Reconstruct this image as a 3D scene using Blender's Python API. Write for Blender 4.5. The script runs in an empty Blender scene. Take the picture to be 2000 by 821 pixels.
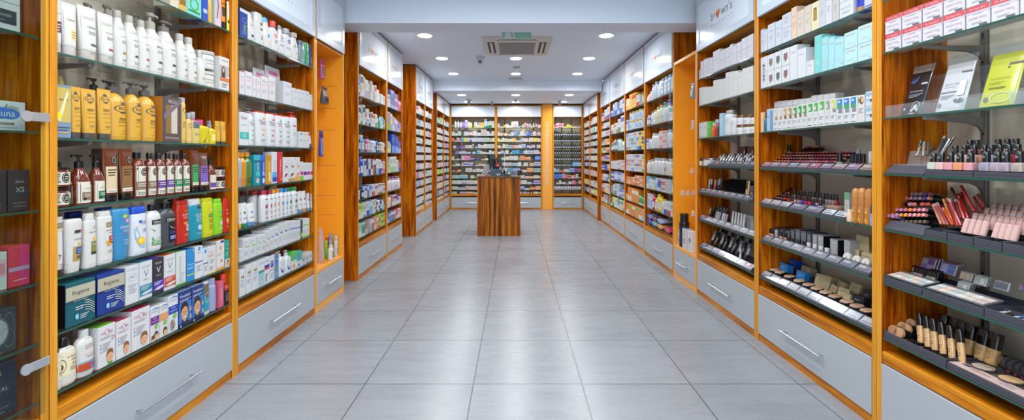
import bpy, math, random
from mathutils import Vector
random.seed(7)
S = bpy.context.scene
COL = S.collection
# camera model of the photograph: focal length in pixels, vanishing point, eye height
F, CX, CY, H = 892.0, 1006.5, 306.0, 1.26
PI = math.pi

# ------------------------------------------------------------------ materials
def lin(h):
    h = h.lstrip('#')
    if len(h) == 3: h = ''.join(c*2 for c in h)
    out = []
    for i in (0, 2, 4):
        c = int(h[i:i+2], 16)/255
        out.append(c/12.92 if c <= .04045 else ((c+.055)/1.055)**2.4)
    return (*out, 1)
MC = {}
def base_mat(name):
    m = bpy.data.materials.new(name); m.use_nodes = True
    nt = m.node_tree; b = nt.nodes['Principled BSDF']
    return m, nt, b
def mat(hexcol, rough=.38, metal=0.0, coat=0.0):
    k = (hexcol, rough, metal, coat)
    if k in MC: return MC[k]
    m, nt, b = base_mat('paint_'+hexcol.lstrip('#'))
    n = nt.nodes.new('ShaderNodeTexNoise'); n.inputs['Scale'].default_value = 60
    r = nt.nodes.new('ShaderNodeMapRange')
    r.inputs['To Min'].default_value = max(.02, rough-.02); r.inputs['To Max'].default_value = min(1, rough+.02)
    nt.links.new(n.outputs['Fac'], r.inputs['Value']); nt.links.new(r.outputs['Result'], b.inputs['Roughness'])
    c_ = lin(hexcol); k_ = 1 if metal else .72 if min(c_[:3]) > .35 and max(c_[:3])-min(c_[:3]) < .3 else .86
    b.inputs['Base Color'].default_value = (c_[0]*k_, c_[1]*k_, c_[2]*k_, 1); b.inputs['Metallic'].default_value = metal
    b.inputs['Coat Weight'].default_value = coat; b.inputs['Coat Roughness'].default_value = .08
    MC[k] = m
    return m
def paper(h): return mat(h, .45)
def glossy(h): return mat(h, .18, 0, .3)
def metal(h, r=.25): return mat(h, r, 1)
def clear(hexcol='#e6f2ee', gloss=.12, tint=1.0, fac=0.0):
    """architectural glass: tinted transparency plus a fresnel reflection"""
    k = ('clear', hexcol, gloss, fac)
    if k in MC: return MC[k]
    m = bpy.data.materials.new('clear_'+hexcol.lstrip('#')); m.use_nodes = True
    nt = m.node_tree; nt.nodes.clear(); N = nt.nodes.new
    o = N('ShaderNodeOutputMaterial'); t = N('ShaderNodeBsdfTransparent'); t.inputs['Color'].default_value = lin(hexcol)
    g = N('ShaderNodeBsdfGlossy'); g.inputs['Roughness'].default_value = .04
    lw = N('ShaderNodeFresnel'); lw.inputs['IOR'].default_value = 1.45
    ge = N('ShaderNodeNewGeometry'); sb = N('ShaderNodeMath'); sb.operation = 'SUBTRACT'; sb.inputs[0].default_value = 1
    nt.links.new(ge.outputs['Backfacing'], sb.inputs[1]); ml = N('ShaderNodeMath'); ml.operation = 'MULTIPLY'
    nt.links.new(sb.outputs[0], ml.inputs[0]); nt.links.new(lw.outputs['Fac'], ml.inputs[1])
    mx = N('ShaderNodeMixShader'); nt.links.new(ml.outputs[0], mx.inputs['Fac'])
    nt.links.new(t.outputs[0], mx.inputs[1]); nt.links.new(g.outputs[0], mx.inputs[2])
    last = mx
    if fac > 0:
        d = N('ShaderNodeBsdfDiffuse'); d.inputs['Color'].default_value = lin(hexcol)
        m2 = N('ShaderNodeMixShader'); m2.inputs['Fac'].default_value = fac
        nt.links.new(mx.outputs[0], m2.inputs[1]); nt.links.new(d.outputs[0], m2.inputs[2]); last = m2
    nt.links.new(last.outputs[0], o.inputs['Surface'])
    MC[k] = m
    return m
def wood(name, axis, c0, c1, c2, rough=.3, stretch=1.6, across=26, lo=.32, hi=.68):
    """veneer with stripes running along one local axis (0, 1, 2)"""
    k = ('wood', name, axis)
    if k in MC: return MC[k]
    m, nt, b = base_mat(name); N = nt.nodes.new; L = nt.links.new
    tc = N('ShaderNodeTexCoord'); oi = N('ShaderNodeObjectInfo')
    mp = N('ShaderNodeMapping')
    sc = [across]*3; sc[axis] = stretch
    mp.inputs['Scale'].default_value = sc
    mul = N('ShaderNodeMath'); mul.operation = 'MULTIPLY'; mul.inputs[1].default_value = 40
    L(oi.outputs['Random'], mul.inputs[0]); L(mul.outputs[0], mp.inputs['Location'])
    L(tc.outputs['Object'], mp.inputs['Vector'])
    n1 = N('ShaderNodeTexNoise'); n1.inputs['Scale'].default_value = 1.0; n1.inputs['Detail'].default_value = 3; n1.inputs['Distortion'].default_value = .5
    n2 = N('ShaderNodeTexNoise'); n2.inputs['Scale'].default_value = 4.5; n2.inputs['Detail'].default_value = 2
    L(mp.outputs[0], n1.inputs['Vector']); L(mp.outputs[0], n2.inputs['Vector'])
    mx = N('ShaderNodeMix'); mx.inputs[0].default_value = .35
    L(n1.outputs['Fac'], mx.inputs[2]); L(n2.outputs['Fac'], mx.inputs[3])
    cr = N('ShaderNodeValToRGB'); e = cr.color_ramp.elements
    e[0].position = lo; e[0].color = lin(c0); e[1].position = hi; e[1].color = lin(c2)
    x = e.new(.5); x.color = lin(c1)
    L(mx.outputs[0], cr.inputs['Fac']); L(cr.outputs['Color'], b.inputs['Base Color'])
    b.inputs['Roughness'].default_value = rough; b.inputs['Specular IOR Level'].default_value = .22
    MC[k] = m
    return m
W_V = wood('veneer_upright', 2, '#6e2600', '#ae5404', '#d68214', lo=.35, hi=.65)
W_H = wood('veneer_level', 0, '#884406', '#bf720e', '#dc9628')
W_E = wood('veneer_edge', 2, '#bc781c', '#d08e2a', '#e0a03a', across=60)
W_C = wood('veneer_counter', 2, '#4c1c00', '#944e04', '#c67c14', across=17, stretch=.55, lo=.38, hi=.62)
ORANGE = mat('#f6a52e', .22, 0, .3); ORANGE.node_tree.nodes['Principled BSDF'].inputs['Base Color'].default_value = lin('#f6a52e')
DRAWER = mat('#c4cad0', .28, 0, .2)
FRAME = mat('#c3ccd6', .3)
FROST = mat('#dde5ee', .12, 0, .6)
for _m, _c in ((FROST, '#dfe7f1'), (FRAME, '#c6d0db')): _m.node_tree.nodes['Principled BSDF'].inputs['Base Color'].default_value = lin(_c)
BACKB = mat('#f4ead6', .5)
STEEL = metal('#c9ccd0', .28)
RAIL = mat('#77746f', .4)
BRACK = mat('#85827e', .35)
GLASS = clear('#fafdfc')
GEDGE = mat('#25574a', .15, 0, .4)
TRAY = mat('#474952', .35)
BLACK = glossy('#131316')
WHITE = mat('#eef0f2', .32)

# ------------------------------------------------------------------ mesh builder
CH = {}
class MB:
    def __init__(s): s.v = []; s.f = []; s.m = []; s.mats = []
    def mi(s, m):
        if m not in s.mats: s.mats.append(m)
        return s.mats.index(m)
    def add(s, vs, fs, m, orient=None):
        b = len(s.v); i = s.mi(m)
        if orient is not None:
            o = Vector(orient); fl = []
            for f in fs:
                p = [Vector(vs[k]) for k in f]
                n = (p[1]-p[0]).cross(p[2]-p[0]); c = sum(p, Vector())/len(p)
                fl.append(f[::-1] if n.dot(c-o) < 0 else f)
            fs = fl
        s.v += [tuple(x) for x in vs]
        for f in fs: s.f.append(tuple(b+k for k in f)); s.m.append(i)
        return s
    def box(s, x0, x1, y0, y1, z0, z1, m, c=0.0, faces=None):
        """block; c = chamfer; faces = {'-y': material} gives a side its own material"""
        cx, cy, cz = (x0+x1)/2, (y0+y1)/2, (z0+z1)/2
        hx, hy, hz = abs(x1-x0)/2, abs(y1-y0)/2, abs(z1-z0)/2
        faces = faces or {}
        c = min(c, hx*.45, hy*.45, hz*.45)
        sg = [(a, b, d) for a in (-1, 1) for b in (-1, 1) for d in (-1, 1)]
        if c <= 0:
            vs = [(cx+a*hx, cy+b*hy, cz+d*hz) for a, b, d in sg]
            I = {k: i for i, k in enumerate(sg)}
            for ax, nm in ((0, 'x'), (1, 'y'), (2, 'z')):
                for sd in (-1, 1):
                    o = [q for q in range(3) if q != ax]
                    cyc = []
                    for p, q in ((-1, -1), (1, -1), (1, 1), (-1, 1)):
                        k = [0, 0, 0]; k[ax] = sd; k[o[0]] = p; k[o[1]] = q; cyc.append(I[tuple(k)])
                    s.add([vs[i] for i in cyc], [(0, 1, 2, 3)], faces.get(('-' if sd < 0 else '+')+nm, m), (cx, cy, cz))
            return s
        vs = []; I = {}
        hh = (hx, hy, hz)
        for k in sg:
            for ax in range(3):
                p = [k[q]*(hh[q] - (0 if q == ax else c)) for q in range(3)]
                I[(k, ax)] = len(vs); vs.append((cx+p[0], cy+p[1], cz+p[2]))
        fs = {}
        for ax, nm in ((0, 'x'), (1, 'y'), (2, 'z')):
            o = [q for q in range(3) if q != ax]
            for sd in (-1, 1):
                cyc = []
                for p, q in ((-1, -1), (1, -1), (1, 1), (-1, 1)):
                    k = [0, 0, 0]; k[ax] = sd; k[o[0]] = p; k[o[1]] = q; cyc.append(I[(tuple(k), ax)])
                fs.setdefault(faces.get(('-' if sd < 0 else '+')+nm, m), []).append(tuple(cyc))
        for ax in range(3):          # edges along ax
            o = [q for q in range(3) if q != ax]
            for p in (-1, 1):
                for q in (-1, 1):
                    k0 = [0]*3; k1 = [0]*3
                    k0[ax] = -1; k1[ax] = 1
                    for kk in (k0, k1): kk[o[0]] = p; kk[o[1]] = q
                    k0 = tuple(k0); k1 = tuple(k1)
                    fs.setdefault(m, []).append((I[(k0, o[0])], I[(k1, o[0])], I[(k1, o[1])], I[(k0, o[1])]))
        for k in sg: fs.setdefault(m, []).append((I[(k, 0)], I[(k, 1)], I[(k, 2)]))
        b = len(s.v); s.v += vs
        o = Vector((cx, cy, cz))
        for mm, ff in fs.items():
            i = s.mi(mm)
            for f in ff:
                p = [Vector(vs[j]) for j in f]
                n = (p[1]-p[0]).cross(p[2]-p[0]); cc = sum(p, Vector())/len(p)
                if n.dot(cc-o) < 0: f = f[::-1]
                s.f.append(tuple(b+j for j in f)); s.m.append(i)
        return s
    def loft(s, rings, m, N=18, cap0=True, cap1=True):
        """rings: (z, half width, half depth, roundness exponent[, cx, cy])"""
        vs = []; fs = []
        for r in rings:
            z, hw, hd, n = r[:4]; ox = r[4] if len(r) > 4 else 0; oy = r[5] if len(r) > 5 else 0
            for k in range(N):
                a = 2*PI*(k+.5)/N; c, q = math.cos(a), math.sin(a)
                vs.append((ox+hw*math.copysign(abs(c)**(2/n), c), oy+hd*math.copysign(abs(q)**(2/n), q), z))
        R = len(rings)
        for i in range(R-1):
            for k in range(N):
                j = (k+1) % N
                fs.append((i*N+k, i*N+j, (i+1)*N+j, (i+1)*N+k))
        if cap0: fs.append(tuple(range(N))[::-1])
        if cap1: fs.append(tuple((R-1)*N+k for k in range(N)))
        return s.add(vs, fs, m)
    def cyl(s, p0, p1, r, m, N=12, r1=None):
        p0 = Vector(p0); p1 = Vector(p1); d = (p1-p0).normalized()
        a = d.orthogonal().normalized(); b = d.cross(a); r1 = r if r1 is None else r1
        vs = []
        for p, q in ((p0, r), (p1, r1)):
            for k in range(N):
                t = 2*PI*k/N; vs.append(p + a*q*math.cos(t) + b*q*math.sin(t))
        fs = [(k, (k+1) % N, N+(k+1) % N, N+k) for k in range(N)] + [tuple(range(N))[::-1], tuple(range(N, 2*N))]
        return s.add(vs, fs, m)
    def tube(s, pts, r, m, N=8):
        pts = [Vector(p) for p in pts]; vs = []; fs = []
        up = None
        for i, p in enumerate(pts):
            d = (pts[min(i+1, len(pts)-1)]-pts[max(i-1, 0)]).normalized()
            a = d.orthogonal().normalized() if up is None else (up - d*up.dot(d)).normalized()
            up = a; b = d.cross(a)
            for k in range(N):
                t = 2*PI*k/N; vs.append(p+a*r*math.cos(t)+b*r*math.sin(t))
        for i in range(len(pts)-1):
            for k in range(N):
                j = (k+1) % N; fs.append((i*N+k, i*N+j, (i+1)*N+j, (i+1)*N+k))
        fs += [tuple(range(N))[::-1], tuple((len(pts)-1)*N+k for k in range(N))]
        return s.add(vs, fs, m)
    def prism(s, poly, axis, a0, a1, m):
        """outline poly (two coordinates) extruded along axis"""
        def P(p, a): q = [p[0], p[1]]; q.insert(axis, a); return tuple(q)
        n = len(poly)
        vs = [P(p, a0) for p in poly]+[P(p, a1) for p in poly]
        fs = [(k, (k+1) % n, n+(k+1) % n, n+k) for k in range(n)] + [tuple(range(n))[::-1], tuple(range(n, 2*n))]
        ar = sum(poly[k][0]*poly[(k+1) % n][1]-poly[(k+1) % n][0]*poly[k][1] for k in range(n))
        if (ar < 0) != (axis == 1): fs = [f[::-1] for f in fs]
        return s.add(vs, fs, m)
    def rot(s, ax, ang, pivot=(0, 0, 0), start=0):
        from mathutils import Matrix
        M = Matrix.Translation(pivot) @ Matrix.Rotation(ang, 4, ax) @ Matrix.Translation([-q for q in pivot])
        for i in range(start, len(s.v)): s.v[i] = tuple(M @ Vector(s.v[i]))
        return s
    def mesh(s, name, sharp=35):
        me = bpy.data.meshes.new(name)
        me.from_pydata(s.v, [], s.f)
        for m in s.mats: me.materials.append(m)
        me.polygons.foreach_set('material_index', s.m)
        me.polygons.foreach_set('use_smooth', [True]*len(s.f))
        me.update()
        me.set_sharp_from_angle(angle=math.radians(sharp))
        return me
    def build(s, name, parent=None, loc=None, rz=0.0):
        o = bpy.data.objects.new(name, s.mesh(name)); COL.objects.link(o)
        if parent is not None: o.parent = parent; CH.setdefault(parent.name, []).append(o)
        if loc is not None: o.location = loc
        if rz: o.rotation_euler = (0, 0, rz)
        return o
def copy_thing(o):
    """copy of a thing with copies of its parts and sub-parts (shared meshes)"""
    def cp(x, par):
        c = x.copy(); COL.objects.link(c); c.parent = par
        if par is not None: CH.setdefault(par.name, []).append(c)
        for ch in list(CH.get(x.name, ())): cp(ch, c)
        return c
    return cp(o, None)
def tag(o, label=None, cat=None, group=None, kind=None):
    if label: o['label'] = label
    if cat: o['category'] = cat
    if group: o['group'] = group
    if kind: o['kind'] = kind
    return o
def empty(name, loc, rz=0.0):
    o = bpy.data.objects.new(name, None); o.empty_display_size = .05; COL.objects.link(o)
    o.location = loc; o.rotation_euler = (0, 0, rz)
    return o

# ------------------------------------------------------------------ lettering (built-in font turned into mesh)
TC = {}
def glyphs(txt):
    """outline triangles of a word: points in (x, z), width 1, centred; and its height / width"""
    if txt in TC: return TC[txt]
    cu = bpy.data.curves.new('lettering', 'FONT'); cu.body = txt; cu.resolution_u = 2
    ob = bpy.data.objects.new('lettering', cu)
    me = ob.to_mesh()
    vs = [(v.co.x, v.co.y) for v in me.vertices]; fs = [tuple(p.vertices) for p in me.polygons]
    ob.to_mesh_clear(); bpy.data.objects.remove(ob); bpy.data.curves.remove(cu)
    x0 = min(v[0] for v in vs); x1 = max(v[0] for v in vs); y0 = min(v[1] for v in vs); y1 = max(v[1] for v in vs)
    w = x1-x0
    vs = [((a-(x0+x1)/2)/w, (b-(y0+y1)/2)/w) for a, b in vs]
    TC[txt] = (vs, fs, (y1-y0)/w)
    return TC[txt]
def prints(mb, ps, w, h, fy, z0=0.0, curved=False, off=.0004):
    """printing on the front of a thing of width w, height h (from z0); fy(x, z) = y of its surface there.
    ('r',u0,v0,u1,v1,col) block  ('e',u,v,ru,rv,col) disc  ('o',u,v,ru,rv,t,col) ring  ('t',text,u,v,width,col[,up]) lettering
    ('p',[(u,v)..],col) outline  ('l',u0,v0,u1,n,dv,col) lines of fine print"""
    X = lambda u: (min(.995, max(.005, u))-.5)*w
    Z = lambda v: z0+(v if z0 else min(.996, max(.004, v)))*h
    for i, p in enumerate(ps):
        o = off*(1+.6*i); k = p[0]; m = paper(p[-1]) if isinstance(p[-1], str) else p[-1]
        pt = lambda x, z: (x, fy(x, z)-o, z)
        if k == 'r':
            _, u0, v0, u1, v1 = p[:5]
            nx = 8 if curved else 1; nz = 5 if curved else 1
            vs = [pt(X(u0+(u1-u0)*a/nx), Z(v0+(v1-v0)*b/nz)) for b in range(nz+1) for a in range(nx+1)]
            fs = [(b*(nx+1)+a, b*(nx+1)+a+1, (b+1)*(nx+1)+a+1, (b+1)*(nx+1)+a) for b in range(nz) for a in range(nx)]
            mb.add(vs, fs, m)
        elif k == 'l':
            _, u0, v0, u1, n, dv = p[:6]
            for q in range(n):
                e = u1-(u1-u0)*(.35*((q*7) % 3)/2)
                v = v0-dv*q; nx = 4 if curved else 1
                vs = []
                for b in (0, 1):
                    for a in range(nx+1): vs.append(pt(X(u0+(e-u0)*a/nx), Z(v+(b-.5)*dv*.38)))
                mb.add(vs, [(a, a+1, nx+1+a+1, nx+1+a) for a in range(nx)], m)
        elif k == 'e':
            _, u, v, ru, rv = p[:5]; n = 18
            vs = [pt(X(u), Z(v))]+[pt(X(u+ru*math.cos(2*PI*a/n)), Z(v+rv*math.sin(2*PI*a/n))) for a in range(n)]
            mb.add(vs, [(0, 1+a, 1+(a+1) % n) for a in range(n)], m)
        elif k == 'o':
            _, u, v, ru, rv, t = p[:6]; n = 20
            vs = []
            for a in range(n):
                c, q = math.cos(2*PI*a/n), math.sin(2*PI*a/n)
                vs += [pt(X(u+ru*c), Z(v+rv*q)), pt(X(u+ru*(1-t)*c), Z(v+rv*(1-t)*q))]
            mb.add(vs, [(2*a, (2*a+2) % (2*n), (2*a+3) % (2*n), 2*a+1) for a in range(n)], m)
        elif k == 'p':
            vs = [pt(X(u), Z(v)) for u, v in p[1]]
            ar = sum(vs[a][0]*vs[(a+1) % len(vs)][2]-vs[(a+1) % len(vs)][0]*vs[a][2] for a in range(len(vs)))
            f = tuple(range(len(vs)))
            mb.add(vs, [f if ar > 0 else f[::-1]], m)
        elif k == 't':
            _, txt, u, v, wf = p[:5]; up = len(p) > 6
            g, fs, asp = glyphs(txt)
            sw = wf*w
            vs = []
            for a, b in g:
                x, z = (a*sw, b*sw) if not up else (-b*wf*h, a*wf*h)
                vs.append(pt(X(u)+x, Z(v)+z))
            m = paper(p[5])
            mb.add(vs, fs, m)
    return mb
# ------------------------------------------------------------------ room
XL, XR = -1.607, 1.668           # front planes of the near units
def tile_floor():
    m, nt, b = base_mat('floor_tiles'); N = nt.nodes.new; L = nt.links.new
    tc = N('ShaderNodeTexCoord'); sp = N('ShaderNodeSeparateXYZ'); L(tc.outputs['Object'], sp.inputs[0])
    def math_(op, a, c=None):
        n = N('ShaderNodeMath'); n.operation = op
        for i, q in enumerate((a, c)):
            if q is None: continue
            if isinstance(q, (int, float)): n.inputs[i].default_value = q
            else: L(q, n.inputs[i])
        return n.outputs[0]
    ids = []; joints = []
    for ax, off in ((0, .2317), (1, -2.527)):
        t = math_('DIVIDE', math_('ADD', sp.outputs[ax], off+60.0), .6)
        ids.append(math_('FLOOR', t))
        fr = math_('FRACT', t)
        d = math_('MINIMUM', fr, math_('SUBTRACT', 1.0, fr))
        joints.append(math_('LESS_THAN', d, .005))
    j = math_('MAXIMUM', joints[0], joints[1])
    cb = N('ShaderNodeCombineXYZ'); L(ids[0], cb.inputs[0]); L(ids[1], cb.inputs[1])
    wn = N('ShaderNodeTexWhiteNoise'); L(cb.outputs[0], wn.inputs['Vector'])
    off = N('ShaderNodeVectorMath'); off.operation = 'MULTIPLY_ADD'
    off.inputs[1].default_value = (9, 9, 9); L(wn.outputs['Color'], off.inputs[0]); L(tc.outputs['Object'], off.inputs[2])
    mp = N('ShaderNodeMapping'); mp.inputs['Scale'].default_value = (1.2, 11, 1); L(off.outputs[0], mp.inputs['Vector'])
    n1 = N('ShaderNodeTexNoise'); n1.inputs['Scale'].default_value = 1.6; n1.inputs['Detail'].default_value = 6; n1.inputs['Roughness'].default_value = .62
    L(mp.outputs[0], n1.inputs['Vector'])
    n2 = N('ShaderNodeTexNoise'); n2.inputs['Scale'].default_value = 2.2; n2.inputs['Detail'].default_value = 4; L(off.outputs[0], n2.inputs['Vector'])
    mx = N('ShaderNodeMix'); mx.inputs[0].default_value = .45; L(n1.outputs['Fac'], mx.inputs[2]); L(n2.outputs['Fac'], mx.inputs[3])
    cr = N('ShaderNodeValToRGB'); e = cr.color_ramp.elements
    e[0].position = .3; e[0].color = lin('#7e8288'); e[1].position = .7; e[1].color = lin('#90949a')
    L(mx.outputs[0], cr.inputs[0])
    mc = N('ShaderNodeMix'); mc.data_type = 'RGBA'; L(j, mc.inputs[0]); L(cr.outputs[0], mc.inputs[6]); mc.inputs[7].default_value = lin('#4e5053')
    L(mc.outputs[2], b.inputs['Base Color'])
    rg = N('ShaderNodeMapRange'); rg.inputs['To Min'].default_value = .2; rg.inputs['To Max'].default_value = .36
    L(n1.outputs['Fac'], rg.inputs[0]); L(rg.outputs[0], b.inputs['Roughness'])
    bp = N('ShaderNodeBump'); bp.inputs['Strength'].default_value = .25; bp.inputs['Distance'].default_value = .002; bp.invert = True
    L(j, bp.inputs['Height']); L(bp.outputs[0], b.inputs['Normal'])
    return m
def plaster(name, col):
    m, nt, b = base_mat(name); N = nt.nodes.new
    n = N('ShaderNodeTexNoise'); n.inputs['Scale'].default_value = 180
    bp = N('ShaderNodeBump'); bp.inputs['Strength'].default_value = .04
    nt.links.new(n.outputs['Fac'], bp.inputs['Height']); nt.links.new(bp.outputs[0], b.inputs['Normal'])
    b.inputs['Base Color'].default_value = lin(col); b.inputs['Roughness'].default_value = .6
    return m
PLAS = plaster('painted_plaster', '#dfe9f6')
Y0, Y1 = -1.6, 11.3
def struct(name, mb, label=None):
    o = mb.build(name); o['kind'] = 'structure'
    if label: o['label'] = label
    return o
struct('floor', MB().box(-2.3, 2.3, Y0, Y1, -.08, 0, tile_floor()), 'grey stone-look floor tiles with thin joints')
struct('wall_left', MB().box(-2.3, -2.2, Y0, Y1, 0, 2.97, PLAS), 'white plaster wall behind the left shelving')
struct('wall_right', MB().box(2.2, 2.3, Y0, Y1, 0, 2.97, PLAS), 'white plaster wall behind the right shelving')
struct('wall_back', MB().box(-2.2, 2.2, 11.18, Y1, 0, 2.97, PLAS), 'white plaster wall behind the medicine shelves')
struct('ceiling', MB().box(-2.2, 2.2, 4.62, 8.72, 2.72, 2.8, PLAS), 'white ceiling with round downlights over the aisle')
struct('ceiling_front', MB().box(-2.2, 2.2, Y0, 4.3, 2.95, 3.03, PLAS), 'white ceiling over the shop front')
struct('trim_1', MB().box(-2.2, 2.2, 4.3, 4.62, 2.518, 3.0, PLAS), 'white boxed beam crossing the shop')
struct('trim_2', MB().box(-2.2, 1.655, 8.70, 8.96, 2.515, 2.9, PLAS).box(-2.2, 2.2, 8.96, 11.18, 2.515, 2.9, PLAS), 'lowered white ceiling before the back shelves')
# unseen shop front behind the viewer; wide glazed opening added to admit sky light
wf = MB().box(-2.2, -1.9, Y0, Y0+.12, 0, 2.95, PLAS).box(1.9, 2.2, Y0, Y0+.12, 0, 2.95, PLAS).box(-1.9, 1.9, Y0, Y0+.12, 2.6, 2.95, PLAS).box(-1.9, 1.9, Y0, Y0+.12, 0, .1, PLAS)
struct('wall_front', wf, 'shop front wall around the added window')
struct('added_window_1', MB().box(-1.9, 1.9, Y0+.05, Y0+.06, .1, 2.6, clear('#f2f6f5')), 'unseen clear window added to let sky light in')

# ------------------------------------------------------------------ walls of shelving
class Wall:
    """side 'L', 'R' or 'B'; plane = distance of the unit fronts from the aisle axis (or from the viewer for 'B')"""
    def __init__(s, side, plane): s.side, s.plane = side, plane
    rz = property(lambda s: {'L': PI/2, 'R': -PI/2, 'B': 0}[s.side])
    def at(s, along, t, z):          # t = distance behind the front plane
        if s.side == 'L': return (-s.plane-t, along, z)
        if s.side == 'R': return (s.plane+t, along, z)
        return (along, s.plane+t, z)
    def along(s, px, t=.03):         # where on the shelf front a picture column lies
        if s.side == 'L': return F*(s.plane+t)/(CX-px)
        if s.side == 'R': return F*(s.plane+t)/(px-CX)
        return (px-CX)*(s.plane+t)/F
    def height(s, px, y, t=.03):
        Y = s.plane+t if s.side == 'B' else s.along(px, t)
        return H+(CY-y)*Y/F
WL, WR = Wall('L', -XL), Wall('R', XR)
ORD = 'zeroth first second third fourth fifth sixth seventh eighth ninth tenth eleventh twelfth thirteenth fourteenth fifteenth sixteenth seventeenth eighteenth nineteenth'.split()
def ordinal(n):
    if n < 20: return ORD[n]
    t = {2: 'twent', 3: 'thirt', 4: 'fort', 5: 'fift', 6: 'sixt', 7: 'sevent', 8: 'eight', 9: 'ninet'}[n//10]
    return t+'ieth' if n % 10 == 0 else t+'y-'+ORD[n % 10]

LOGO_G = '#6c7d7b'
def logo(parent, w, zc, y, x=0):
    """shop lettering on a cupboard door: grey word with an orange heart for its o"""
    mb = MB(); fy = lambda a, b: y
    W = w
    ps = [('r', -.05, -.4, 1.05, 1.1, FROST), ('t', 'br', .13, .5, .2, LOGO_G), ('t', "wn's", .7, .5, .46, LOGO_G)]
    pts = []
    for k in range(24):
        t = 2*PI*k/24; pts.append((16*math.sin(t)**3/17, (13*math.cos(t)-5*math.cos(2*t)-2*math.cos(3*t)-math.cos(4*t))/17))
    ps.append(('p', [(.335+a*.095, .47+b*.38) for a, b in pts], '#e07030'))
    ps.append(('p', [(.335+a*.07, .64+b*.14) for a, b in pts], '#f4c060'))
    for i, c in enumerate('PHARMACY'): ps.append(('t', c, .06+.125*i, -.14, .034, LOGO_G))
    prints(mb, ps, W, W*.3, fy, zc-W*.15)
    mb.v = [(a+x, b, c) for a, b, c in mb.v]
    return mb.build('shop_logo', parent)
def handle(parent, L, z, y=-.003):
    mb = MB()
    mb.cyl((-L/2, y-.034, z), (L/2, y-.034, z), .006, STEEL, 10)
    for sx in (-1, 1): mb.cyl((sx*(L/2-.025), y, z), (sx*(L/2-.025), y-.034, z), .0045, STEEL, 8)
    return mb.build('drawer_handle', parent)
TH = .027
def unit(wall, a, b, shelves, label, depth=.30, height=2.70, door=(2.215, 2.69), drawer=(.05, .318), hl=.37, rails=True,
         framed=True, name='shelving_unit', logo_on=True, back=BACKB, orange=False, cross=True, gdepth=None, two_doors=False, rail_at=.19, opener=True):
    """bay between positions a < b along the wall; local x runs to the right as one faces it, y into the wall"""
    W = b-a-.002; c = (a+b)/2
    r = empty(name, wall.at(c, 0, 0), wall.rz); tag(r, label, 'shelving', 'shelving bays along the walls')
    wv, wh, we = (ORANGE,)*3 if orange else (W_V, W_H, W_E)
    for sx in (-1, 1):
        x0, x1 = sorted((sx*W/2, sx*(W/2-TH)))
        o = MB().box(x0, x1, .0, depth+.02, 0, height, wv, faces={'-y': we}).build('side_panel', r)
    MB().box(-W/2+TH, W/2-TH, depth, depth+.018, .3, height-.02, back if not orange else ORANGE).build('back_panel', r)
    MB().box(-W/2+TH, W/2-TH, .002, depth, .322, .375, wh, c=.002).build('base_board', r)
    MB().box(-W/2+TH, W/2-TH, .004, .05, 0, drawer[0]-.004, wh).build('plinth', r)
    MB().box(-W/2+TH, W/2-TH, .0, depth, height-.022, height, wh).build('top_board', r)
    if door:
        MB().box(-W/2+TH, W/2-TH, .02, depth, door[0]-.004, door[0]+.018, wh).build('cupboard_floor', r)
    n = 2 if two_doors else 1
    iw = W-2*TH
    for q in range(n):
        x0 = -W/2+TH+q*iw/n+.002; x1 = x0+iw/n-.004; xm = (x0+x1)/2
        d = MB().box(x0, x1, -.003, .016, drawer[0], drawer[1], DRAWER, c=.0015).build('drawer', r)
        hh = handle(d, hl, (drawer[0]+drawer[1])/2+.0)
        hh.location.x = xm
        if door:
            fw = .055 if framed else 0
            dm = MB()
            if framed:
                z0, z1 = door
                dm.box(x0, x1, -.012, .010, z0, z0+fw, FRAME, c=.0015).box(x0, x1, -.012, .010, z1-fw, z1, FRAME, c=.0015)
                dm.box(x0, x0+fw, -.012, .010, z0+fw, z1-fw, FRAME, c=.0015).box(x1-fw, x1, -.012, .010, z0+fw, z1-fw, FRAME, c=.0015)
                dd = dm.build('cupboard_door', r)
                MB().box(x0+fw, x1-fw, -.004, .004, door[0]+fw, door[1]-fw, FROST).build('frosted_panel', dd)
                if logo_on: logo(dd, min(.42, (x1-x0)*.5), (door[0]+door[1])/2-.01, -.0045, xm)
            else:
                dm.box(x0, x1, -.006, .012, door[0], door[1], FROST, c=.0015).build('cupboard_door', r)
    if rails:
        for sx in (-1, 1):
            x = sx*(W/2-rail_at)
            m = MB().box(x-.013, x+.013, depth-.016, depth, .376, (door[0] if door else height)-.03, RAIL, c=.002)
            z = .45
            while z < 2.15:
                m.box(x-.003, x+.003, depth-.0165, depth-.0158, z, z+.028, BLACK); z += .1
            m.build('rail', r)
    gd = gdepth or depth-.022
    for z in shelves:
        g = MB().box(-W/2+TH+.003, W/2-TH-.003, .004, .004+gd, z-.008, z, GLASS, faces={'-y': GEDGE}).build('glass_shelf', r)
        if rails:
            for sx in (-1, 1):
                x = sx*(W/2-rail_at)
                poly = [(.035, z-.0085), (depth-.017, z-.0085), (depth-.017, z-.075), (depth-.035, z-.05), (depth-.07, z-.036), (.04, z-.020)]
                MB().prism(poly, 0, x-.006, x+.006, BRACK).build('shelf_bracket', g)
    return r

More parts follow.
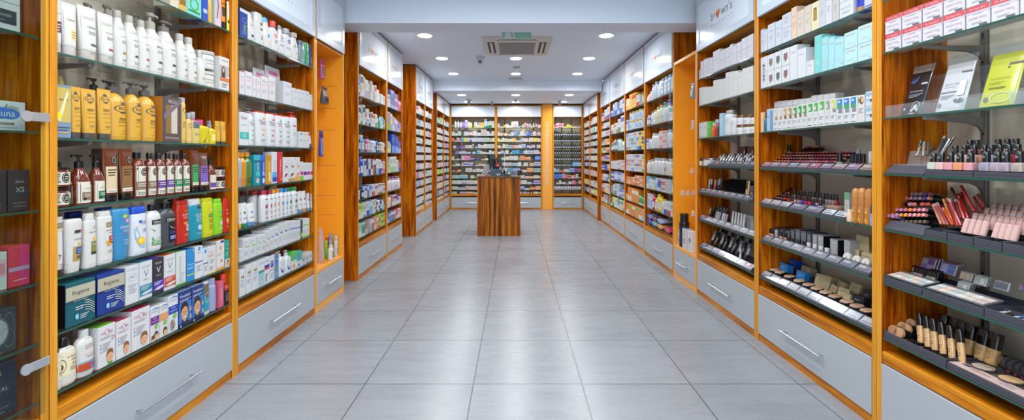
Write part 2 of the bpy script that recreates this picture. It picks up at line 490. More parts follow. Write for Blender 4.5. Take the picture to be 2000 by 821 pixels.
ZL = [1.968, 1.628, 1.326, 1.078, .834, .637, .43]
ZR = [1.968, 1.722, 1.426, 1.178, .931, .686, .437]
ZI = [1.968, 1.732, 1.434, 1.183, .931, .687, .437]
A0, A1, A2, A3 = 1.575, 2.618, 3.675, 4.285
unit(WL, A0, A1, ZL, 'wooden shelving bay of hair products beside the glass perfume case')
unit(WL, A1, A2, ZL, 'wooden shelving bay of white lotions and creams beside the left orange niche')
WC, WD, WE_ = Wall('L', 1.596), Wall('L', 1.572), Wall('L', 1.552)
ZC = [1.89, 1.597, 1.308, 1.054, .815, .614, .42]
C0, C1, C2 = 4.625, 5.675, 6.45
unit(WC, C0, C1, ZC, 'wide wooden shelving bay of toothpaste and mouthwash past the left orange niche', door=(2.195, 2.685))
unit(WC, C1, C2, ZC, 'narrow wooden shelving bay of violet and blue packs on the left', door=(2.195, 2.685), hl=.3, rail_at=.15)
ZD = [1.962, 1.767, 1.618, 1.476, 1.333, 1.2, 1.051, .908, .773, .627, .477, .342+.04]
ZD = [z for z in ZD]
D0, D1, D2 = 7.205, 7.945, 8.685
kw = dict(hl=.22, rail_at=.13, door=(2.155, 2.685))
unit(WD, D0, D1, ZD[:-1], 'narrow wooden medicine bay with heart-logo door, nearer of its pair', **kw)
unit(WD, D1, D2, ZD[:-1], 'narrow wooden medicine bay with heart-logo door, further of its pair', **kw)
ZE = [1.943, 1.751, 1.604, 1.462, 1.337, 1.185, 1.042, .9, .756, .608, .466]
E0, E1, E2 = 9.02, 9.93, 10.82
kw = dict(hl=.22, rail_at=.13, door=(2.19, 2.48), height=2.50, framed=False)
unit(WE_, E0, E1, ZE, 'narrow plain-door medicine bay on the left before the corner bay', **kw)
unit(WE_, E1, E2, ZE, 'left corner medicine bay with plain white cupboard door', **kw)
# right side
R0, R1, R2, R3 = 1.055, 2.108, 3.160, 4.210
unit(WR, R0, R1, ZI, 'wooden make-up bay with lipsticks and boxed cream on the right', rail_at=.2)
unit(WR, R1, R2, ZR, 'wooden make-up bay with orange spray cans on the right', rail_at=.2)
unit(WR, R2, R3, ZR, 'wooden make-up bay beside the right orange niche', rail_at=.2)
G0, G1, G2, G3, G4 = 4.812, 5.895, 6.965, 8.06, 8.93
ZF = [1.953, 1.648, 1.356, 1.053, .857, .612, .41]
unit(WR, G0, G1, ZF, 'wooden shelving bay of baby lotions and wipes past the right orange niche', door=(2.205, 2.69))
unit(WR, G1, G2, ZF, 'wooden shelving bay of baby formula tins and orange cartons', door=(2.205, 2.69), hl=.3)
unit(WR, G2, G3, ZF, 'wooden shelving bay of blue and white packs on the right', door=(2.205, 2.69), hl=.3)
ZF4 = [1.936, 1.79, 1.634, 1.478, 1.332, 1.176, 1.015, .809, .589, .40]
unit(WR, G3, G4, ZF4, 'narrow ten-shelf wooden bay at the end of the long right run', door=(2.205, 2.69), hl=.26, rail_at=.14)
WER = Wall('R', 1.614)
ZER = [1.931, 1.754, 1.623, 1.482, 1.325, 1.179, 1.048, .857, .635, .47]
kw = dict(hl=.22, rail_at=.13, door=(2.17, 2.48), height=2.50, framed=False)
unit(WER, 8.975, 9.93, ZER, 'narrow plain-door medicine bay on the right before the corner bay', **kw)
unit(WER, 9.93, 10.82, ZER, 'right corner medicine bay with plain white cupboard door', **kw)
# back wall
WB = Wall('B', 10.84)
ZB = [1.946, 1.754, 1.609, 1.459, 1.324, 1.175, 1.033, .890, .741, .606, .470]
kw = dict(hl=.36, rail_at=.2, door=(2.205, 2.455), height=2.485, framed=False, drawer=(.04, .29), depth=.26, back=mat('#c4b79c', .5))
unit(WB, -1.545, -.46, ZB, 'wide medicine bay on the back wall behind the counter, left of its twin', **kw)
unit(WB, -.458, .636, ZB, 'wide medicine bay on the back wall beside the orange web-address column', **kw)
unit(WB, .884, 1.60, ZB, 'back wall bay with rows of dark dropper bottles', **dict(kw, hl=.3, rail_at=.24))
# orange column with the web address
t = empty('column_panel', (.76, 10.84, 0)); tag(t, 'orange column panel with white web address on the back wall', 'panel')
MB().box(-.122, .122, .02, .25, 0, 2.50, ORANGE, c=.003).build('panel_board', t)
mb = MB(); prints(mb, [('t', 'www.brownspharmacy.eu', .5, .5, .985, '#f2ead6', 1)], .244, 1.55, lambda x, z: .0195, .545)
mb.build('web_address', t)
# orange niches
def niche(wall, a, b, label, height, door, hooks):
    W = b-a-.002; r = empty('niche_unit', wall.at((a+b)/2, 0, 0), wall.rz); tag(r, label, 'niche')
    D = .30
    for sx in (-1, 1):
        x0, x1 = sorted((sx*W/2, sx*(W/2-.022)))
        MB().box(x0, x1, 0, D+.02, 0, height, ORANGE, c=.001).build('side_panel', r)
    MB().box(-W/2+.022, W/2-.022, D, D+.018, .3, height-.02, ORANGE).build('back_panel', r)
    MB().box(-W/2+.022, W/2-.022, .001, D, .306, .342, ORANGE, c=.002).build('base_board', r)
    MB().box(-W/2+.022, W/2-.022, .001, .04, 0, .052, ORANGE).build('plinth', r)
    MB().box(-W/2+.022, W/2-.022, .0, D, height-.03, height, ORANGE, c=.001).build('top_board', r)
    d = MB().box(-W/2+.024, W/2-.024, -.003, .016, .056, .303, DRAWER, c=.0015).build('drawer', r)
    handle(d, .26, .185)
    if door:
        MB().box(-W/2+.022, W/2-.022, .01, D, door[0]-.02, door[0], ORANGE).build('cupboard_floor', r)
        fw = .055; x0, x1 = -W/2+.004, W/2-.026; z0, z1 = door
        dm = MB().box(x0, x1, -.016, -.001, z0, z0+fw, FRAME, c=.0015).box(x0, x1, -.016, -.001, z1-fw, z1, FRAME, c=.0015)
        dm.box(x0, x0+fw, -.016, -.001, z0+fw, z1-fw, FRAME, c=.0015).box(x1-fw, x1, -.016, -.001, z0+fw, z1-fw, FRAME, c=.0015)
        dd = dm.build('cupboard_door', r)
        MB().box(x0+fw, x1-fw, -.010, -.003, z0+fw, z1-fw, FROST).build('frosted_panel', dd)
    for x, z in hooks:
        m = MB().tube([(x, D, z), (x, .02, z), (x, .008, z+.012)], .0022, STEEL, 6).box(x-.012, x+.012, D-.004, D, z-.02, z+.012, STEEL)
        m.build('hook', r)
    return r
WN = Wall('L', 1.607)
NHL = [(.15, 2.14), (.15, 1.895), (.14, 1.695), (.15, 1.5), (.11, 1.18), (.11, .91), (.11, .74), (.11, .57)]
niche(WN, A2+.001, A3, 'orange niche with hanging packs beside the white lotion bay', 2.70, (2.215, 2.69), NHL)
NHR = [(.09, 1.98), (.09, 1.62), (.06, 1.17), (-.09, .945), (.11, .76)]
niche(WR, R3+.001, G0-.001, 'orange niche without cupboard holding baby cups on hooks', 2.245, None, NHR)
# ------------------------------------------------------------------ goods: each maker returns one thing with its parts, base centre at the origin, front towards -y
PROTO = {}
def proto(fn):
    def g(*a, **k):
        key = (fn.__name__, repr(a), repr(sorted(k.items())))
        if key in PROTO: return copy_thing(PROTO[key])
        PROTO[key] = fn(*a, **k)
        return PROTO[key]
    return g
def pm(c, r=.32): return mat(c, r) if isinstance(c, str) else c
def superfront(rings):
    def fy(x, z):
        for i in range(len(rings)-1):
            a, b = rings[i], rings[i+1]
            if z <= b[0] or i == len(rings)-2:
                t = min(1, max(0, (z-a[0])/max(1e-6, b[0]-a[0])))
                hw, hd, n = (a[q]+(b[q]-a[q])*t for q in (1, 2, 3))
                u = min(.999, abs(x)/max(hw, 1e-6))
                return -hd*(1-u**n)**(1/n)
        return 0
    return fy
@proto
def carton(name, w, d, h, col, ps=(), side=None, top=None, ch=.0012):
    fc = {}
    if side: fc['-x'] = fc['+x'] = pm(side)
    if top: fc['+z'] = pm(top)
    o = MB().box(-w/2, w/2, -d/2, d/2, 0, h, pm(col, .36), c=ch, faces=fc).build(name)
    if ps:
        mb = MB(); prints(mb, (('r', .02, .01, .98, .99, pm(col, .36)),)+tuple(ps), w, h, lambda x, z: -d/2); mb.build('printed_front', o)
    return o
SHAPES = {
 'round': [(0, .9), (.012, .97), (.03, 1), (.74, 1), (.83, .93), (.9, .78), (.95, .55), (.975, .4), (1, .38)],
 'tall': [(0, .9), (.012, .97), (.03, 1), (.62, 1), (.75, .93), (.86, .76), (.94, .55), (1, .46)],
 'oval': [(0, .86), (.02, .96), (.05, 1), (.82, .98), (.9, .9), (.95, .74), (.98, .52), (1, .42)],
 'slab': [(0, .9), (.012, .97), (.04, 1), (.5, .98), (.96, .93), (.985, .9), (1, .84)],
 'slope': [(0, .8), (.02, .9), (.08, .97), (.35, 1), (.6, .95), (.8, .8), (.93, .6), (1, .52)],
 'invert': [(0, .72), (.02, .76), (.17, .78), (.175, .82), (.5, .93), (.9, 1), (.96, .98), (.99, .9), (1, .8)],
 'square': [(0, .95), (.012, .99), (.03, 1), (.82, 1), (.9, .86), (.95, .58), (.975, .4), (1, .38)],
 'can': [(0, .95), (.012, 1), (.9, 1), (.94, .97), (.97, .86), (1, .8)],
 'bell': [(0, .9), (.012, .97), (.03, 1), (.55, 1), (.68, .95), (.8, .78), (.9, .52), (.97, .4), (1, .4)],
 'cyl': [(0, .96), (.02, 1), (.97, 1), (1, .96)],
}
@proto
def bottle(name, w, d, h, shape, col, cap, ps=(), N=20, n=None, bodymat=None, band=None):
    """cap = (style, height share, width share, colour[, second colour])"""
    st, hf, wf, cc = cap[:4]
    hb = h*(1-hf)
    n = n or {'square': 5, 'slab': 3.2, 'invert': 2.6}.get(shape, 2.3)
    if shape in ('round', 'tall', 'can', 'bell', 'cyl') and abs(w-d) < .002: n = 2
    rings = []
    for zf, q in SHAPES[shape]:
        rr = min(1, q) if q > .6 else q
        neck = q <= .6
        hw = w/2*q; hd = d/2*(q if not neck else min(1, q*w/d)) if shape != 'slab' else d/2*q
        if shape == 'slope': hd = d/2*max(q, .7)
        rings.append((zf*hb, hw, min(hd, d/2), 2 if neck else n))
    bm = bodymat or mat(col, .26)
    mb = MB(); mb.loft(rings, bm, N)
    if band:                                  # a differently coloured liquid or base
        pass
    o = mb.build(name)
    cm = mat(cc, .3)
    m = MB(); z = hb-.0005; r = w/2*wf
    if st == 'screw':
        m.loft([(z, r*.98, r*.98, 2), (z+h*hf*.94, r, r, 2), (z+h*hf, r*.92, r*.92, 2)], cm, N)
    elif st == 'disc':
        m.loft([(z, r*.96, r*.96, 2), (z+h*hf*.9, r*.96, r*.96, 2), (z+h*hf*.97, r*.93, r*.93, 2), (z+h*hf, r*.85, r*.85, 2)], cm, N)
    elif st == 'flush':
        q = SHAPES[shape][-1][1]; t = wf/2*w; dd = min(d/2*.97, d/2*wf*1.02)
        m.loft([(z, t, dd, n), (z+h*hf*.88, t*.97, dd*.97, n), (z+h*hf*.97, t*.93, dd*.9, n), (z+h*hf, t*.85, dd*.8, n)], cm, N)
    elif st == 'dome':
        m.loft([(z, r, r*d/w, 2), (z+h*hf*.5, r*.98, r*.98*d/w, 2), (z+h*hf*.8, r*.85, r*.85*d/w, 2), (z+h*hf, r*.4, r*.4*d/w, 2)], cm, N)
    elif st in ('pump', 'pumpr'):
        sx = -1 if st == 'pump' else 1
        H_ = h*hf
        m.loft([(z, r, r, 2), (z+H_*.42, r, r, 2), (z+H_*.5, r*.7, r*.7, 2), (z+H_*.52, r*.3, r*.3, 2), (z+H_*.8, r*.3, r*.3, 2)], cm, N)
        m.loft([(z+H_*.78, r*.6, r*.6, 2), (z+H_*.86, r*.8, r*.75, 2), (z+H_*.97, r*.8, r*.75, 2), (z+H_, r*.6, r*.55, 2)], cm, N)
        m.prism([(sx*r*.2, z+H_*.84), (sx*r*1.9, z+H_*.88), (sx*r*2.1, z+H_*.8), (sx*r*2.15, z+H_*.9), (sx*r*1.95, z+H_*.97), (sx*r*.2, z+H_*.98)], 1, -r*.3, r*.3, cm)
    elif st == 'spray':
        H_ = h*hf
        m.loft([(z, r, r, 2), (z+H_*.45, r, r, 2), (z+H_*.55, r*.55, r*.55, 2), (z+H_*.62, r*.5, r*.5, 2)], cm, N)
        m.prism([(-r*1.0, z+H_*.68), (-r*.9, z+H_*.95), (r*.2, z+H_), (r*.75, z+H_*.9), (r*.6, z+H_*.6), (-r*.4, z+H_*.62)], 1, -r*.4, r*.4, cm)
    elif st == 'dropper':
        H_ = h*hf
        m.loft([(z, r, r, 2), (z+H_*.42, r, r, 2), (z+H_*.45, r*.6, r*.6, 2), (z+H_*.85, r*.5, r*.5, 2), (z+H_, r*.25, r*.25, 2)], cm, N)
    if st != 'none': m.build({'pump': 'pump', 'pumpr': 'pump', 'spray': 'sprayer', 'dropper': 'dropper'}.get(st, 'cap'), o)
    if ps:
        mb = MB(); prints(mb, (('r', .1, .08, .9, .8, bm),)+tuple(ps), w, hb, superfront(rings), 0, True, .0006); mb.build('label', o)
    return o
@proto
def tube(name, w, h, col, cc, ps=(), caph=.13, d=None, bodymat=None, N=18):
    d = d or w*.62
    hc = h*caph
    rings = [(hc, w*.40, d*.5, 2), (hc+h*.02, w*.42, d*.5, 2), (h*.5, w*.455, d*.36, 2.2), (h*.9, w*.495, d*.09, 3), (h*.93, w*.5, .0018, 4), (h, w*.5, .0018, 4)]
    o = MB().loft(rings, bodymat or mat(col, .3), N).build(name)
    MB().loft([(0, w*.37, d*.46, 2), (h*.012, w*.39, d*.48, 2), (hc-.0005, w*.39, d*.48, 2)], pm(cc, .25), N).build('cap', o)
    if ps:
        mb = MB(); prints(mb, (('r', .12, .2, .88, .85, bodymat or mat(col, .3)),)+tuple(ps), w, h, superfront(rings), 0, True, .0007); mb.build('label', o)
    return o
@proto
def jar(name, w, h, col, lid, ps=(), lidh=.28, N=22, bodymat=None, bulge=1.0):
    r = w/2; z1 = h*(1-lidh)
    rings = [(0, r*.9, r*.9, 2), (h*.02, r*.96, r*.96, 2), (z1*.5, r*.97*bulge, r*.97*bulge, 2), (z1*.95, r*.95, r*.95, 2), (z1, r*.9, r*.9, 2)]
    o = MB().loft(rings, bodymat or pm(col), N).build(name)
    MB().loft([(z1+.0003, r*.98, r*.98, 2), (z1+(h-z1)*.1, r, r, 2), (h*.985, r, r, 2), (h, r*.95, r*.95, 2)], pm(lid), N).build('lid', o)
    if ps:
        mb = MB(); prints(mb, (('r', .1, .1, .9, .9, bodymat or pm(col)),)+tuple(ps), w, z1, superfront(rings), 0, True, .0006); mb.build('label', o)
    return o
@proto
def pouch(name, w, h, d, col, ps=(), seal=None, N=20, bodymat=None):
    rings = [(0, w*.49, d*.42, 3), (h*.02, w*.5, d*.5, 3), (h*.35, w*.5, d*.5, 2.6), (h*.75, w*.49, d*.32, 2.6), (h*.92, w*.485, .003, 4), (h, w*.485, .0015, 6)]
    o = MB().loft(rings, bodymat or mat(col, .2, 0, .3), N).build(name)
    if seal: MB().loft([(h*.925, w*.487, .0034, 5), (h*.998, w*.487, .0022, 6)], pm(seal), N).build('seal_strip', o)
    if ps:
        mb = MB(); prints(mb, (('r', .06, .05, .94, .9, bodymat or mat(col, .2, 0, .3)),)+tuple(ps), w, h, superfront(rings), 0, True, .0008); mb.build('label', o)
    return o

# ------------------------------------------------------------------ shelves that name what stands on them
PLUR = {'box': 'boxes', 'brush': 'brushes', 'nail polish': 'nail polishes', 'toothbrush pack': 'toothbrush packs'}
class Shelf:
    def __init__(s, wall, z, bay, k, t=.012, lim=None): s.w, s.z, s.bay, s.k, s.t, s.lim, s.items = wall, z, bay, k, t, lim, []
    def span(s, x0, x1, t):
        a, b = s.w.along(x0, t), s.w.along(x1, t)
        if s.lim:
            lo, hi = s.lim
            a, b = (min(max(q, lo), hi) for q in (a, b))
        return a, b
    def put(s, o, x0, x1, d, desc, cat, layer='', dz=0.0, t=None, turn=0.0):
        t = s.t if t is None else t
        a, b = s.span(x0, x1, t)
        return s.put_at(o, (a+b)/2, d, desc, cat, layer, dz, t, turn)
    def put_at(s, o, along, d, desc, cat, layer='', dz=0.0, t=None, turn=0.0, tilt=0.0):
        t = s.t if t is None else t
        o.location = s.w.at(along, t+d/2, s.z+.0004+dz); o.rotation_euler = (tilt, 0, s.w.rz+turn)
        key = -along if s.w.side == 'R' else along
        s.items.append((key, o, desc, cat, layer)); return o
    def close(s):
        n = {}; same = {}
        full = lambda q: f'{q[4]} {q[2]}' if q[4] else q[2]
        for q in s.items: same[full(q)] = same.get(full(q), 0)+1
        for q in sorted(s.items, key=lambda q: (q[4], q[0])):
            key, o, desc, cat, layer = q; d = full(q)
            n[layer] = n.get(layer, 0)+1; L = len(d.split())
            if same[d] == 1 and L > 7: tail = f'{ordinal(s.k)} shelf down, {s.bay}'
            else: tail = f'{ordinal(n[layer])} from left, {ordinal(s.k)} shelf'+(' down' if L < 8 else '')+f', {s.bay}'
            o['label'] = f'{d}, {tail}'
            o['category'] = cat
            o['group'] = f'{PLUR.get(cat, cat+"s")} on the {ordinal(s.k)} shelf of the {s.bay}'
ZSETS = {}
SH = None
def shelf(wall, z, bay, k, t=.012, lim=None):
    global SH
    if SH: SH.close()
    SH = Shelf(wall, z, bay, k, t, lim)
    up = [q for q in ZSETS.get(id(wall), ()) if q > z+.03]
    SH.room = (min(up)-.0085 if up else 2.2)-z-.026
def rd(x): return round(x, 3)
def dims(x0, x1, y, dz=0, t=None):
    t = SH.t if t is None else t
    a, b = SH.span(x0, x1, t); w = abs(b-a)*.975-.001
    return rd(w), rd(min(SH.room-dz, max(.01, SH.w.height(x0, y, t)-SH.z-dz)))
def C(x0, x1, y, col, desc, ps=(), d=.07, side=None, top=None, layer='', dz=0, t=None, name='carton', cat='box', h=None, turn=0):
    if name == 'make_up_box' and dz == 0: dz = .0165
    w, hh = dims(x0, x1, y, dz, t); h = h or hh
    return SH.put(carton(name, w, d, h, col, tuple(ps), side, top), x0, x1, d, desc, cat, layer, dz, t, turn)
ZSETS[id(WL)] = ZL; ZSETS[id(WR)] = ZR
def B(x0, x1, y, shape, col, cap, desc, ps=(), d=None, layer='', dz=0, t=None, name='bottle', cat='bottle', h=None, wf=1.0, **k):
    w, hh = dims(x0, x1, y, dz, t); w = rd(w*wf); h = h or hh; d = rd(min(d or w*(.62 if shape in ('oval', 'slab', 'slope', 'invert') else 1), .2))
    return SH.put(bottle(name, w, d, h, shape, col, cap, tuple(ps), **k), x0, x1, d, desc, cat, layer, dz, t)
def T(x0, x1, y, col, cc, desc, ps=(), layer='', dz=0, t=None, name='cosmetic_tube', h=None, caph=.13, **k):
    w, hh = dims(x0, x1, y, dz, t); h = h or hh
    return SH.put(tube(name, w, h, col, cc, tuple(ps), caph, **k), x0, x1, rd(w*.62), desc, 'tube', layer, dz, t)
def J(x0, x1, y, col, lid, desc, ps=(), lidh=.28, layer='', dz=0, t=None, name='jar', cat='jar', h=None, **k):
    w, hh = dims(x0, x1, y, dz, t); h = h or hh
    return SH.put(jar(name, w, h, col, lid, tuple(ps), lidh, **k), x0, x1, w, desc, cat, layer, dz, t)

def cname(h):
    h = h.lstrip('#')
    if len(h) == 3: h = ''.join(c*2 for c in h)
    r, g, b = (int(h[i:i+2], 16)/255 for i in (0, 2, 4))
    import colorsys
    u, s, v = colorsys.rgb_to_hsv(r, g, b); u *= 360
    if v < .2: return 'black'
    if s < .13: return 'white' if v > .82 else 'grey' if v > .4 else 'dark grey'
    for lim, nm in ((14, 'red'), (40, 'orange'), (66, 'yellow'), (85, 'lime'), (155, 'green'), (190, 'teal'), (215, 'light blue' if v > .75 else 'blue'), (250, 'blue'), (290, 'violet'), (345, 'pink'), (361, 'red')):
        if u <= lim:
            if nm == 'orange' and v < .6: nm = 'brown'
            if nm in ('orange', 'yellow') and s < .4: nm = 'beige'
            if nm == 'blue' and v < .5: nm = 'navy'
            if s < .32 and nm not in ('beige', 'light blue'): nm = 'pale '+nm
            return nm
RN = random.Random(3)
def fill(a, b, spec, nm='carton', t=None, gap=.0, word=''):
    """spec: tokens kind,colour[/second colour],width cm,height cm[*count] laid from the left end (picture side) of the shelf, scaled to fill from column a to b"""
    t = SH.t if t is None else t
    s0, s1 = SH.w.along(a, t), SH.w.along(b, t)
    its = []
    for tok in spec.split():
        n = 1
        if '*' in tok: tok, n = tok.split('*'); n = int(n)
        k, cs, w, h = tok.split(',')
        for _ in range(n): its.append((k, cs.split('/'), float(w)/100, float(h)/100))
    tot = sum(i[2] for i in its); L = abs(s1-s0); sg = 1 if s1 > s0 else -1
    sc = L/tot; p = s0
    for k, cs, w, h in its:
        W = w*sc; c = p+sg*W/2; p += sg*W
        if k == '_': continue
        ww = round(W*.96-.0008, 3); h = min(h, SH.room-.012); h = round(h*(1+RN.uniform(-.02, .02)), 3)
        dep = min(.09, max(.035, ww*1.1)); dep = round(dep, 3)
        c1 = '#'+cs[0]; c2 = '#'+cs[1] if len(cs) > 1 else None
        n1 = cname(c1); n2 = cname(c2) if c2 else None
        if k == 'c' or k == 's' or k == 'S':
            hs = [h] if k == 'c' else [h/2]*2 if k == 's' else [h/3]*3
            for i, q in enumerate(hs):
                q = round(q-.0006, 3)
                ps = [('r', .0, .62, 1, .9, c2), ('l', .12, .45, .88, 3, .1, '#9aa0a8')] if c2 and RN.random() < .5 else [('r', 0, 0, 1, .38, c2), ('l', .12, .8, .85, 3, .1, '#8d949c')] if c2 else [('l', .12, .72, .85, 3, .13, '#aab0b8' if n1 in ('white', 'beige') else '#e8e8ea')]
                nn = f'{n1} box' + (f' with {n2} band' if c2 else '')
                SH.put_at(carton(nm, ww, dep, q, c1, tuple(ps), ch=.0008), c, dep, nn, 'box', '' if k == 'c' else ('lower-row' if i == 0 else 'upper-row' if i == 1 else 'top-row'), sum(hs[:i]), t)
        elif k in ('b', 'p', 'v', 'q', 'd'):
            shp = {'b': 'oval', 'p': 'oval', 'v': 'slope', 'q': 'square', 'd': 'round'}[k]
            cap = {'p': ('pump', .26, .42, c2 or c1), 'd': ('dropper', .42, .5, c2 or c1)}.get(k, ('screw', .14, .46, c2 or c1))
            dd = rd(min(ww, .06)); w2 = rd(min(ww, h*.75, .16))
            ps = (('r', .15, .2, .85, .62, '#f2f4f6'), ('l', .25, .5, .75, 2, .1, '#7f8790')) if n1 not in ('white',) else (('r', .2, .3, .8, .5, c2 or '#9fb4c8'), ('l', .25, .22, .75, 2, .08, '#8f98a2'))
            SH.put_at(bottle(nm.replace('carton', 'bottle').replace('box', 'bottle'), w2, min(dd, w2), h, shp, c1, cap, ps, 14), c, min(dd, w2), f'{n1} bottle'+(f' with {n2} top' if c2 and n2 != n1 else ''), 'bottle', '', 0, t)
        elif k == 't':
            SH.put_at(tube('cosmetic_tube', ww, h, c1, c2 or c1, (('r', .2, .4, .8, .7, c2 or '#9fb4c8'),), N=12), c, rd(ww*.62), f'{n1} tube'+(f' with {n2} cap' if c2 else ''), 'tube', '', 0, t)
        elif k in ('j', 'J'):
            hs = [h] if k == 'j' else [h/2]*2
            w2 = rd(min(ww, .14))
            for i, q in enumerate(hs):
                q = round(q-.0006, 3)
                SH.put_at(jar('tin', w2, q, c1, c2 or c1, (('r', .2, .2, .8, .75, '#d7dbe0' if n1 != 'white' else '#8fb6dc'),), .16, 16), c, w2, f'{n1} tin'+(f' with {n2} lid' if c2 else ''), 'tin', '' if k == 'j' else ('lower-row', 'upper-row')[i], sum(hs[:i]), t)
        elif k == 'w':
            dd = rd(max(.03, min(.08, ww*.5)))
            SH.put_at(pouch('soft_pack', ww, h, dd, c1, (('r', .2, .25, .8, .6, c2 or '#eeeeee'),), None, 14), c, dd, f'{n1} soft pack'+(f' with {n2} label' if c2 else ''), 'pack', '', 0, t)
# ------------------------------------------------------------------ first left bay: hair products
G = '#8d939b'; K = '#2a2a2e'
def fine(v, n=3, c=G, u0=.2, u1=.8, dv=.05): return ('l', u0, v, u1, n, dv, c)
BAY = 'first left bay'; LIM = (A0+.031, A1-.031)
shelf(WL, ZL[0], BAY, 1, lim=LIM)
C(332, 349, -40, '#e9ddc0', 'beige perfume box', [('r', .2, .3, .8, .6, '#c9b27a')], d=.08)
C(349, 364, -40, '#d8b25a', 'gold box', [('r', .1, .2, .9, .4, '#8a6a20')], d=.08)
C(364, 394, -40, '#7fd0c8', 'turquoise box with green swirls', [('o', .5, .35, .3, .2, .3, '#4aa84a'), ('r', .1, .1, .9, .16, '#2f8a3a')], d=.1)
C(395, 406.5, -40, '#2f4fb4', 'blue box', [('r', .15, .2, .85, .3, '#c9d4ee')], d=.1)
B(407, 418, -40, 'tall', '#d9b04e', ('screw', .2, .6, '#e8cf90'), 'gold bottle')
C(419, 432, -40, '#cfd3d6', 'grey box with red ribbon print', [('p', [(.2, .95), (.5, .55), (.3, .2), (.45, .2), (.65, .55), (.4, .95)], '#c43028'), ('r', 0, 0, 1, .2, '#ecd2da')], d=.09)
T(433, 444, -20, '#f08018', '#26201c', 'orange tube with black cap', [('r', .2, .35, .8, .6, '#3a2a1a'), ('t', 'Anti', .5, .7, .7, '#30251c')], caph=.2)
B(444.5, 454, 2, 'slab', '#e8e36a', ('flush', .1, .9, '#f0efe0'), 'yellow and white pouch bottle', [('r', .02, .5, .98, .98, '#f1f0ea'), ('r', .1, .3, .9, .4, '#2a2a2e')])

shelf(WL, ZL[1], BAY, 2, lim=LIM)
HW = '#e9e7df'; GO = '#a8824a'
def hair(txt, c, extra=()):
    return [('l', .2, .80, .85, 2, .03, '#b5aca0'), ('t', txt, .62, .62, .5, c), fine(.53, 2, '#9a958d', .4, .9, .035), ('r', .45, .27, .9, .31, c), fine(.16, 2, '#a5a098', .4, .9, .03)]*1 + list(extra)
T(101.5, 124, -12, HW, '#d5d0c4', 'white hair tube with dark violet label', [('r', .12, .36, .85, .56, '#5a2f45'), ('l', .2, .5, .75, 3, .05, '#e9dfe4'), ('t', 'CREMA', .5, .7, .6, '#6a5a5a')], caph=.17)
T(126, 157.5, 1, HW, '#dcd7cb', 'white hair tube with yellow label', [('r', .45, .3, .95, .5, '#efd28a'), ('l', .5, .45, .9, 3, .05, '#a88a4a'), ('t', 'CREMA', .55, .68, .55, '#8a8070')], caph=.17)
T(161, 199, 7, HW, '#d8d3c7', 'large white hair tube with black line', hair('CREMA', '#5a5a66'), caph=.17)
T(199.5, 230, 22, HW, '#d8d3c7', 'white hair tube with red lettering', hair('MASCHERA', '#b0404e'), caph=.17)
SCR = ('disc', .13, .5, '#bdb9ae')
B(229, 253.5, 16, 'tall', HW, SCR, 'white shampoo bottle with grey disc cap', hair('SHAMPOO', GO))
B(252, 278, 26, 'tall', HW, SCR, 'white shampoo bottle with black line', hair('SHAMPOO', '#3a3a44'))
B(276, 298.5, 36, 'tall', HW, SCR, 'white shampoo bottle with red line', hair('SHAMPOO', '#b84452'))
B(295.5, 327, 19, 'tall', HW, ('pumpr', .27, .45, '#a9a598'), 'large white pump bottle', hair('BALSAM', '#3a3a44'))
B(323, 353.5, 35, 'tall', HW, ('pumpr', .2, .45, '#77736c'), 'white pump bottle with dark pump', hair('SHAMPOO', '#3a3a44'))
B(353, 372, 63, 'tall', HW, ('disc', .14, .52, '#c9c6bc'), 'white hair bottle with pale cap', hair('BALSAMO', GO))
B(370.5, 391, 70, 'tall', HW, ('disc', .14, .52, '#c9c6bc'), 'slightly shorter white hair bottle', hair('BALSAMO', GO))
B(391, 405, 96, 'tall', HW, ('screw', .22, .45, '#d2cfc6'), 'small slim white hair bottle', [('l', .3, .3, .85, 3, .04, '#b0606a')])
J(401, 428.5, 137, HW, '#dedbd2', 'white hair mask jar', [('t', 'MASCHERA', .5, .6, .6, '#8a7a5a'), fine(.4, 2)], .2, layer='lower-row')
J(401, 428.5, 104, HW, '#dedbd2', 'white hair mask jar', [('t', 'MASCHERA', .5, .6, .6, '#7a5a74'), fine(.4, 2)], .2, layer='upper-row', dz=.0975, h=.094)
C(428.5, 453, 109, '#ece9e4', 'white box with photo of a long-haired woman', [('r', .02, .38, .72, .74, '#b9b2ac'), ('e', .36, .58, .13, .14, '#5a3a26'), ('p', [(.2, .38), (.22, .62), (.36, .7), (.5, .62), (.54, .38)], '#4a2f20'), ('e', .36, .6, .09, .075, '#d7aa8c'), ('r', .02, .27, .98, .37, '#d9783a'), ('l', .76, .7, .95, 4, .07, G), ('l', .2, .9, .8, 1, .05, '#c9a080'), fine(.2, 3)], d=.09)
for i, (x, y) in enumerate(((168, 2), (206, 5), (262, 18), (290, 30))):
    B(x, x+21, y, 'tall', HW, ('pumpr', .24, .5, '#807a6e'), 'white pump bottle', layer='rear', t=.16)

shelf(WL, ZL[2], BAY, 3, lim=LIM)
GD = '#dba63c'; BR = '#55504e'
C(103, 140, 163, '#7f93a8', 'silver-blue gift box with gold print', [('r', .05, .3, .95, .95, '#c9b25a'), ('t', 'RICH', .5, .72, .5, '#2a2a30'), ('p', [(.1, .35), (.7, .9), (.8, .85), (.3, .3)], '#e8dcae'), ('e', .16, .42, .22, .06, '#f2e21a'), ('l', .1, .2, .9, 2, .05, '#3c5a80'), ('l', .2, .1, .8, 1, .05, '#d9b24a')], d=.08, side='#8fa0b4')
B(108, 132, 147, 'oval', '#d4c070', ('none', 0, 0, '#ccc'), 'crinkled gold wrapped bottle', layer='rear', t=.16)
CRN = [('o', .5, .80, .32, .06, .16, BR), ('p', [(.38, .86), (.36, .91), (.44, .885), (.5, .93), (.56, .885), (.64, .91), (.62, .86)], BR), ('t', 'RICH', .5, .80, .38, BR), ('e', .5, .735, .16, .012, BR)]
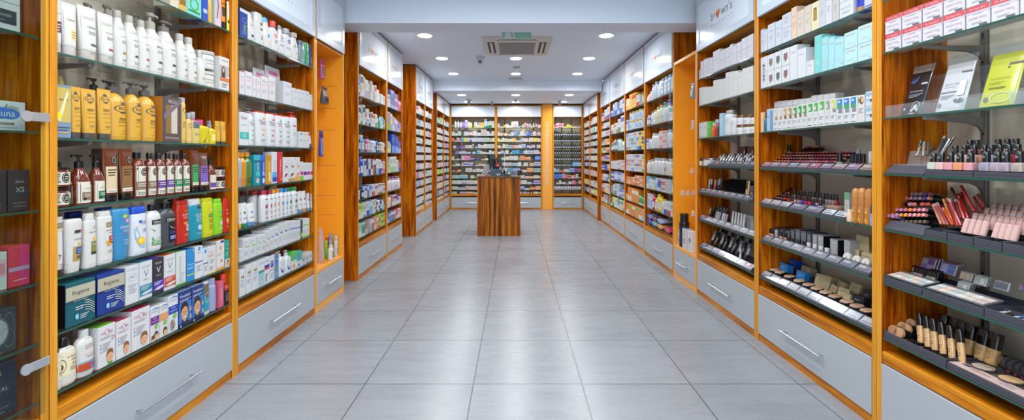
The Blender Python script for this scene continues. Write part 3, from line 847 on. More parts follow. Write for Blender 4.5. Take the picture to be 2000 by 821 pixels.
def rich(txt, v=.6): return CRN+[fine(v, 2, '#7a6030', .25, .75, .03), ('t', txt, .5, v-.085, .6, BR), fine(v-.16, 1, '#9a7a3a', .2, .8, .02), fine(v-.25, 1, '#9a7a3a', .25, .75, .02), fine(v-.33, 2, '#6a6068', .3, .7, .02)]
for x0, x1, y, txt in ((141.5, 164, 168, 'TREATMENT'), (166, 196, 172, 'CONDITIONER'), (197.5, 225, 172.5, 'SHAMPOO')):
    T(x0, x1, y, GD, BR, 'gold hair tube, dark cap below', rich(txt), caph=.12)
for x0, x1, y in ((183, 207, 150), (214, 236, 157)):
    B(x0, x1, y, 'tall', GD, ('pump', .2, .5, BR), 'gold pump bottle', layer='rear', t=.16)
def rich2(txt):
    A = [('o', .58, .66, .42, .085, .12, BR), ('p', [(.44, .745), (.42, .81), (.51, .77), (.58, .83), (.65, .77), (.74, .81), (.72, .745)], BR), ('t', 'RICH', .58, .665, .5, BR), ('e', .58, .58, .2, .02, BR)]
    return A+[fine(.46, 2, '#6a5020', .35, .9, .03), ('t', txt, .62, .385, .62, BR), fine(.31, 1, '#8a6a2a', .3, .9, .02), ('t', 'oro', .65, .2, .25, BR), fine(.14, 1, '#8a6a2a', .4, .9, .02)]
for x0, x1, y, txt in ((221, 256, 154, 'SHAMPOO'), (257, 283.5, 158.5, 'CONDITIONER'), (284, 312.5, 163, 'TREATMENT')):
    B(x0, x1, y, 'round', GD, ('pump', .2, .5, BR), 'large gold pump bottle with crown emblem', rich2(txt))
C(317, 355, 187.5, '#5d4a48', 'brown gift box with cut-out window', [('r', .16, .2, .78, .82, '#8a6a3a'), ('r', .44, .2, .76, .82, '#d9cfc0'), ('p', [(.02, .6), (.9, .98), (.98, .9), (.1, .5)], '#7a6a72'), ('t', 'RICH', .5, .905, .4, '#e0dcd6'), ('t', 'MOISTURE DUO', .5, .1, .72, '#e0dcd6')], d=.07, side='#c07a28')
B(355.5, 366, 190, 'can', '#d9b560', ('screw', .1, .85, '#b9bcc2'), 'slim gold spray can', [('o', .5, .8, .3, .06, .2, BR), fine(.5, 3, '#7a6030')])
B(366.5, 377, 220, 'oval', '#e0bf70', ('screw', .18, .6, '#a9b0b8'), 'small gold bottle', [('o', .5, .7, .3, .1, .2, BR)])
B(377.5, 392, 218, 'square', '#d8c070', ('screw', .22, .5, '#9aa0a6'), 'small bottle with pink and white tag', [('r', .05, .62, .95, .95, '#5a6478'), ('r', .05, .92, .95, .99, '#e84aa0'), fine(.4, 2)])
B(392.5, 411, 233, 'square', '#d6c21e', ('screw', .2, .5, '#d84a8a'), 'yellow oil bottle with pink cap', [('p', [(.2, .1), (.8, .7), (.9, .5), (.4, .05)], '#8a7a10')])
B(411, 423, 235, 'square', '#dcc428', ('spray', .3, .5, '#8a8e96'), 'yellow spray bottle', [('r', .2, .2, .8, .6, '#efe27a')])
T(423.5, 433.5, 236, GD, BR, 'small gold tube', [('o', .5, .7, .3, .08, .2, BR)])
T(434.5, 445, 237, GD, BR, 'small gold tube', [('o', .5, .7, .3, .08, .2, BR)])

shelf(WL, ZL[3], BAY, 4, lim=LIM)
AM = '#7a3414'; AMG = mat('#6e2a10', .12, 0, .6); CRM = '#ece6d2'
def apot(c, circ=(.55, .72)):
    return [('r', 0, .06, 1, .8, CRM), ('r', 0, .22, 1, .42, c), ('e', circ[0], .66, .24, .1, '#2b2b2b'), ('o', circ[0], .66, .19, .08, .12, CRM), ('l', circ[0]-.13, .675, circ[0]+.13, 2, .03, CRM), fine(.36, 2, '#efe9dc', .15, .85, .05), fine(.15, 2, '#8a8476', .15, .85, .04)]
def potlab(c): return [('r', .1, .14, .95, .86, CRM), ('r', .62, .14, .95, .5, c), ('e', .5, .55, .17, .3, '#2b2b2b'), ('o', .5, .55, .14, .25, .1, CRM), ('l', .42, .6, .58, 2, .12, CRM), ('l', .12, .75, .28, 4, .14, '#6a6458')]
J(103, 152, 356.5, AM, '#161416', 'wide amber jar with green label', potlab('#2f7a4e'), .16, layer='lower-row', bodymat=AMG, h=.07)
o = J(103, 151, 319, AM, '#161416', 'wide amber jar with black pump', potlab('#e5dfcc'), .12, layer='upper-row', bodymat=AMG, dz=.0708, h=.072)
_m = MB(); _z = .0722
_m.loft([(_z, .016, .016, 2), (_z+.018, .016, .016, 2), (_z+.02, .006, .006, 2), (_z+.028, .006, .006, 2), (_z+.029, .014, .012, 2), (_z+.036, .012, .010, 2)], BLACK, 16)
_m.prism([(-.005, _z+.03), (-.035, _z+.03), (-.035, _z+.035), (-.005, _z+.037)], 1, -.006, .006, BLACK); _m.build('pump', o)
for x0, x1, y, c in ((153.5, 187, 301.5, '#8a745a'), (187.5, 212.5, 301.5, '#2f7a4e')):
    B(x0, x1, y, 'bell', AM, ('pump', .27, .42, '#161416'), 'amber pump bottle with '+('brown' if c[1] == '8' else 'green')+' label panel', [('r', 0, .05, 1, .62, CRM), ('r', .25, .12, .98, .34, c), ('t', 'LIQUID SOAP', .6, .44, .5, '#6a6458'), fine(.28, 2, '#efe9dc', .35, .9, .05), ('e', .36, .16, .08, .035, '#2b2b2b')], bodymat=AMG)
def btube(c): return [('r', .12, .24, .88, .66, c), ('e', .68, .78, .17, .07, '#2b2b2b'), ('o', .68, .78, .13, .055, .12, CRM), ('r', .12, .17, .88, .24, CRM), fine(.6, 3, '#5a4028', .2, .8, .05), ('t', 'HAND CREAM', .5, .2, .6, '#5a4a38')]
T(186, 208, 288, '#4a2414', '#161416', 'tall brown tube', layer='rear', t=.11)
T(208.5, 238, 290, '#6a3010', '#161416', 'brown tube with pale label', btube('#d6c09a'), bodymat=mat('#6a3010', .15, 0, .5))
T(240, 267, 290, '#6a3010', '#161416', 'brown tube with tan label', btube('#8a6238'), bodymat=mat('#6a3010', .15, 0, .5))
for x0, x1, y, c, n in ((268.5, 292.5, 298, '#8a745a', 'brown'), (293, 311, 298.5, '#8a745a', 'brown'), (311.5, 329, 299, '#6a4a9a', 'violet'), (329, 345, 299, '#6a4a9a', 'violet'), (345, 361, 300, '#2f8a56', 'green'), (361, 375.5, 300, '#2f8a56', 'green')):
    B(x0, x1, y, 'round', AM, ('screw', .13, .46, '#161416'), f'amber bottle with {n} label band', apot(c), bodymat=AMG)
T(377.5, 393, 294, '#5a2c14', '#161416', 'brown tube with green label', btube('#3f9a5a'), bodymat=mat('#6a3010', .15, 0, .5))
T(394, 413, 299, '#6a4030', '#161416', 'brown tube with violet label', btube('#7a5ab0'), bodymat=mat('#6a4030', .15, 0, .5))
B(413, 427, 306, 'bell', AM, ('pump', .24, .4, '#161416'), 'small amber pump bottle', [('r', 0, .05, 1, .6, CRM), ('r', .1, .12, 1, .3, '#6a4a9a')], bodymat=AMG)
J(424.5, 448, 341, AM, '#161416', 'small amber jar with blue label', potlab('#4a7ac0'), .16, layer='lower-row', bodymat=AMG, h=.064)
J(424.5, 448, 318, AM, '#161416', 'small amber jar with violet label', potlab('#6a4a9a'), .16, layer='upper-row', bodymat=AMG, dz=.0648, h=.06)

shelf(WL, ZL[4], BAY, 5, lim=LIM)
PW = '#ebe8e2'
T(102, 128, 423, PW, '#3a2a28', 'white tube with red figure', [('r', .3, .80, .95, .9, '#8a8470'), ('t', 'TRESemmé', .62, .86, .5, '#f0ece0'), ('r', .3, .77, .95, .8, '#e2d8a8'), ('t', '7', .45, .32, .3, '#9a2a26'), ('t', 'DAY', .8, .3, .24, '#b06a60'), fine(.2, 3, '#b9a8a4', .45, .9, .03)], caph=.11)
PNT = '#8a7a50'
B(131, 167, 431, 'invert', PW, ('none', 0, 0, '#ddd'), 'white conditioner bottle with gold panel', [('r', .34, .2, .98, .48, '#b99a50'), ('r', .5, .33, .98, .46, '#2a4fa0'), ('t', 'CLASSIC', .74, .42, .4, '#f0f2f6'), ('t', 'CLEAN', .74, .37, .36, '#f0f2f6'), ('e', .7, .53, .09, .03, '#f0c030'), ('t', 'PANTENE', .66, .62, .56, '#6a6256'), ('r', .38, .74, .7, .79, '#3a3632'), ('r', .7, .75, .94, .79, '#e0509a'), ('r', .55, .26, .98, .30, '#5a5246')])
B(167, 192, 418.5, 'slab', PW, ('flush', .13, .72, '#e6e4de'), 'white shampoo bottle with olive panel', [('r', .42, .28, .96, .56, '#8a8a48'), ('r', .42, .28, .96, .34, '#3a3a2a'), ('t', 'REPAIR', .7, .49, .44, '#efeecf'), ('e', .7, .62, .12, .04, '#f0c030'), ('t', 'PANTENE', .62, .75, .66, '#6a6256'), ('o', .7, .85, .1, .03, .3, '#b0aca0')])
B(193.5, 225, 414, 'slab', PW, ('flush', .1, .8, '#e0dcd2'), 'white shampoo bottle with red badge', [('r', .45, .76, .92, .87, '#9a8a66'), ('t', 'XL', .62, .81, .22, '#f2efe6'), ('t', 'PANTENE', .7, .70, .5, '#6a6256'), ('t', 'PRO-V', .78, .645, .3, '#8a8276'), ('r', .62, .42, .98, .58, '#b02a20'), ('l', .66, .55, .95, 3, .04, '#f0d0c8'), ('e', .6, .41, .13, .03, '#e8a818'), ('e', .5, .47, .1, .025, '#f0b828'), fine(.28, 2, G, .5, .9, .03)])
B(224, 260, 407, 'invert', '#3f8fc0', ('none', 0, 0, '#ddd'), 'blue conditioner bottle narrowing to its base', [('p', [(.42, .84), (.46, .88), (.66, .88), (.68, .83), (.5, .81)], '#c8d62a'), ('e', .68, .755, .11, .045, '#e888b8'), ('e', .68, .755, .04, .018, '#f4dce8'), ('t', 'FINESSE', .62, .635, .62, '#f2f6fa'), ('l', .45, .57, .9, 2, .025, '#cfe4f2'), ('l', .5, .5, .9, 1, .03, '#e06a9a'), ('l', .5, .38, .9, 4, .03, '#a8d0e8')])
B(260, 291.5, 401.5, 'slab', '#eceff2', ('flush', .14, .92, '#1f4fc0'), 'white shampoo bottle with blue cap and lemon print', [('p', [(.0, .98), (.0, .86), (.9, .98)], '#1f4fc0'), ('e', .45, .8, .1, .035, '#2a56b8'), ('t', 'head&', .74, .8, .34, '#3a5ab0'), ('t', 'shoulders', .7, .755, .46, '#3a5ab0'), ('p', [(.1, .62), (.22, .7), (.5, .38), (.8, .24), (.74, .16), (.4, .2), (.16, .4)], '#b8cede'), ('e', .48, .34, .25, .085, '#f2c818'), ('e', .44, .355, .16, .05, '#f8dc5a'), ('l', .6, .62, .9, 3, .03, '#6a86c4')])
TRE = [('r', .2, .66, .98, .78, '#2a2826'), ('t', 'TRESemmé', .6, .725, .68, '#f2f2f0'), ('l', .26, .685, .92, 1, .03, '#b8b6b0')]
B(292, 321, 396.5, 'oval', '#e9eae8', ('screw', .14, .38, '#1c1c20'), 'white shampoo bottle with black cap', TRE+[('p', [(.1, .6), (.3, .5), (.8, .43), (.98, .38), (.98, .4), (.8, .455), (.3, .53)], '#5a9a48'), ('e', .28, .32, .09, .045, '#4a9a3a'), ('e', .33, .33, .07, .04, '#e9eae8'), ('t', 'CLEANSE', .66, .32, .46, '#7a9a6a'), ('r', .18, .16, .98, .26, '#5a9a48'), ('l', .24, .235, .9, 2, .04, '#e4f0de')])
B(318, 349.5, 394, 'oval', '#4a4c50', ('screw', .14, .38, '#121215'), 'dark grey shampoo bottle with black cap', [('r', .36, .12, .98, .64, '#17181c')]+TRE+[('p', [(.36, .6), (.5, .5), (.8, .44), (.98, .4), (.98, .43), (.8, .47), (.5, .53)], '#c8ccd2'), ('t', 'MEN', .58, .38, .34, '#2a6ad0'), ('r', .4, .2, .98, .3, '#2a56b0'), ('l', .44, .275, .94, 2, .045, '#dfe6f2')])
B(349, 372, 388, 'slab', '#c02c1c', ('flush', .1, .92, '#b02414'), 'red shampoo bottle', [("t", "L'OREAL", .66, .84, .46, '#e0a040'), ('t', 'ELVIVE', .64, .74, .62, '#f4e6dc'), ('l', .4, .68, .95, 2, .03, '#e8a890'), ('e', .6, .52, .2, .04, '#d88a50'), ('r', .62, .32, .9, .48, '#efd8cc'), ('e', .76, .4, .07, .03, '#b8402a'), ('l', .45, .24, .9, 2, .03, '#e8a890')])
B(372, 399, 386, 'slab', '#1f8fa4', ('flush', .14, .8, '#d9dcdc'), 'teal shampoo bottle with pale cap', [('e', .72, .95, .2, .07, '#2a3038'), ('t', 'SHAMPOO', .72, .95, .26, '#e0e6ea'), ('t', 'GLISS', .64, .7, .56, '#f2f8fa'), ('l', .4, .62, .95, 4, .035, '#a8dce4'), ('e', .68, .35, .17, .075, '#c8e8f4'), ('p', [(.6, .3), (.78, .42), (.8, .4), (.62, .28)], '#3a9ac8'), ('l', .4, .2, .9, 2, .03, '#8accd8')])
B(399, 420, 388.5, 'slab', '#c8cc1e', ('flush', .1, .88, '#c2c61a'), 'yellow-green shampoo bottle', [('e', .66, .76, .06, .03, '#f0f0ea'), ('r', .4, .56, .98, .66, '#5a8a2a'), ('t', 'PROTECT', .7, .61, .44, '#f4f6e0'), ('l', .45, .5, .9, 3, .03, '#7a7a1a'), ('e', .68, .41, .07, .025, '#d04a8a'), ('l', .45, .34, .9, 4, .035, '#8a8c20')])
B(420, 438, 389.6, 'slab', '#8fd028', ('flush', .13, .8, '#7ac41c'), 'bright green shampoo bottle', [('t', 'fructis', .66, .72, .56, '#4a9ab8'), ('t', 'FRESH', .72, .56, .4, '#4a8a2a'), ('e', .7, .36, .2, .08, '#cfe8f0'), ('e', .74, .36, .1, .05, '#f0d848'), ('l', .4, .2, .9, 2, .03, '#e8f6c8')])
B(438, 453, 388, 'slab', '#c8281e', ('flush', .08, .8, '#bc2016'), 'red shampoo bottle with fruit print', [('t', 'fructis', .62, .72, .6, '#f6ece6'), ('l', .4, .62, .95, 2, .04, '#f0b090'), ('e', .62, .36, .24, .09, '#f4e6d8'), ('e', .7, .39, .16, .07, '#f0b838'), ('e', .5, .31, .1, .04, '#d83828'), ('l', .4, .2, .9, 2, .03, '#9acc50')])
B(137, 168, 413, 'slab', '#1f3aa8', ('flush', .1, .9, '#1a309a'), 'blue bottle', layer='rear', t=.12)
B(196, 226, 405, 'slab', '#2a62c0', ('flush', .1, .9, '#1f50b8'), 'blue bottle', layer='rear', t=.12)
B(340, 360, 386, 'slab', '#b02414', ('flush', .1, .9, '#a81c10'), 'red bottle', layer='rear', t=.12)
B(330, 345, 380, 'oval', '#3a3a3e', ('screw', .14, .4, '#1c1c20'), 'black-capped bottle', layer='rear', t=.12)

shelf(WL, ZL[5], BAY, 6, lim=LIM)
def regaine(bg, band):
    w = '#e8ecee'
    sw = [('p', [(.62, .30-.055*i), (.78, .27-.055*i), (.96, .14-.055*i+.02), (.96, .155-.055*i+.02), (.78, .29-.055*i), (.62, .315-.055*i)], '#d8dcd0') for i in range(5)]
    sw = [('p', [(a, b+.22) for a, b in p[1]], p[2]) for p in sw]
    return [('r', 0, .6, 1, .92, '#c8c2a8'), ('t', 'Regaine', .5, .75, .56, '#1e2a36'), ('r', 0, .54, 1, .6, band), ('t', 'REGULAR STRENGTH', .5, .57, .5, '#dfe8e8')]+sw+[('l', .3, .42, .6, 2, .05, w), ('e', .32, .2, .03, .06, '#8fd0e8'), ('e', .37, .2, .03, .07, '#8fd0e8'), ('l', .45, .22, .75, 3, .04, w)]
C(127, 187, 558.6, '#155a66', 'wide teal hair-treatment box', regaine('#155a66', '#0e4550'), d=.135, side='#121a1c', top='#1a6a70')
C(189.5, 244, 541, '#1c3a8a', 'wide blue hair-treatment box', regaine('#1c3a8a', '#14286a'), d=.1, side='#142a66', top='#2048a0')
C(245, 271.5, 524, '#e9ebec', 'white box with fine oval', [('t', 'BIODERMA', .5, .9, .8, '#9aa6b2'), ('o', .5, .7, .34, .1, .06, '#b0bcc6'), fine(.72, 2, G, .3, .7, .03), fine(.5, 5, '#b4bcc4', .2, .85, .05)], d=.06)
def vichy(c, fg, bg): return [('t', 'VICHY', .5, .86, .66, fg), ('t', 'V', .5, .68, .4, fg), ('t', 'DERCOS', .52, .52, .46, fg), ('r', 0, .1, 1, .38, c), fine(.34, 3, '#e8eef2', .1, .85, .035), ('p', [(.05, .14), (.4, .2), (.95, .22), (.95, .17), (.5, .12)], '#dfe6ea')]
C(272, 298, 509, '#e9ebec', 'white box with teal base band', vichy('#2a86a0', '#8a929a', 0), d=.09, top='#3a8ab0')
C(298.5, 320, 503, '#333338', 'charcoal box with violet base band', vichy('#5a2aa8', '#e8e8ec', 0), d=.09, top='#5a3ab0')
C(320.5, 343, 494, '#ebecec', 'white box with red base band', vichy('#d04a24', '#8a929a', 0), d=.09, top='#e0682a')
C(343.5, 363.5, 486, '#e9ecea', 'white box with green edges', [('t', 'CRISTALIA', .4, .62, .5, '#8a9298', 1), fine(.35, 2, '#8ab87a', .3, .85, .04), fine(.24, 4, '#b8bec4', .3, .7, .04), ('r', 0, 0, 1, .06, '#5aa83a')], d=.08, side='#5ab03a', top='#6ab848')
C(364, 380, 481, '#2a8ccc', 'bright blue box with yellow line', [('t', 'Luminence', .5, .52, .82, '#f0f6fa'), fine(.42, 2, '#c8e4f4', .1, .9, .03), ('r', .05, .19, .95, .22, '#f0d030'), ('e', .85, .93, .08, .03, '#f0d030'), ('e', .4, .8, .03, .012, '#9ad0f0')], d=.08, side='#1c3fa0', top='#24509a')
C(380.5, 396, 478, '#eceef0', 'white box with small blue flag', [('r', .4, .86, .7, .98, '#3a9ad8'), fine(.8, 1, G), ('r', 0, .5, .95, .53, '#4a3a90'), fine(.4, 4)], d=.07)
C(396.5, 406, 488, '#eceef0', 'narrow white box with blue flag', [('r', .25, .84, .7, .98, '#3a9ad8'), ('r', 0, .44, .95, .48, '#4a3a90'), fine(.35, 4)], d=.06)
C(406.5, 422, 484, '#e9e8e4', 'white box with red print and barcode', [('t', 'Neril', .4, .8, .4, '#b88a90'), fine(.7, 2, '#c85a64', .1, .7, .05), fine(.5, 3), ('l', .2, .25, .6, 3, .05, '#8a6a48'), ('r', 0, 0, 1, .04, '#f0d838')], d=.07)
C(422.5, 438.5, 467, '#edeae6', 'white box with orange base', [('r', .5, .9, .95, .98, '#3a4aa0'), ('r', .4, .68, .62, .8, '#e8924a'), ('t', 'vita 2', .4, .54, .6, '#d88aa0'), ('e', .62, .3, .12, .05, '#e88a48'), ('r', 0, 0, 1, .1, '#e8a45a')], d=.08, side='#c8c8c8', top='#e8924a')
C(439, 452, 471, '#1f9a8c', 'teal box with baby photo', [('t', 'INFANT', .5, .85, .7, '#e8f6f2'), ('t', 'GRO', .5, .7, .5, '#e8f6f2'), fine(.55, 3, '#bfe6de'), ('r', 0, 0, 1, .32, '#e9d8c4'), ('e', .6, .17, .22, .11, '#c89a78'), ('e', .6, .23, .2, .05, '#8a5a3a')], d=.07)

shelf(WL, ZL[6], BAY, 7, lim=LIM)
def nature(a): return [('r', .0, .28, 1, .86, '#efe2bc'), ('o', .1, .55, .22, .18, .1, '#5a4028'), ('e', .1, .52, .1, .08, '#6a4a2a'), ('t', 'In Nature', .66, .74, .58, '#4a4238'), ('t', 'Affair', .74, .65, .36, '#4a4238'), ('t', 'Anti', .74, .55, .3, '#3a3430'), fine(.47, 3, '#8a7a5a', .5, .95, .04)]
B(100.5, 123, 676, 'oval', '#e8e2d0', ('dome', .22, .5, '#15131a'), 'small cream bottle with black cap', nature(0))
B(117, 156, 662, 'oval', '#ece7d6', ('dome', .2, .46, '#15131a'), 'cream bottle with black cap', nature(1))
B(155.5, 190, 632, 'oval', '#eeeae4', ('disc', .16, .46, '#e9e8e4'), 'tall white bottle with orange band', [('t', 'AUSTRALIAN', .6, .79, .62, '#b04a28'), ('t', 'BODYCARE', .62, .73, .6, '#b04a28'), ('t', 'Hair Conditioner', .6, .56, .6, '#b88a78'), fine(.5, 1, '#b88a78', .4, .9), ('r', 0, .37, 1, .39, '#3ab0c0'), ('r', 0, .16, 1, .35, '#c84a1c'), ('e', .74, .26, .22, .09, '#8a80b8'), ('o', .74, .26, .13, .05, .3, '#5a5090'), ('r', 0, .12, 1, .135, '#8ac8c8')])
def nit(body):
    a = [('t', 'nit', .27, .83, .26, '#b05a80'), ('o', .5, .83, .11, .075, .16, '#c83a68'), ('t', 'lic', .73, .83, .22, '#b05a80'), fine(.72, 2, '#a8a4b0', .12, .8, .03), ('e', .14, .56, .04, .024, '#e8a05a'), ('e', .14, .48, .04, .024, '#5a90d0'), ('o', .14, .39, .04, .024, .4, '#d05a70'), fine(.56, 4, '#b4b2bc', .24, .72, .055), ('e', .66, .2, .19, .13, '#e8b088'), ('p', [(.46, .22), (.47, .31), (.54, .37), (.6, .40), (.64, .37), (.68, .42), (.72, .37), (.8, .39), (.83, .31), (.86, .22), (.8, .28), (.66, .31), (.52, .28)], '#8a5a2a'), ('e', .6, .21, .015, .012, '#5a3a2a'), ('e', .72, .21, .015, .012, '#5a3a2a'), ('e', .66, .14, .05, .008, '#c06a50')]
    return a+([('p', [(.56, .0), (.54, .08), (.78, .08), (.76, .0)], '#4aa03a')] if body else [])
C(190.5, 226, 643, '#f0eeee', 'white head-lice box with green top and drawn boy', nit(1)+[('o', .82, .66, .09, .05, .3, '#c84a80')], d=.1, top='#7ac03a')
C(226.5, 256, 631, '#f0eeee', 'white box with crimson top and drawn boy face', nit(0), d=.13, top='#b8305a')
C(256.5, 293, 611, '#f0eeee', 'larger white box with crimson top and drawn boy', nit(0), d=.13, top='#b8305a')
def vac(c, f): return [('r', .0, .5, 1, .72, c), ('t', 'VYCLEAR', .5, .86, .8, '#7a8ab0'), ('p', [(.05, .92), (.5, .98), (.95, .95), (.95, .91), (.5, .94)], '#6a8ad0'), ('t', 'STOP', .5, .66, .4, '#f2f2f4'), ('t', 'MOSQUITO', .5, .58, .74, '#f2f2f4'), ('e', .64, .43, .2, .075, '#7ac03a'), ('t', 'NEW', .64, .43, .22, '#f4f8ec')]+f
FACE = [('e', .62, .14, .22, .12, '#dcae8c'), ('p', [(.38, .1), (.4, .24), (.62, .3), (.84, .24), (.86, .1), (.78, .2), (.5, .2)], '#5a3826'), ('e', .24, .09, .18, .09, '#e2b494'), ('e', .24, .14, .18, .06, '#6a4026')]
C(293.5, 311, 604, '#eeecf0', 'white box with violet banner and children photo', vac('#7a2a90', FACE), d=.09, side='#d8d0d4')
C(311.5, 328, 597, '#f0ece6', 'white box with orange banner and child photo', vac('#e89a58', FACE[:2]), d=.09)
C(328.5, 348, 577, '#eef0f4', 'taller white box with blue banner and dog photo', vac('#2a48b0', [('e', .4, .2, .26, .15, '#a89a88'), ('e', .3, .28, .1, .05, '#8a7a68'), ('e', .36, .2, .03, .02, '#2a2420'), ('e', .5, .2, .03, .02, '#2a2420'), ('e', .42, .14, .05, .025, '#3a302a')]), d=.1, top='#c8d4d0')
MAN = [('r', 0, .06, 1, .68, '#3a7ac8'), ('r', 0, 0, 1, .1, '#1c2448'), ('p', [(.1, .08), (.25, .2), (.6, .2), (.8, .08)], '#20284a'), ('p', [(.34, .14), (.3, .3), (.56, .3), (.56, .14)], '#c89068'), ('e', .42, .38, .27, .21, '#d8a27a'), ('p', [(.12, .4), (.12, .56), (.22, .66), (.4, .69), (.62, .66), (.72, .56), (.7, .42), (.64, .53), (.44, .56), (.24, .5)], '#3e281c'), ('e', .34, .41, .035, .014, '#2e2018'), ('e', .54, .41, .035, .014, '#2e2018'), ('e', .46, .26, .12, .025, '#f0e8e0'), ('p', [(.43, .4), (.41, .33), (.5, .33)], '#c08a64'), ('r', .78, .36, .97, .5, '#8a9ab0'), ('e', .87, .42, .06, .05, '#d8a27a'), ('r', .78, .14, .97, .28, '#8a9ab0'), ('e', .87, .2, .06, .05, '#d8a27a'), ('r', .04, .02, .16, .06, '#dfe4ea')]
YOU = [('r', 0, .68, 1, 1, '#1e3c80'), ('t', 'Youthair', .5, .86, .86, '#f4f6f8'), ('l', .06, .75, .96, 2, .035, '#e0e6f0')]+MAN
C(348.5, 374, 568, '#1e3a80', 'blue hair-colour box with smiling man', YOU, d=.09, top='#9ab0c8')
C(374.5, 397.5, 556, '#1e3a80', 'blue hair-colour box with smiling man', YOU, d=.09, top='#9ab0c8')
B(399, 410, 538, 'slab', '#2a9ab4', ('flush', .06, .9, '#dfe4e6'), 'brown and teal pouch bottle', [('r', 0, .55, 1, 1, '#7a6450'), ('o', .5, .55, .36, .16, .15, '#c8d0cc'), ('r', 0, 0, 1, .12, '#d8d4cc')])
B(410.5, 427, 541, 'can', '#9aa4c4', ('screw', .18, .9, '#aab4d0'), 'pale blue-grey bottle', [('t', 'PRIORIN', .66, .4, .4, '#e4e8f2', 1)])
C(427.5, 437, 552, '#d8607c', 'slim pink box', [('t', 'AUXINA', .5, .5, .5, '#f4dce2', 1)], d=.05)
B(428, 436, 536, 'tall', '#e8b8c4', ('screw', .15, .5, '#f0e0e4'), 'pink bottle', layer='rear', t=.1)
B(437.5, 454, 537, 'square', '#1e1c20', ('screw', .3, .72, '#d8402a'), 'black bottle with red cap', [('r', .1, .66, .95, .94, '#c83024'), ('t', 'Alpecin', .54, .8, .7, '#f4e8e4'), ('t', 'Coffein', .6, .5, .5, '#e0dcd8'), fine(.4, 4, '#b0acb0', .3, .85, .07)])

# ------------------------------------------------------------------ second left bay: lotions and creams
BAY = 'second left bay'; LIM = (A1+.031, A2-.031)
shelf(WL, ZL[0], BAY, 1, lim=LIM)
NB = '#26408f'
C(468, 484, 14, NB, 'navy box with pale top', [('r', 0, .88, 1, 1, '#dfe6f0'), ('o', .6, .62, .3, .09, .15, '#8aa4d8'), ('l', .45, .45, .85, 4, .06, '#9ad23a'), fine(.2, 2, '#8aa0d0', .3, .8)], d=.09)
B(484.5, 500, 19, 'slope', '#ebe8e2', ('dome', .1, .52, '#e4e1da'), 'white curved lotion bottle', [('t', 'Dove', .6, .62, .46, '#8a8478'), ('e', .6, .5, .05, .02, '#c89a4a'), ('r', .4, .18, .9, .26, '#2a3a6a')])
B(500, 517, 21, 'slab', '#e9e7e2', ('flush', .05, .84, '#e2e0da'), 'white lotion bottle with brown print', [('r', .5, .66, .8, .76, '#8a6a5a'), ('r', .5, .5, .9, .58, '#7a7a7a'), ('p', [(.6, .2), (.75, .4), (.8, .2)], '#6a6a6a')])
B(516.5, 532, 23, 'slope', '#ece9e0', ('dome', .18, .62, '#5ab4e8'), 'white lotion bottle with light blue cap', [('e', .6, .5, .2, .07, '#3a9ad8'), ('e', .7, .22, .1, .04, '#f0e8a8')])
B(530.5, 546, 23, 'oval', '#eee9e6', ('disc', .2, .6, '#d84a34'), 'white lotion bottle with red cap', [('e', .6, .66, .3, .08, '#e0603a'), ('t', 'Carex', .6, .67, .4, '#f8e8e0'), ('l', .4, .48, .9, 3, .05, '#6a86b0')])
B(546, 557, 32, 'slope', '#ebe8e4', ('dome', .16, .56, '#a8a8ac'), 'white lotion bottle with grey cap and red badge', [('e', .6, .68, .3, .06, '#d8485a'), ('t', 'Dove', .6, .56, .6, '#6a6a80'), fine(.4, 2)])
B(556.5, 572, 42, 'oval', '#ececec', ('disc', .18, .62, '#b4b8bc'), 'white lotion bottle with round blue badge', [('e', .6, .68, .24, .09, '#1f3fb0'), ('t', 'NIVEA', .6, .68, .3, '#f0f2f8'), fine(.4, 2, '#a8b8d8')])
B(572, 586, 51, 'slope', '#eeeae4', ('screw', .16, .6, '#c8c4bc'), "white lotion bottle with orange flower print", [('t', "Johnson's", .56, .6, .7, '#6a7ab0'), ('e', .56, .34, .12, .04, '#e8a050'), ('e', .7, .29, .1, .035, '#f0c880')])
B(586.5, 597, 77, 'slab', '#7a949c', ('flush', .2, .9, '#5a6a78'), 'grey-blue shower bottle', [('r', .5, .3, .8, .6, '#4ab050'), ('l', .4, .25, .8, 3, .06, '#d8e4e8')])
B(597, 605.5, 81.5, 'slab', '#2a9a64', ('flush', .2, .9, '#3aa874'), 'green shower bottle', [('t', 'fresh', .6, .4, .4, '#e8f4ec', 1)])
B(606, 614, 87, 'slab', '#2a3a70', ('flush', .2, .9, '#3a3a44'), 'navy shower bottle', [('l', .3, .5, .8, 4, .07, '#c8d8f0')])

shelf(WL, ZL[1], BAY, 2, lim=LIM)
PK = '#e9a8a8'
def clin(c=PK): return [('t', 'Flexitol', .5, .78, .7, '#8a86a0'), fine(.66, 2, c, .2, .8, .05), fine(.4, 3, '#c4c2c8', .2, .8, .06)]
for x0, x1, y in ((467.5, 478, 139), (478.5, 493, 138), (493.3, 500, 147), (500.5, 508.5, 149), (509, 524, 147), (524.5, 538, 148)):
    C(x0, x1, y, '#ece9ea', 'white cream box with pink side', clin(), d=.07, side='#e4a49c')
for x0, x1, y in ((500, 524, 131), (523, 553, 126)):
    t_ = .12
    w, h = dims(x0, x1, y, 0, t_)
    SH.put(pouch('soft_pack', w, h, .05, '#e6e3e8', (('r', .2, .78, .8, .88, '#d0689a'), ('t', 'Flexitol', .5, .64, .5, '#8a86a0'), fine(.5, 2)), None), x0, x1, .05, 'white pouch with pink print', 'pack', 'rear', 0, t_)
for x0, x1, y in ((553.5, 570, 158), (570.5, 582.5, 171), (583, 594, 174), (594.5, 604, 177), (604.5, 609.5, 184), (610, 614, 190)):
    C(x0, x1, y, '#eaebee', 'plain white cream box', [('t', 'Fitopad', .55, .82, .6, '#a0a4b4'), fine(.5, 3, '#c0c2c8')], d=.07)

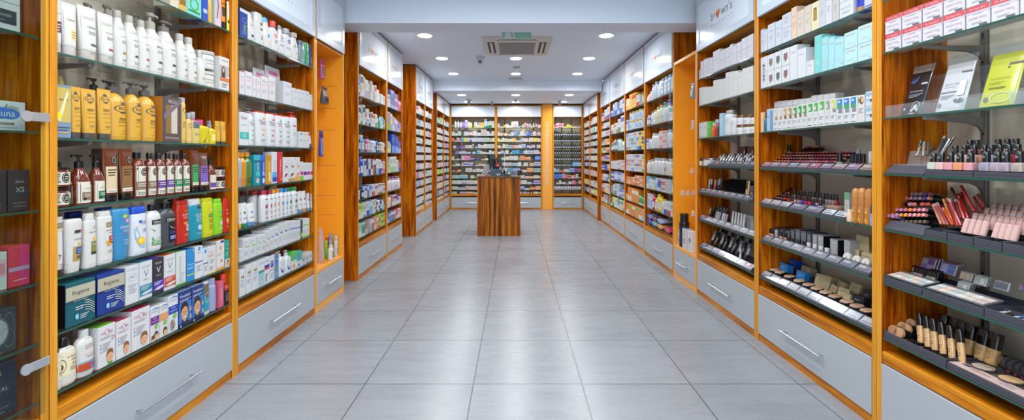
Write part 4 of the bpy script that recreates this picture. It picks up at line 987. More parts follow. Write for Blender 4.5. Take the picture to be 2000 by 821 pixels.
shelf(WL, ZL[2], BAY, 3, lim=LIM)
def plam(c, flag): return [('t', 'Plamis', .55, .74, .66, '#5a5a80'), ('r', .25, .66, .85, .68, '#c85a5a'), ('p', [(.5, .86), (.85, .86), (.7, .8), (.55, .8)], flag), fine(.5, 1, c, .35, .75), ('e', .55, .35, .1, .03, c), fine(.2, 2, '#b0b4bc', .3, .75)]
C(467, 486, 218, '#eceded', 'white boxy wash bottle with turquoise panel', [('t', 'Plamis', .5, .84, .64, '#5a5a80'), ('r', .25, .79, .8, .8, '#c85a5a'), fine(.62, 1, '#5ac4b8'), ('r', .06, .2, .98, .4, '#2ab8a8'), ('l', .3, .34, .8, 2, .06, '#e0f4f0')], d=.06)
for x0, x1 in ((468, 478), (488, 498)):
    B(x0, x1, 211, 'round', '#e9eaec', ('pump', .28, .7, '#dfe2e4'), 'white pump bottle', layer='rear', t=.1)
B(486.5, 499.5, 217, 'oval', '#eceded', ('pump', .1, .4, '#e4e6e8'), 'white pump bottle with teal flag', plam('#4ac0b8', '#2ab0a8'))
for x0, x1, y, f, n in ((503, 523.5, 216, '#e8a838', 'yellow'), (523.5, 541, 219.6, '#d8485a', 'red'), (541, 554, 223, '#2ab0a8', 'teal'), (554, 570, 225, '#2ab0a8', 'teal')):
    B(x0, x1, y, 'slab', '#ecedee', ('flush', .045, .84, '#d03a30'), f'white wash bottle, red lid, {n} flag', plam(f, f))
B(570, 583.5, 218, 'slab', '#e9eaed', ('pump', .16, .5, '#d03a30'), 'white bottle with red pump', [('r', .2, .7, .7, .74, '#d03a30'), fine(.5, 3, '#c4c6cc')])
B(498, 508, 217, 'oval', '#eceded', ('disc', .1, .8, '#c8383a'), 'white bottle with red lid', layer='rear', t=.1)
C(584, 593, 257, '#eceef0', 'small white box with teal print', [('e', .5, .85, .25, .06, '#2ab0a8'), fine(.5, 3)], d=.05)
C(593.5, 598.5, 258, '#eceef0', 'small white box with yellow print', [('e', .5, .85, .3, .06, '#e8a838'), fine(.5, 3)], d=.05)
C(599, 604, 258, '#eceef0', 'small white box with red print', [('e', .5, .85, .3, .06, '#c8384a'), fine(.5, 3)], d=.05)
T(604.5, 613.5, 265, '#e9eaee', '#2234a8', 'small white tube on a blue cap', [('r', .1, .24, .9, .34, '#2a2430')], caph=.2)

shelf(WL, ZL[3], BAY, 4, lim=LIM)
def side_t(txt, c): return ('t', txt, .55, .55, .42, c, 1)
for x0, x1, col, n, tc in ((467.5, 474, '#b8c0c4', 'clear', '#f2f4f4'), (474, 484, '#d08a18', 'amber', '#f8e8a0'), (484, 495, '#5a7a2a', 'olive green', '#f0f4e0')):
    B(x0, x1, 298, 'round', col, ('screw', .13, .62, '#d88a1c'), f'{n} oil bottle with orange cap', [side_t('Urano', tc), ('l', .15, .28, .85, 4, .05, '#d8603a' if n != 'olive green' else '#3a2a2a')], bodymat=mat(col, .08, 0, .8))
C(495.5, 509, 303, '#1a8ea0', 'teal box', [('r', 0, .82, 1, 1, '#2ab0b8'), ('r', 0, .76, 1, .82, '#1a5a6a'), side_t('Urano', '#e8f4f6'), ('r', .3, .3, .9, .44, '#3ac0b4'), ('e', .55, .16, .22, .08, '#f0f2e8'), ('e', .55, .17, .1, .04, '#e87a2a')], d=.06)
C(509.5, 518, 303, '#1c52b4', 'blue box', [('r', 0, .82, 1, 1, '#2a6ad8'), side_t('Urano', '#e8f0fa'), ('r', .3, .3, .9, .42, '#7ab0f0'), ('e', .6, .14, .3, .09, '#e0ecfa')], d=.06)
C(518.5, 530, 303.5, '#d09428', 'gold box', [('r', 0, .84, 1, 1, '#c88818'), side_t('Urano', '#f4e6bc'), ('r', .5, .1, .9, .4, '#e8d498')], d=.06)
C(530.5, 541, 297, '#e9ecf2', 'white box with blue lower panel', [side_t('Urano', '#8a94a8'), ('r', .12, .2, .95, .36, '#4ab0e8'), ('r', .12, .06, .95, .2, '#1c4ab0')], d=.06)
C(541.5, 552, 297, '#cc2a34', 'tall red box', [side_t('Urano', '#f8e4e4'), ('l', .3, .28, .85, 3, .06, '#e87a80'), ('e', .75, .12, .14, .04, '#e8b04a')], d=.06)
for x0, x1, y, c, n in ((552.5, 563, 308, '#8a2434', 'dark red'), (563.5, 575.5, 307.5, '#7a4a2a', 'brown'), (576, 586, 307.5, '#e87a2a', 'orange')):
    C(x0, x1, y, '#edecec', f'white box with {n} drawing', [('t', 'Urano', .42, .66, .3, '#9a98a4', 1), ('p', [(.25, .2), (.5, .34), (.85, .36), (.8, .28), (.5, .22)], c), ('e', .7, .62, .14, .05, c)]+([('r', 0, 0, 1, .14 if n == 'brown' else .2, '#b89a64' if n == 'brown' else '#f0a838')] if n != 'dark red' else []), d=.05)
for x0, x1, y, c1, c2, n in ((586.5, 592.5, 316, '#d0387a', '#6ac82a', 'pink and green'), (593, 599, 318, '#2a2ab8', None, 'blue'), (599.5, 606, 318, '#c0286a', None, 'crimson'), (606.5, 613, 318, '#b8386a', None, 'crimson')):
    C(x0, x1, y, '#edecee', f'small white box with {n} band', [('t', 'Urano', .45, .7, .3, '#9a98a4', 1), ('r', 0, .3, 1, .48, c1)]+([('r', 0, 0, 1, .24, c2)] if c2 else []), d=.04)
C(504, 516, 296, '#a8acb2', 'grey box', layer='rear', t=.1, d=.05)
C(517, 528, 296, '#b4b8bc', 'grey box', layer='rear', t=.1, d=.05)

shelf(WL, ZL[4], BAY, 5, lim=LIM)
def herb(c): return [('r', .38, .8, .62, .84, '#3a3a44'), ('e', .5, .56, .16, .07, c), ('o', .5, .56, .2, .1, .1, '#d0a0a8'), fine(.38, 3, c, .3, .7, .05), ('r', .3, .14, .7, .17, c)]
for x0, x1, c, n in ((467.5, 473, '#e8a03a', 'orange'), (473.5, 487, '#2a8a4a', 'green'), (487.5, 502, '#5a90cc', 'blue')):
    T(x0, x1, 398, '#eef0ee', c, f'white tube with {n} cap', [('l', .35, .86, .65, 1, .03, c), ('e', .5, .6, .16, .05, c), fine(.4, 2)], caph=.17)
caps = [(496, 515, 374, '#c03a30', 'red'), (514, 527.5, 373, '#b8304a', 'crimson'), (526.5, 534, 372, '#b02a4a', 'crimson'), (533.5, 542, 371, '#e0942a', 'orange'), (541.5, 549, 369, '#d88a20', 'orange'), (548.5, 558, 368.5, '#4a90d0', 'blue'), (557.5, 564, 368, '#3a86c8', 'blue'), (563.5, 573.5, 367, '#1f7a3a', 'green'), (573, 585, 366, '#2a8a44', 'green')]
for x0, x1, y, c, n in caps:
    B(x0, x1, y, 'oval', '#edeff0', ('disc', .13, .56, c), f'white body lotion bottle with {n} cap', herb(c), t=.06 if x0 < 500 else .012)
for x0, x1, y, c, n in ((475, 488, 375, '#b8283a', 'red'), (506, 514, 372, '#b8283a', 'red'), (520, 528, 371, '#b8304a', 'crimson')):
    B(x0, x1, y, 'oval', '#e9ebec', ('disc', .13, .56, c), f'white bottle with {n} cap', layer='rear', t=.16)
for x0, x1, y, c, n in ((585.5, 593, 374.5, '#5a9ad0', 'blue'), (593.3, 601.5, 374, '#e09a3a', 'orange'), (602, 607.5, 378, '#5a9ad0', 'blue'), (608, 614, 379, '#d8a03a', 'gold')):
    T(x0, x1, y, '#eef0f0', c, f'small white tube on {n} cap', [('e', .5, .62, .2, .06, '#b05a5a'), fine(.4, 2)], caph=.16)

shelf(WL, ZL[5], BAY, 6, lim=LIM)
rows6 = [(467.5, 474, 487, 0), (474.5, 487, 468, '#8ac83a'), (487.5, 500.5, 466, '#8ac83a'), (501, 510.5, 461, '#8ac83a'), (510.5, 518.5, 459.5, '#8ac83a'), (519, 527, 452, '#c85a5a'), (527.5, 534, 447, '#3a5ab0'), (534.3, 543.5, 443.5, '#3a5ab0'), (544, 552, 436, '#3a5ab0'), (552.5, 562, 430.5, '#3a5ab0'), (562.3, 568, 431, '#3a8ab0')]
for x0, x1, y, c in rows6:
    C(x0, x1, y, '#e6e8ea', 'white skin-care box'+(' with '+{'#8': 'green', '#c': 'red', '#3': 'blue'}[c[:2]]+' line' if c else ''), [('t', 'Oilatum', .4, .84, .6, '#9aa2ac'), fine(.72, 2, '#b4bac0', .1, .6, .03)]+([('r', .4, .58, .95, .63, c)] if c else [])+[fine(.4, 4, '#c0c5ca', .2, .8, .05)], d=.09)
for x0, x1, y in ((568.5, 574.5, 432), (575, 580.5, 432), (581, 587, 431.5)):
    C(x0, x1, y, '#e6e9ec', 'white box with blue stripe', [fine(.88, 1), ('r', .1, .6, .95, .66, '#3a62b8'), fine(.4, 5)], d=.08)
C(587.5, 591, 430, '#3a4a44', 'dark narrow box', [('r', 0, .1, 1, .3, '#8ac83a')], d=.07, top='#5ab03a')
for x0, x1 in ((591.5, 598), (598.3, 604.5)):
    C(x0, x1, 427.5, '#e9ebec', 'white box with green band', [('r', .1, .6, .95, .68, '#8ac83a'), fine(.4, 4), ('r', .1, .02, .95, .14, '#9ad04a')], d=.08)
t = MB().loft([(0, .055, .055, 2), (.006, .07, .07, 2), (.03, .085, .085, 2), (.034, .08, .08, 2), (.01, .055, .055, 2)], mat('#8f9396', .3), 26, True, True).build('sieve_dish')
MB().loft([(.0105, .05, .05, 2), (.0112, .05, .05, 2)], mat('#6f7377', .5), 26).build('mesh_disc', t)
t.location = WL.at(3.0, .2, ZL[5]+.085); t.rotation_euler = (0, math.radians(70), 0)
tag(t, 'round grey dish leaning behind white skin-care boxes, sixth shelf, second left bay', 'dish')

shelf(WL, ZL[6], BAY, 7, lim=LIM)
def seba(): return [('e', .42, .72, .16, .05, '#6ab04a'), ('e', .66, .72, .14, .05, '#d84a5a'), ('e', .66, .81, .05, .02, '#d84a5a'), fine(.6, 1, '#5a9ad0'), fine(.48, 4, '#b8bcc4', .2, .8, .04)]
C(467.5, 479, 530, '#eaecee', 'low white box with green-red mark', seba(), d=.09)
C(468, 480, 514, '#d8dadc', 'grey and white box', layer='rear', t=.16, d=.08)
C(480, 492, 513, '#eceeef', 'tall white box with green-red mark', seba(), d=.09)
C(492.5, 504, 514, '#eceeef', 'white box with green-red mark', seba(), d=.09)
C(504.5, 516, 506, '#eceef2', 'white box with teal lower half', [('t', 'EUBOS', .55, .86, .7, '#6a6aa8'), ('r', .05, .5, .98, .6, '#2a9a9a'), ('r', .05, .05, .98, .5, '#b8dcdc'), fine(.4, 4, '#7ab0b0')], d=.09)
C(516.5, 526, 504, '#eceef2', 'white box with blue and red bands', [('t', 'EUBOS', .5, .86, .8, '#6a6aa8'), ('r', .0, .62, 1, .72, '#2a34a0'), ('r', .0, .54, 1, .62, '#d8402a'), ('r', .2, .1, .4, .4, '#5a5a64'), fine(.4, 3, G, .5, .9)], d=.09)
C(526.5, 535.5, 497, '#eceef2', 'white box with blue hexagon', [('e', .5, .66, .36, .14, '#2a3a9a'), ('l', .25, .72, .75, 3, .05, '#dfe4f4'), ('r', 0, .42, 1, .46, '#a8a0d0'), fine(.3, 4)], d=.09, top='#6a4ab0')
C(536, 544.5, 494, '#3a8acc', 'blue box with yellow frame', [('r', 0, 0, .12, 1, '#f0b838'), ('r', .88, 0, 1, 1, '#f0b838'), ('e', .5, .78, .3, .14, '#2a68b8'), ('t', 'E45', .5, .78, .4, '#f0f6fa'), ('e', .5, .42, .2, .08, '#5ab058'), ('l', .25, .25, .75, 3, .05, '#d8ecf8')], d=.09, top='#e07a30')
def qv(): return [('p', [(.55, .86), (.78, .62), (.86, .4), (.78, .22), (.55, .14), (.32, .22), (.24, .4), (.36, .62)], '#1c4cb8'), ('t', 'QV', .55, .42, .4, '#eef4fa'), ('r', .36, .27, .74, .3, '#7ac84a'), ('p', [(.3, .6), (.5, .84), (.52, .8), (.36, .58)], '#cfdcf0')]
B(545, 558.5, 488, 'square', '#edf0f4', ('pump', .22, .34, '#e6eaee'), 'white pump bottle with large blue drop', qv(), d=.06)
B(558.5, 570, 491, 'square', '#edf0f4', ('pump', .24, .34, '#dde2e8'), 'smaller white pump bottle with blue drop', qv(), d=.05)
for x0, x1, ys, cs in ((570.5, 580, (511, 494), ('#eceee8', '#5ac04a')), (580.2, 590, (512, 493), ('#e6e9ec', '#3ab0a0')), (590.5, 597, (517, 500), ('#e6e9ec', '#d8c8b0')), (597.3, 604, (514, 497), ('#d8ccb4', '#e2dfd8')), (604.4, 613, (508, 493), ('#e6e8ea', '#e9eaec'))):
    z = 0
    for i, (y, c) in enumerate(zip(ys, cs)):
        w, hh = dims(x0, x1, y)
        hq = rd(max(.02, hh-z))
        nm_ = cname(c)
        SH.put(carton('carton', w, .07, hq, c, (('r', .1, .2, .6, .6, '#e8944a' if (i == 0 and x0 < 575) else '#6a8ac8'), ('l', .2, .8, .8, 1, .1, G)), None, None), x0, x1, .07, f'flat {nm_} box', 'box', ('lower-row', 'upper-row')[i], z)
        z = hq+.0006
SH.close(); SH = None
# ------------------------------------------------------------------ right bays: boxed creams above, make-up below
CARDS = ['#7c7f8a', '#888690', '#767b88', '#827e88', '#7a7e86']
def tray(x0, x1, n, desc, D=.235, cards=CARDS, hf=.045, t=.006, lay=None):
    """dark slanted make-up tray with n card windows along its front"""
    a, b = SH.span(x0, x1, t); W = abs(b-a)-.002
    r = empty('display_tray', (0, 0, 0))
    prof = [(0, 0), (0, .012), (.04, hf), (.046, hf), (.05, .016), (D, .016), (D, 0)]
    MB().prism([(y-D/2, z) for y, z in prof], 0, -W/2, W/2, TRAY).build('tray_body', r)
    for i in range(n):
        p0, p1 = -W/2+W*i/n+.002, -W/2+W*(i+1)/n-.002
        m = MB(); c = cards[i % len(cards)]
        q = lambda u, v, o: (p0+(p1-p0)*u, -D/2+.001+.038*v-o*.64, .0132+.0325*v+o*.77)
        for (u0, v0, u1, v1, cc, o) in ((0, .06, 1, .98, '#45474f', .0006), (.05, .16, .95, .9, c, .0010), (.12, .5, .55, .8, '#b4b7be', .0014), (.12, .28, .8, .4, '#5e606c', .0014)):
            m.add([q(u0, v0, o), q(u1, v0, o), q(u1, v1, o), q(u0, v1, o)], [(0, 1, 2, 3)], glossy(cc))
        m.build('card_window', r)
    SH.put_at(r, (a+b)/2, D, desc, 'tray', lay or '', 0, t)
    r['group'] = f'make-up trays of the {SH.bay}'
    return r
@proto
def lipstick(col, w=.0125, h=.052, cap='#17171a', square=True):
    m = MB()
    if square: m.box(-w/2, w/2, -w/2, w/2, 0, h*.78, glossy(cap), c=.001)
    else: m.cyl((0, 0, 0), (0, 0, h*.78), w/2, glossy(cap), 14)
    o = m.build('lipstick')
    m = MB()
    if square: m.box(-w/2, w/2, -w/2, w/2, h*.781, h, glossy(col), c=.001)
    else: m.cyl((0, 0, h*.781), (0, 0, h), w*.42, glossy(col), 14)
    m.build('colour_end', o)
    return o
@proto
def polish(w, h, col, cap='#18181b', d=None, mark=True):
    d = d or w*.9; hb = h*.46
    o = MB().loft([(0, w*.47, d*.47, 5), (h*.02, w*.5, d*.5, 5), (hb*.85, w*.5, d*.5, 5), (hb*.96, w*.4, d*.4, 3), (hb, w*.28, d*.28, 2)], mat(col, .1, 0, .8), 20).build('nail_polish')
    MB().loft([(hb+.0003, w*.33, w*.33, 2), (h*.97, w*.31, w*.31, 2), (h, w*.27, w*.27, 2)], glossy(cap), 18).build('cap', o)
    if mark:
        fy = superfront([(0, w*.32, w*.32, 2), (h, w*.32, w*.32, 2)])
        prints(MB(), [], 1, 1, fy)
        m = MB(); prints(m, [('t', 'GR', .5, .5, .5, '#c8c8cc')], w*.64, h-hb, fy, hb, False, .0012); m.build('cap_lettering', o)
    return o
@proto
def slim(w, h, c0, c1, split=.5, N=12, nm='mascara_tube'):
    """slim round tube: lower half c0, cap c1"""
    r = w/2
    o = MB().loft([(0, r*.9, r*.9, 2), (h*.02, r, r, 2), (h*split, r, r, 2)], glossy(c0), N).build(nm)
    MB().loft([(h*split+.0003, r*.98, r*.98, 2), (h*.97, r*.94, r*.94, 2), (h, r*.7, r*.7, 2)], glossy(c1), N).build('cap', o)
    return o
@proto
def pan(r, col, rim='#26262c', h=.012):
    o = MB().loft([(0, r*1.04, r*1.04, 2), (h*.8, r*1.08, r*1.08, 2), (h, r*1.02, r*1.02, 2)], glossy(rim), 28).build('powder_compact')
    MB().loft([(h+.0002, r*.96, r*.96, 2), (h+.0012, r*.93, r*.93, 2)], mat(col, .7), 28).build('powder', o)
    return o
@proto
def foundation(w, h, body, cap='#17171a', split=.6, flat=.7):
    hb = h*split
    o = MB().loft([(0, w*.4, w*.4*flat, 2.4), (h*.03, w*.44, w*.44*flat, 2.4), (hb*.9, w*.48, w*.46*flat, 2.4), (hb, w*.44, w*.42*flat, 2.4)], mat(body, .22), 18).build('foundation_bottle')
    MB().loft([(hb+.0003, w*.47, w*.47*flat, 2.6), (h*.97, w*.5, w*.5*flat, 2.6), (h, w*.46, w*.46*flat, 2.6)], glossy(cap), 18).build('cap', o)
    rg = [(0, w*.44, w*.44*flat, 2.4), (hb, w*.46, w*.44*flat, 2.4)]
    m = MB(); prints(m, [('r', .25, .1, .75, .8, mat(body, .22)), ('o', .5, .7, .13, .1, .2, '#6a5238'), ('l', .3, .45, .7, 2, .12, '#8a6e4c')], w, hb, superfront(rg), 0, True, .0008); m.build('label', o)
    return o
def at_px(o, px, y, t, desc, cat, layer='', d=.0, tilt=0, turn=0, z=None):
    """stand a small thing where column px meets depth t; its foot at picture row y (or height z)"""
    s = SH.w.along(px, t)
    hw = max((abs(c[0]) for c in o.bound_box), default=0)+.002 if o.type == 'MESH' else .006
    if SH.lim: s = min(max(s, SH.lim[0]+hw), SH.lim[1]-hw)
    zz = SH.w.height(px, y, t)-SH.z if z is None else z
    return SH.put_at(o, s, d, desc, cat, layer, zz, t-d/2, turn, tilt)

# ---- bay beside the right niche (G)
BAY = 'third right bay'; LIM = (R2+.031, R3-.031)
LV = '#e6e4ec'
shelf(WR, ZR[0], BAY, 1, lim=LIM)
def two(x0, x1, y, c, desc, ps=(), d=.07, **k):
    w, h = dims(x0, x1, y); q = rd(h/2-.0006)
    for i in (0, 1):
        SH.put(carton('skin_care_box', w, d, q, c, tuple(ps), k.get('side'), k.get('top')), x0, x1, d, desc, 'box', ('lower-row', 'upper-row')[i], i*(q+.0008))
L1 = [fine(.6, 2, '#c2c2cc')]
for x0, x1, y, k in ((1361, 1367.5, 139, 1), (1368, 1374, 121, 2), (1374.5, 1382, 117, 1), (1382.3, 1388, 115, 1), (1388.3, 1392, 113, 1), (1392.3, 1406, 102, 1), (1406.3, 1415, 101, 2), (1415.3, 1425, 96, 2), (1425.3, 1431, 88, 1), (1431.3, 1438, 91, 1), (1438.3, 1448, 85, 2), (1448.3, 1459, 77, 2), (1459.3, 1471, 71, 2)):
    (two if k == 2 else C)(x0, x1, y, LV, 'lilac-white cream box', L1, **({} if k == 2 else dict(name='skin_care_box')))
shelf(WR, ZR[1], BAY, 2, lim=LIM)
xs = [1364, 1372, 1380, 1388, 1393, 1399, 1405, 1411, 1417, 1424, 1432, 1442, 1450, 1457, 1464, 1471]
for i, (x0, x1) in enumerate(zip(xs, xs[1:])):
    y = (173, 172, 172, 170, 158, 157, 156, 155, 143, 142, 141, 143, 135, 133, 131)[i]
    C(x0, x1-.2, y, '#ebeae6', 'plain white tall box', ([('e', .5, .35, .06, .02, '#c8a84a')] if x0 > 1440 else [])+[fine(.8, 1, '#d0d0d0')], name='skin_care_box')
shelf(WR, ZR[2], BAY, 3, lim=LIM)
for x0, x1, y in ((1364, 1372.5, 241), (1373, 1381, 239)): C(x0, x1, y, '#dfe9dc', 'pale green box', [('r', 0, 0, 1, .12, '#b8cdb4'), fine(.7, 2)], name='skin_care_box')
C(1381.3, 1388.5, 238, '#5ab83a', 'green box', [fine(.7, 3, '#e0f0d8')], name='skin_care_box')
B(1387.5, 1393, 241, 'tall', '#e0702a', ('screw', .2, .7, '#d8d8dc'), 'orange slim bottle')
B(1392.5, 1398.5, 234, 'tall', '#c03a34', ('screw', .2, .7, '#c8ccd2'), 'red slim bottle')
B(1398.5, 1405, 228, 'tall', '#3a4a38', ('pump', .22, .5, '#d0d4d8'), 'dark green pump bottle')
C(1405, 1411, 222, '#a8d2e4', 'light blue tall box', [fine(.6, 3, '#e8f4fa')], name='skin_care_box')
for x0, x1, y in ((1411.3, 1424.5, 217), (1425, 1434, 225)):
    B(x0, x1, y, 'oval', '#eceeef', ('flush', .12, .7, '#b9bcc0'), 'white bottle with silver cap', [fine(.7, 4, '#b8bcc4')])
def jarlab(): return [('t', 'Cosmed', .5, .55, .5, '#9a9aa4'), fine(.35, 2)]
for x0, x1 in ((1434.5, 1444.5), (1445, 1460.5), (1461, 1471)):
    w, h = dims(x0, x1, 225)
    for i in (0, 1):
        q = rd(h/2*.96); SH.put(jar('cream_jar', w, q, '#eeeff0', metal('#b08a64'), tuple(jarlab()), .26), x0, x1, w, 'white cream jar with copper lid', 'jar', ('lower-row', 'upper-row')[i], i*(q+.0006))

shelf(WR, ZR[3], BAY, 4, lim=LIM)
B(1363.5, 1367.5, 309, 'square', '#e8c8a0', ('screw', .35, .7, '#1a1a1c'), 'small beige bottle')
J(1368, 1380.5, 309, '#e6e2d8', metal('#b8bcc2'), 'small glass jar with silver lid', (), .22)
tray(1381.5, 1472, 8, 'dark make-up tray with card windows')
for r_, (n, x0, x1, t, z) in enumerate(((14, 1398, 1470, .075, .017), (14, 1402, 1470, .11, .034), (12, 1408, 1470, .145, .05))):
    for i in range(n):
        px = x0+(x1-x0)*i/(n-1)
        at_px(slim(.018, .062, ('#8a8a92', '#b8a89c', '#6a5a58', '#a89890')[(i+r_) % 4], ('#d6d8dc', '#26262a')[(i+r_) % 3 == 0], .55, 10, 'lip_colour_tube'), px, 0, t, ('silver', 'black')[(i+r_) % 3 == 0]+'-capped lip colour tube', 'tube', ('front-row', 'middle-row', 'rear-row')[r_], z=z, tilt=-.5)
for x0, x1 in ((1441, 1456), (1459, 1471)):
    C(x0, x1, 287, '#4a1c22', 'dark red box with white flash', [('p', [(.3, .05), (.95, .05), (.95, .9)], '#e6e0dc'), ('e', .85, .8, .08, .05, '#c0303a')], t=.19, d=.04, name='make_up_box', layer='rear')
shelf(WR, ZR[4], BAY, 5, lim=LIM)
tray(1363, 1463, 8, 'dark make-up tray with card windows')
for px, y0, c0, c1, w in ((1377.5, 353, '#26283a', '#17171a', .014), (1384, 350, '#b8b4ae', '#d8d6d2', .016), (1388, 350, '#2a2a2e', '#8a8a90', .016), (1395, 352, '#d04a80', '#d8925a', .016), (1399, 352, '#1c1c20', '#303038', .016), (1402.5, 350, '#2a2c34', '#9aa0ac', .016), (1406, 348, '#1c1c20', '#3a3c48', .016)):
    hh = max(.06, SH.w.height(px, y0, .09)-SH.z-.017)
    at_px(slim(w, rd(min(hh, .16)), c0, c1, .55), px, 0, .09, f'{cname(c1)}-capped make-up tube', 'tube', z=.017, tilt=-.12)
for r_ in range(5):
    for i in range(9):
        px = 1409+i*5.2+r_*.6
        at_px(slim(.012, .11, '#18181c', ('#26262c', '#c8a88a', '#3a8a98', '#8a90a0', '#b0b4bc')[(i*3+r_*2) % 5], .82, 8, 'eyeliner_pencil'), px, 0, .06+.016*r_, 'black eyeliner pencil', 'pencil', ('first-tier', 'second-tier', 'third-tier', 'fourth-tier', 'fifth-tier')[r_], z=.02+.021*r_, tilt=-1.25)
for px, c in ((1457, '#3a3434'), (1460.5, '#d0a878')):
    at_px(slim(.015, .13, '#d0a070', c, .5), px, 0, .06, f'{cname(c)}-capped beige tube', 'tube', z=.017, tilt=-.1)
C(1464, 1471.5, 363, '#3a3e46', 'dark grey boxed palette', [('o', .5, .4, .3, .2, .2, '#c8ccd4'), fine(.8, 1)], d=.06, name='make_up_box', dz=.0002)
shelf(WR, ZR[5], BAY, 6, lim=LIM)
tray(1362.5, 1473, 8, 'dark make-up tray with card windows')
for px, y0, c0, c1 in ((1367, 402, '#d8c8b4', '#c8b8a4'), (1370.5, 404, '#e4dccf', '#d4ccc0'), (1375, 405, '#2a2a2e', '#d8d4cc'), (1379, 406, '#1c1c20', '#303036'), (1384, 408, '#c8c2ba', '#e2dcd2')):
    at_px(slim(.018, rd(max(.06, SH.w.height(px, y0, .1)-SH.z-.017)), c0, c1, .45), px, 0, .1, f'{cname(c0)} concealer tube', 'tube', z=.017, tilt=-.2)
for i in range(9):
    at_px(slim(.016, .105, '#1a1a1e', ('#9a9ca4', '#303038')[i % 2], .8), 1388+i*2.9, 0, .13, 'black make-up pencil', 'pencil', 'rear', z=.03, tilt=-.45)
for px, c in ((1397, '#a8d0c0'), (1400.5, '#e4c8b0'), (1404, '#b8a8d8'), (1409.5, '#e8d8b8'), (1413, '#b0c8e4'), (1417, '#c8b0d0')):
    at_px(slim(.017, .075, c, c, .5), px, 0, .085, f'{cname(c)} pastel corrector tube', 'tube', z=.02, tilt=-.25)
for px in (1430, 1435.5, 1441, 1446.5, 1452):
    at_px(tube('cosmetic_tube', .03, .115, '#d9d9da', '#c9cacc', (), .12), px, 0, .085, 'crumpled silver-white tube', 'tube', z=.017, tilt=-.08)
C(1456, 1471, 420, '#dcdee0', 'white box behind the tubes', [fine(.8, 2)], d=.05, t=.14, name='make_up_box')
shelf(WR, ZR[6], BAY, 7, lim=LIM)
tray(1366, 1466, 8, 'dark make-up tray with card windows')
for r_ in range(4):
    for i in range(9):
        px = 1386+i*8.4+r_*2.2
        if px > 1466: continue
        c0, c1 = (('#26262c', '#b9bcc2'), ('#c8cad0', '#1a1a1e'), ('#17171a', '#2e2e36'), ('#8a8d96', '#d0d2d8'))[(i*2+r_*3) % 4]
        at_px(slim(.019, .115, c0, c1, .52), px, 0, .075+.04*r_, f'{cname(c1)}-capped mascara tube', 'tube', ('front-row', 'second-row', 'third-row', 'rear-row')[r_], z=.018+.02*r_, tilt=-.42, turn=RN.uniform(-.2, .2))
at_px(tube('cosmetic_tube', .028, .1, '#e4e2e2', '#dcdcdc', (('p', [(.2, .8), (.6, .6), (.3, .5)], '#c8305a'), ('p', [(.5, .85), (.8, .7), (.6, .55)], '#3a5ab0')), .12), 1446, 0, .06, 'white tube with pink and blue mark', 'tube', z=.017)
o = MB().loft([(0, .014, .014, 2), (.006, .02, .02, 2), (.018, .022, .022, 2), (.032, .016, .016, 2), (.042, .008, .008, 2), (.045, .003, .003, 2)], mat('#e85a9a', .7), 18).build('make_up_sponge')
at_px(o, 1469, 0, .04, 'pink drop-shaped sponge', 'sponge', z=.0)
SH.close(); SH = None

# ---- second right bay (H)
BAY = 'second right bay'; LIM = (R1+.031, R2-.031)
shelf(WR, ZR[0], BAY, 1, lim=LIM)
LB = '#e2e8f2'
def sis(c='#b0b8c8'): return [('t', 'Sisley', .5, .7, .6, c), fine(.5, 3, c, .25, .75, .06)]
for x0, x1, y, c, n in ((1480, 1492, 62, LB, 'pale blue box'), (1492.3, 1499, 60, LB, 'pale blue box'), (1499.3, 1514, 50, LB, 'pale blue box'), (1514.3, 1527, 44, LB, 'pale blue box')):
    C(x0, x1, y, c, n, sis(), name='skin_care_box', d=.08)
two(1527.3, 1545, 31, LB, 'pale blue cream box', sis())
for x0, x1, y, c, n, ps in ((1545.3, 1556, 17, '#e9cdb4', 'tall peach box', sis('#c89a7a')), (1556.3, 1571, 24, '#ecdfd0', 'cream box', sis('#c0a890')), (1571.3, 1584, 14, '#ece0d0', 'cream box', sis('#c0a890')), (1584.3, 1600, 8, '#e8dfb8', 'pale yellow box with cut-out window', [('r', .3, .35, .7, .8, '#6a5020'), ('r', .38, .38, .6, .74, '#c09a3a')]), (1600.3, 1612, -8, '#dfe0e4', 'grey-white box', sis()), (1612.3, 1625, -18, '#e9eaee', 'white box', sis()), (1625.3, 1639, -18, '#dcd8d4', 'grey-white box', sis())):
    C(x0, x1, y, c, n, ps, name='skin_care_box', d=.08)
two(1639.3, 1667, -24, '#eceef2', 'white box with grey lettering', [('t', 'FILORGA', .5, .6, .7, '#9a9ca8'), fine(.35, 2)])
B(1667.5, 1686, -30, 'cyl', '#1c3ac0', ('screw', .25, .9, '#1a30a8'), 'royal blue bottle with gold foot', [('r', .02, .02, .98, .22, '#b08a48')])
C(1688, 1705.5, -10, '#dfe4f0', 'pale box with blue print', [('r', .1, .1, .9, .2, '#6a7ac0'), fine(.7, 3)], name='skin_care_box')
shelf(WR, ZR[1], BAY, 2, lim=LIM)
C(1480, 1498, 110, '#edeef0', 'white box with column of small windows', [('r', .3, .2, .75, .8, '#d4d6da')]+[('r', .38, .24+.11*i, .68, .31+.11*i, c) for i, c in enumerate(('#4a8ab0', '#6a5a50', '#c0a89a', '#8a9aa8', '#5a5a64'))], name='skin_care_box', d=.1)
for x0, x1, y, c in ((1498.3, 1512, 108, '#8a7468'), (1512.3, 1526, 101, '#5a6a68'), (1526.3, 1542, 94, '#8a6a64')):
    two(x0, x1, y, '#eceef0', 'white box with shield window', [('p', [(.28, .72), (.78, .72), (.78, .4), (.53, .2), (.28, .4)], c)], d=.09)
for x0, x1, y in ((1542.3, 1557, 92), (1557.3, 1574, 98)): C(x0, x1, y, '#eceef1', 'plain white box', [fine(.8, 1)], name='skin_care_box', d=.08)
C(1574.3, 1590, 121, '#e9ebee', 'low white box', [fine(.7, 2)], name='skin_care_box')
